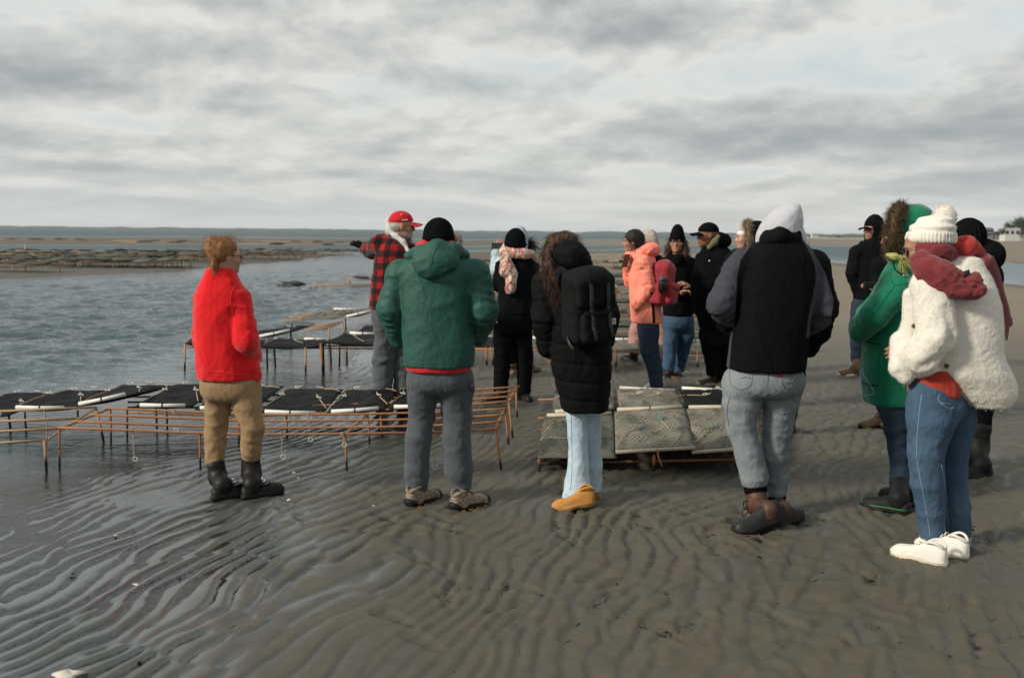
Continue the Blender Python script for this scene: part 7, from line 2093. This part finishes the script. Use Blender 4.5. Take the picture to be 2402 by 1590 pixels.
# ------------------------------------------------------------ 11: man in the black hood
def man_blackhood():
    f = Fig(12.2, 2032, 'tall man in a black hooded jacket over a black cap, standing apart on the sand')
    H = Head(f, 2046, 539, 0, yaw=118, pitch=-2, size=1.06)
    rows = [(566, 2022, 2072, .11), (580, 2008, 2082, .14), (620, 1998, 2086, .17), (665, 2000, 2086, .17), (702, 2004, 2084, .165)]
    aL = f.ch([(2074, 592, .05, .085), (2086, 645, .05, .08), (2074, 690, .0, .06)])
    aR = f.ch([(2010, 592, -.05, .08), (1999, 640, -.06, .075), (2010, 680, -.02, .06)])
    lL = f.ch([(2056, 715, .03, .10), (2062, 770, .05, .09), (2066, 840, .06, .07)]); lR = f.ch([(2020, 715, 0, .115), (2014, 765, -.02, .11), (2012, 810, 0, .085), (2010, 848, 0, .07)])
    body(f, H, rows, [aL, aR], [lL, lR], PALE, hair=(.06, .04, .03), beard=(.25, .14, .09))
    jacket(f, 'jacket', rows, [aL, aR], BLACK, seed=6.6, dp=.008)
    hood_up(f, H, BLACK, r=(.105, .120, .145), c=(0, -.035, .03), open_c=(0, .10, -.02), open_r=(.066, .12, .10))
    c = ballcap(f, H, BLACK2)
    trousers(f, [(694, 2006, 2080, .15), (720, 2004, 2080, .16), (745, 2002, 2078, .14)], [lL, lR], denim('ink_denim', (.014, .022, .042), (.03, .045, .075)), amp=.007, seed=5.0)
    bm = plain('brown_work_boot', (.13, .065, .03), .7, 0, .2)
    shoe(f, (2016, 880), (1990, 881), bm, CREAM, 'boot', .105, length=.30, details='heel', shaft=[(f.P(2012, 846, 0), .06)])
    shoe(f, (2072, 874), (2048, 876), bm, CREAM, 'boot', .105, length=.30, details='heel', shaft=[(f.P(2067, 842, .06), .06)])

# ------------------------------------------------------------ 15: hidden between the black hood and the green coat
def person_hidden():
    f = Fig(9.0, 2080, 'person in black holding a camera, mostly hidden behind the green coat')
    H = Head(f, 2096, 560, .1, yaw=60, pitch=-8, size=.98)
    rows = [(596, 2070, 2120, .1), (612, 2056, 2136, .13), (670, 2054, 2138, .15), (760, 2056, 2136, .15)]
    aL = f.ch([(2062, 624, -.02, .07), (2056, 680, -.04, .06), (2046, 672, -.20, .045)]); aR = f.ch([(2128, 624, 0, .07), (2130, 690, 0, .06), (2080, 690, -.2, .045)])
    lL = f.ch([(2080, 780, 0, .09), (2078, 860, 0, .075), (2072, 960, 0, .06)]); lR = f.ch([(2114, 780, 0, .09), (2114, 860, 0, .075), (2112, 960, 0, .06)])
    body(f, H, rows, [aL, aR], [lL, lR], FAIR, hands=[dict(wrist=f.P(2050, 676, -.2), fwd=np.array([-.7, -.4, .35]), palm=np.array([0, .3, -1.0]), side=1, curl=.8, s=1.0)])
    jacket(f, 'jacket', rows, [aL, aR], BLACK, seed=4.6); trousers(f, [(750, 2060, 2132, .14), (780, 2060, 2132, .14)], [lL, lR], BLACK2, amp=.004)
    hood_up(f, H, BLACK, r=(.105, .12, .135))
    bm = plain('brown_work_boot', (.13, .065, .03), .7, 0, .2)
    shoe(f, (2076, 1000), (2048, 1002), bm, RUBBER, 'shoe', .1, length=.28, details='heel', shaft=None)
    shoe(f, (2118, 1000), (2092, 1003), bm, RUBBER, 'shoe', .1, length=.28, details='heel', shaft=None)
    root = empty('camera', at(2040, 671, 8.72), 'small black camera held in front of the green coat wearer', 'camera')
    V, Q = Solid(.004).rbox((0, 0, 0), (.055, .02, .036), .01).mesh(1); mk('camera_body', V, Q, RUBBER, root)
    V, Fc = tube([(0, .018, 0), (0, .055, 0)], [.026, .024], 14); mk('lens', V, Fc, RUBBER, root)

# ------------------------------------------------------------ 12: green coat with the fur hood
def woman_greencoat():
    f = Fig(6.2, 2095, 'person in an emerald green wool coat with brown fur edging the raised hood')
    H = Head(f, 2122, 545, 0, yaw=72, pitch=-6, size=1.0)
    rows = [(606, 2096, 2170, .11), (625, 2084, 2186, .135), (660, 2066, 2192, .16), (720, 2048, 2186, .18), (800, 2030, 2174, .185), (870, 2021, 2166, .185), (946, 2033, 2152, .175)]
    aR = f.ch([(2106, 676, -.13, .085), (2050, 742, -.18, .082), (2018, 778, -.06, .064)])
    aL = f.ch([(2090, 676, .14, .08), (2040, 740, .16, .075), (2014, 772, .05, .06)])
    lR = f.ch([(2094, 945, -.06, .10), (2104, 1000, -.06, .078), (2110, 1060, -.05, .064), (2114, 1140, -.05, .062)])
    lL = f.ch([(2106, 945, .08, .10), (2116, 1000, .12, .078), (2122, 1060, .14, .064), (2126, 1125, .15, .060)])
    body(f, H, rows, [aR, aL], [lR, lL], FAIR, hair=(.05, .03, .02))
    gw = fabric('emerald_wool', (.0075, .165, .090), .95, .10, 300, .15, sheen=.25, spec=.12, bmp=.4)
    j = jacket(f, 'coat', rows, [aR, aL], gw, seed=3.2, dp=.006, arm_amp=.007, vox=.0085, fx=5, fz=1.6, ft=13)
    dk = fabric('dark_green_stitch', (.004, .085, .048), .95)
    seams(f, j, [[(2086, 640), (2100, 668), (2150, 658)], [(2100, 668), (2066, 716), (2022, 780)], [(2066, 800), (2062, 860), (2060, 905)]], dk, .0028, 'stitching')
    seams(f, j, [[(2032, 800), (2048, 806), (2066, 808)], [(2020, 896), (2038, 902), (2060, 904)]], BLACK, .0035, 'pocket_piping')
    seams(f, j, [[(2033, 815), (2024, 838), (2026, 858)]], plain('brass_zip', (.4, .3, .1), .4, 1.0), .0035, 'zip')
    S = Solid(.0075)
    S.ell(f.P(2136, 540, .0), (f.M(48), .125, f.M(58)), rotm(0, 0, 0), .04); S.ell(f.P(2160, 512, 0), (f.M(28), .09, f.M(28)), None, .05)
    S.chain(f.ch([(2112, 596, 0, .085), (2150, 600, 0, .085)]), .05)
    S.ell(f.P(2088, 545, 0), (f.M(22), .085, f.M(46)), None, .012, 'sub')
    put(f, 'hood', S, gw, extra=lambda V, N: drape(V, .006, 6, 5, .9, 7.0))
    fm = cols('brown_fur', (.085, .05, .022), .8)
    fur_loop(f, [f.P(x_, y_, z_) for x_, y_, z_ in ((2118, 487, 0), (2104, 500, -.085), (2096, 545, -.115), (2098, 582, -.09), (2102, 597, 0), (2094, 580, .10), (2088, 545, .12), (2100, 500, .09))], fm, r=.043, n=5200, length=.042, width=.0032, seed=6)
    # yellow-green scarf tassel at the neck
    cm = cols('yellow_green_wool', (.42, .44, .14), .5, .9)
    S = Solid(.006); S.chain(f.ch([(2084, 599, -.15, .016), (2098, 602, -.17, .018), (2112, 606, -.17, .022)]), .02); o = put(f, 'scarf_end', S, cm, extra=lambda V, N: .004 * perlin(V * 60))
    rg = np.random.default_rng(8); n = 160
    P = np.array([f.P(2110 + 10 * a_, 606 + 6 * b_, -.17) for a_, b_ in rg.random((n, 2))]); V, Q = strands(P, np.tile(np.array([.3, -.1, -.8]), (n, 1)), .065, .0055, 4, .006, .3, .4, rg); s_ = mk('tassel', V, Q, cm, o); s_['kind'] = 'stuff'
    V, Fc = tube(bez([f.P(2096, 614, -.17), f.P(2098, 628, -.19), f.P(2108, 640, -.20), f.P(2119, 646, -.20)], 12), .004, 6); o = mk('drawcord', V, Fc, BLACK, f.root)
    V, Fc = tube([f.P(2118, 645, -.20), f.P(2122, 648, -.20)], .006, 8); mk('cord_tip', V, Fc, STEEL, o)
    V, Fc = tube(bez([surf(f, j, 2027, 862, .01), f.P(2026, 880, -.20), f.P(2044, 908, -.22), f.P(2050, 922, -.21), f.P(2030, 928, -.20), f.P(2010, 922, -.19), f.P(2018, 900, -.2), surf(f, j, 2024, 868, .012)], 40), .0022, 5); mk('earphone_cable', V, Fc, plain('lilac_cable', (.30, .32, .48), .5), f.root)
    trousers(f, [(925, 2050, 2140, .14), (955, 2056, 2136, .14)], [lR, lL], denim('dark_blue_denim', (.018, .036, .065), (.045, .07, .105)), amp=.006, seed=6.3)
    gl = plain('green_piping', (.03, .22, .06), .5)
    for he, to, top in (((2136, 1206), (2032, 1188), f.P(2112, 1130, -.05)), ((2146, 1190), (2062, 1160), f.P(2128, 1118, .15))):
        o, L3, (fd, sd_, L) = shoe(f, he, to, RUBBER, RUBBER, 'boot', .112, length=.30, details='heel', sole_h=.03, shaft=[(top, .068)])
        pr = [(math.copysign(abs(math.sin(q)) ** .62, math.sin(q)) * .057 * (1 - .2 * math.exp(-((.5 - .5 * math.cos(q) - .4) / .15) ** 2)), L * (.5 - .5 * math.cos(q))) for q in np.linspace(0, 6.283, 40)]
        V, Fc = tube([L3(x, y, .042 + .008 * max(0, y / L - .75) * 4) for x, y in pr], .0035, 5, False); mk('green_piping', V, Fc, gl, o)
        S = Solid(.006)
        if top[1] < .05:
            gm = plain('green_plaid_panel', (.02, .13, .075), .7)
            for r_ in range(3):
                for c_ in range(2):
                    p = surf(f, o.children[0], 2096 + 10 * c_, 1150 + 9 * r_, .002); V, Fc = box(p, (.017, .006, .017)); mk('plaid_square', V, Fc, gm, o, False)
            p = surf(f, o.children[0], 2102, 1143, .002); V, Fc = box(p, (.008, .006, .008)); mk('orange_tab', V, Fc, plain('orange_rubber', (.62, .22, .02), .5), o, False)

# ------------------------------------------------------------ 13: white sherpa jacket
def woman_white():
    f = Fig(5.28, 2200, 'woman in a white sherpa jacket, white bobble hat and dark red scarf')
    H = Head(f, 2168, 578, 0, yaw=70, pitch=-20, size=1.0)
    rows = [(610, 2200, 2290, .11, .03), (632, 2172, 2312, .14, .02), (665, 2150, 2326, .165), (715, 2146, 2340, .185), (770, 2150, 2342, .195), (830, 2150, 2341, .20), (875, 2160, 2362, .205), (900, 2192, 2374, .20, .02), (924, 2222, 2374, .19, .02), (948, 2264, 2352, .17, .03)]
    aL = f.ch([(2186, 672, -.13, .098), (2196, 792, -.20, .095), (2165, 836, -.17, .085), (2122, 838, -.04, .064)])
    aR = f.ch([(2180, 680, .16, .09), (2150, 780, .18, .08), (2118, 815, .02, .062)])
    lL = f.ch([(2188, 920, -.05, .125), (2184, 985, -.06, .122), (2172, 1060, -.06, .092), (2176, 1130, -.05, .086), (2184, 1200, -.03, .072), (2186, 1262, -.02, .062)])
    lR = f.ch([(2236, 930, .08, .12), (2244, 985, .08, .10), (2240, 1050, .08, .072), (2238, 1110, .08, .066), (2244, 1190, .08, .068), (2249, 1256, .08, .064)])
    body(f, H, rows, [aL, aR], [lL, lR], TAN_, hair=(.03, .02, .015), hands=[dict(wrist=f.P(2120, 806, .0), fwd=np.array([-.6, .1, -.5]), palm=np.array([.3, .9, 0]), side=1, curl=.9, s=.85)])
    wm = fabric('white_sherpa', (.71, .675, .60), .98, .06, 130, .15, sheen=.4, spec=.08, bmp=.8, blotch=9, cr=.06)
    def adds(S):
        S.chain(f.ch([(2112, 800, -.02, .055), (2108, 862, -.06, .045), (2124, 884, -.08, .040)]), .03)
        S.chain(f.ch([(2134, 692, -.05, .035), (2136, 760, -.04, .045), (2122, 822, -.04, .055), (2128, 866, -.08, .045), (2190, 868, -.12, .04)]), .012)
        S.ell(f.P(2255, 622, .02), (f.M(44), .12, f.M(26)), None, .03)
        g = [f.P(2168, 640, -.19), f.P(2222, 690, -.285), f.P(2236, 750, -.285), f.P(2232, 800, -.28), f.P(2206, 846, -.27), f.P(2160, 866, -.24)]
        for a_, b_ in zip(g[:-1], g[1:]): S.cap(a_, b_, .020, None, .03, 'sub')
    def sherpa(V, N): return .0013 * perlin(V * 50) + .0013 * perlin(V * 95 + 3)
    j = jacket(f, 'sherpa_jacket', rows, [aL, aR], wm, seed=7.4, dp=.007, arm_amp=.007, adds=adds, vox=.008, fx=4.0, fz=1.0, ft=9, k=.006, extra=sherpa, smooth=2)
    shag(f, j, wm, 26000, .0038, .0022, 4)
    but = plain('brown_button', (.09, .03, .015), .4)
    for x, y in ((2145, 764), (2220, 857)):
        p = surf(f, j, x, y, .004); V, Fc = tube([p, p + np.array([0, -.007, 0])], .012, 12); mk('button', V, Fc, but, j)
    # red shirt hem
    rs = fabric('brick_red_knit', (.36, .040, .022), .9, .12)
    S = Solid(.008); S.stack(f.lv([(862, 2140, 2246, .15, -.02), (926, 2134, 2246, .155, -.02)]), .02); put(f, 'red_shirt', S, rs, extra=lambda V, N: drape(V, .005, 8, 4, .5, 2))
    bj = denim('classic_blue_denim', (.032, .068, .125), (.080, .135, .205))
    t = trousers(f, [(915, 2134, 2262, .15), (950, 2130, 2262, .16), (985, 2128, 2262, .14)], [lL, lR], bj, amp=.0045, seed=1.1)
    fade = plain('faded_stitch', (.22, .32, .42), .9)
    seams(f, t, [[(2162, 925), (2155, 980), (2150, 1060), (2156, 1110), (2168, 1170), (2178, 1230), (2182, 1262)], [(2208, 1090), (2218, 1150), (2226, 1255)]], fade, .0022, 'side_seam')
    seams(f, t, [[(2204, 924), (2202, 940), (2226, 958), (2238, 955)], [(2206, 945), (2232, 948)]], fade, .002, 'pocket_stitching')
    # frayed hems
    rg = np.random.default_rng(3); P = []
    for (cx, cy, dy, rr) in ((2186, 1264, -.02, .060), (2249, 1259, .08, .060)):
        c = f.P(cx, cy, dy)
        for a_ in rg.random(150) * 6.283: P.append(c + np.array([math.cos(a_) * rr, math.sin(a_) * rr, .006]))
    P = np.array(P); V, Q = strands(P, np.tile(np.array([0, 0, -1.0]), (len(P), 1)), .028, .0032, 3, .004, 0, .5, rg); s_ = mk('frayed_hem', V, Q, plain('white_thread', (.75, .75, .72), .8), t); s_['kind'] = 'stuff'
    wc = fabric('white_canvas', (.72, .69, .62), .85, .06, 300, .1)
    for he, to in (((2220, 1328), (2094, 1299)), ((2270, 1311), (2180, 1288))):
        o, L3, (fd, sd_, L) = shoe(f, he, to, wc, CREAM, 'shoe', .104, length=.285, details='heel', sole_h=.034)
        laces(o, L3, L, plain('white_thread', (.75, .75, .72), .8), .034, 3)
    # hat
    wh = fabric('white_rib_knit', (.70, .665, .59), .98, .05, 150, .2, sheen=.4, bmp=.7)
    S = Solid(.0065)
    S.stack(f.lv([(572, 2134, 2238, .135), (560, 2128, 2238, .137), (545, 2134, 2237, .137), (528, 2144, 2235, .13), (514, 2160, 2230, .11), (503, 2180, 2220, .07)]), .02, 2.1, edge=.02)
    c0 = f.P(2186, 575, 0)
    def rib(V, N):
        q = V - c0; z = q[:, 2]; a_ = np.arctan2(q[:, 0], q[:, 1])
        return .003 * np.cos(a_ * 46) * ss(.075, .06, z) + .0045 * np.sin(z * 150 + .5 * np.sin(a_)) * ss(.055, .075, z) + .0014 * perlin(V * 60)
    ht = put(f, 'bobble_hat', S, wh, extra=rib, smooth=2)
    S = Solid(.007); S.ell(f.P(2216, 507, .0), (f.M(24), .058, f.M(24)), None, .02); pm = mk('pompom', *S.mesh(1), wh, ht)
    c1 = f.P(2216, 507, 0); rg = np.random.default_rng(5); d = rg.normal(size=(2600, 3)); d /= np.linalg.norm(d, axis=1)[:, None]
    V, Q = strands(c1 + d * .044, d, .020, .0032, 2, .004, .15, .35, rg); s_ = mk('yarn', V, Q, wh, pm); s_['kind'] = 'stuff'
    # scarf wrapped over head and neck, knotted behind
    sm = fabric('dark_red_scarf', (.165, .026, .032), .9, .12, 260, .2, sheen=.2)
    S = Solid(.0075)
    S.ell(f.P(2190, 588, -.02), (f.M(48), .125, f.M(30)), rotm(0, 0, 14), .03)
    S.chain(f.ch([(2160, 612, -.12, .045), (2180, 630, -.17, .055), (2210, 644, -.20, .06), (2230, 658, -.21, .05), (2240, 672, -.22, .045)]), .03)
    S.chain(f.ch([(2155, 630, -.08, .03), (2168, 644, -.15, .032), (2200, 664, -.20, .035), (2232, 680, -.22, .03)]), .03)
    S.chain(f.ch([(2236, 676, -.23, .036), (2262, 682, -.24, .040), (2290, 680, -.235, .045)]), .02)
    S.chain(f.ch([(2270, 678, -.24, .035), (2286, 660, -.235, .032), (2292, 645, -.23, .014)]), .02)
    S.chain(f.ch([(2236, 665, -.225, .03), (2234, 682, -.24, .035)]), .02)
    H.ell(S, (0, .135, -.03), (.085, .085, .115), .01, 'sub')
    fl = []
    for a_, b_ in (((2160, 612, -.12), (2240, 672, -.22)), ((2155, 630, -.08), (2232, 680, -.22)), ((2236, 676, -.23), (2290, 680, -.235)), ((2150, 600, -.05), (2232, 580, -.05)), ((2270, 678, -.24), (2292, 645, -.23))):
        fl.append(dict(a=f.P(*a_), b=f.P(*b_), ft=3.0, fp=34.0, amp=.0085, rad=.085, seed=a_[0] * .37, slant=.25, t0=-.2, t1=1.2))
    sc = put(f, 'scarf', S, sm, fl, lambda V, N: drape(V, .006, 14, 8, 1.1, 5.0) + .002 * perlin(V * 26))
    S = Solid(.0075)
    S.chain(f.ch([(2240, 578, -.02, .05), (2265, 578, -.03, .05), (2290, 592, .0, .04)]), .03)
    put(f, 'scarf_wrap', S, fabric('coral_red_scarf', (.40, .040, .032), .9, .12, sheen=.15), extra=lambda V, N: drape(V, .010, 10, 7, .9, 3.0))
    V, Fc = ribbon([f.P(2290, 592, -.02), f.P(2312, 615, -.06), f.P(2328, 645, -.04), f.P(2345, 690, -.03), f.P(2356, 735, -.02), f.P(2354, 765, -.02), f.P(2350, 797, -.02)], [.05, .10, .085, .05, .06, .065, .06], (.25, -1, 0), .016, 26)
    mk('scarf_tail', V, Fc, sm, sc)
    V, Fc = ribbon([f.P(2356, 740, -.01), f.P(2364, 755, -.01), f.P(2372, 764, -.01)], [.05, .06, .02], (.2, -1, 0), .01, 8); mk('scarf_tail', V, Fc, sm, sc)
    V, Fc = box(surf(f, sc, 2272, 645, .012), (.030, .004, .034), rotm(0, 0, -20)); lb = mk('scarf_label', V, Fc, plain('navy_label', (.016, .02, .035), .8), sc, False)
    glasses(f, H, plain('tortoise', (.10, .06, .045), .3), name='sunglasses', dark=True, r=.028, w=.033)

# ------------------------------------------------------------ 14: black ribbed beanie behind
def person_blackbeanie():
    f = Fig(7.1, 2290, 'person in a black ribbed beanie and tall rubber boots behind the white sherpa jacket')
    H = Head(f, 2268, 560, 0, yaw=30, pitch=-4, size=1.02)
    rows = [(600, 2250, 2310, .11), (620, 2244, 2340, .15), (680, 2246, 2336, .17), (800, 2250, 2330, .17), (880, 2256, 2326, .16)]
    aL = f.ch([(2256, 640, 0, .08), (2250, 720, .02, .075), (2262, 790, .1, .06)]); aR = f.ch([(2322, 645, .02, .08), (2322, 720, .05, .072), (2300, 790, .2, .055)])
    lL = f.ch([(2262, 890, .0, .10), (2260, 960, .05, .085), (2262, 1010, .05, .07)]); lR = f.ch([(2296, 890, -.02, .10), (2300, 950, 0, .085), (2300, 1010, .0, .07)])
    body(f, H, rows, [aL, aR], [lL, lR], FAIR)
    jacket(f, 'jacket', rows, [aL, aR], BLACK, seed=1.2)
    trousers(f, [(870, 2256, 2326, .15), (900, 2254, 2326, .15), (925, 2252, 2324, .14)], [lL, lR], BLACK, amp=.006)
    beanie(f, H, BLACK2, top=.145, r=(.105, .118), lo=-.03, ribs=26, cuff=False, tilt=-4)
    S = Solid(.0085); S.ell(f.P(2320, 600, -.02), (f.M(33), .12, f.M(36)), rotm(0, 0, -20), .03); S.ell(f.P(2296, 590, 0), (f.M(24), .11, f.M(26)), None, .05)
    put(f, 'folded_hood', S, BLACK, extra=lambda V, N: drape(V, .010, 8, 6, .9, 2.0))
    for he, to, top in (((2322, 1114), (2262, 1120), f.P(2296, 1002, 0)), ((2290, 1098), (2236, 1102), f.P(2264, 1000, .06))):
        o, L3, (fd, sd_, L) = shoe(f, he, to, RUBBER, RUBBER, 'boot', .115, length=.31, details='heel', sole_h=.028, shaft=[(L3h, r_) for L3h, r_ in ((top * np.array([1, 1, .55]), .072), (top, .088))])
        if top[1] < .03:
            p = surf(f, o.children[0], 2284, 1010, .002); a2 = np.linspace(0, 6.283, 20)
            V, Fc = tube([p + np.array([math.cos(q) * .026, 0, math.sin(q) * .017]) for q in a2], .0018, 4, False); e = mk('oval_emblem', V, Fc, plain('grey_print', (.25, .25, .24), .7), o)
            V, Fc = join([box(p + np.array([0, 0, k * .007 - .005]), (.030 - .008 * abs(k - 1), .003, .003)) for k in range(3)]); mk('emblem_lettering', V, Fc, plain('grey_print', (.25, .25, .24), .7), e, False)

# ================================================================== BUILD
import time as _t
_T0 = _t.time()
for fn in (woman_red, man_plaid, man_green, woman_scarf, person_blue, person_behind_green, woman_puffer, woman_coral, person_pink, woman_glasses, man_cap, woman_fur, man_greyhood, person_beige, man_blackhood, person_hidden, woman_greencoat, woman_white, person_blackbeanie):
    fn(); print('TIMING', fn.__name__, round(_t.time() - _T0, 1))
for fn in (near_racks, mid_racks, far_racks, shells):
    fn(); print('TIMING', fn.__name__, round(_t.time() - _T0, 1))
build_sand(); print('TIMING sand', round(_t.time() - _T0, 1))
build_water(); print('TIMING water', round(_t.time() - _T0, 1))
build_far(); print('TIMING far', round(_t.time() - _T0, 1))
build_haze()
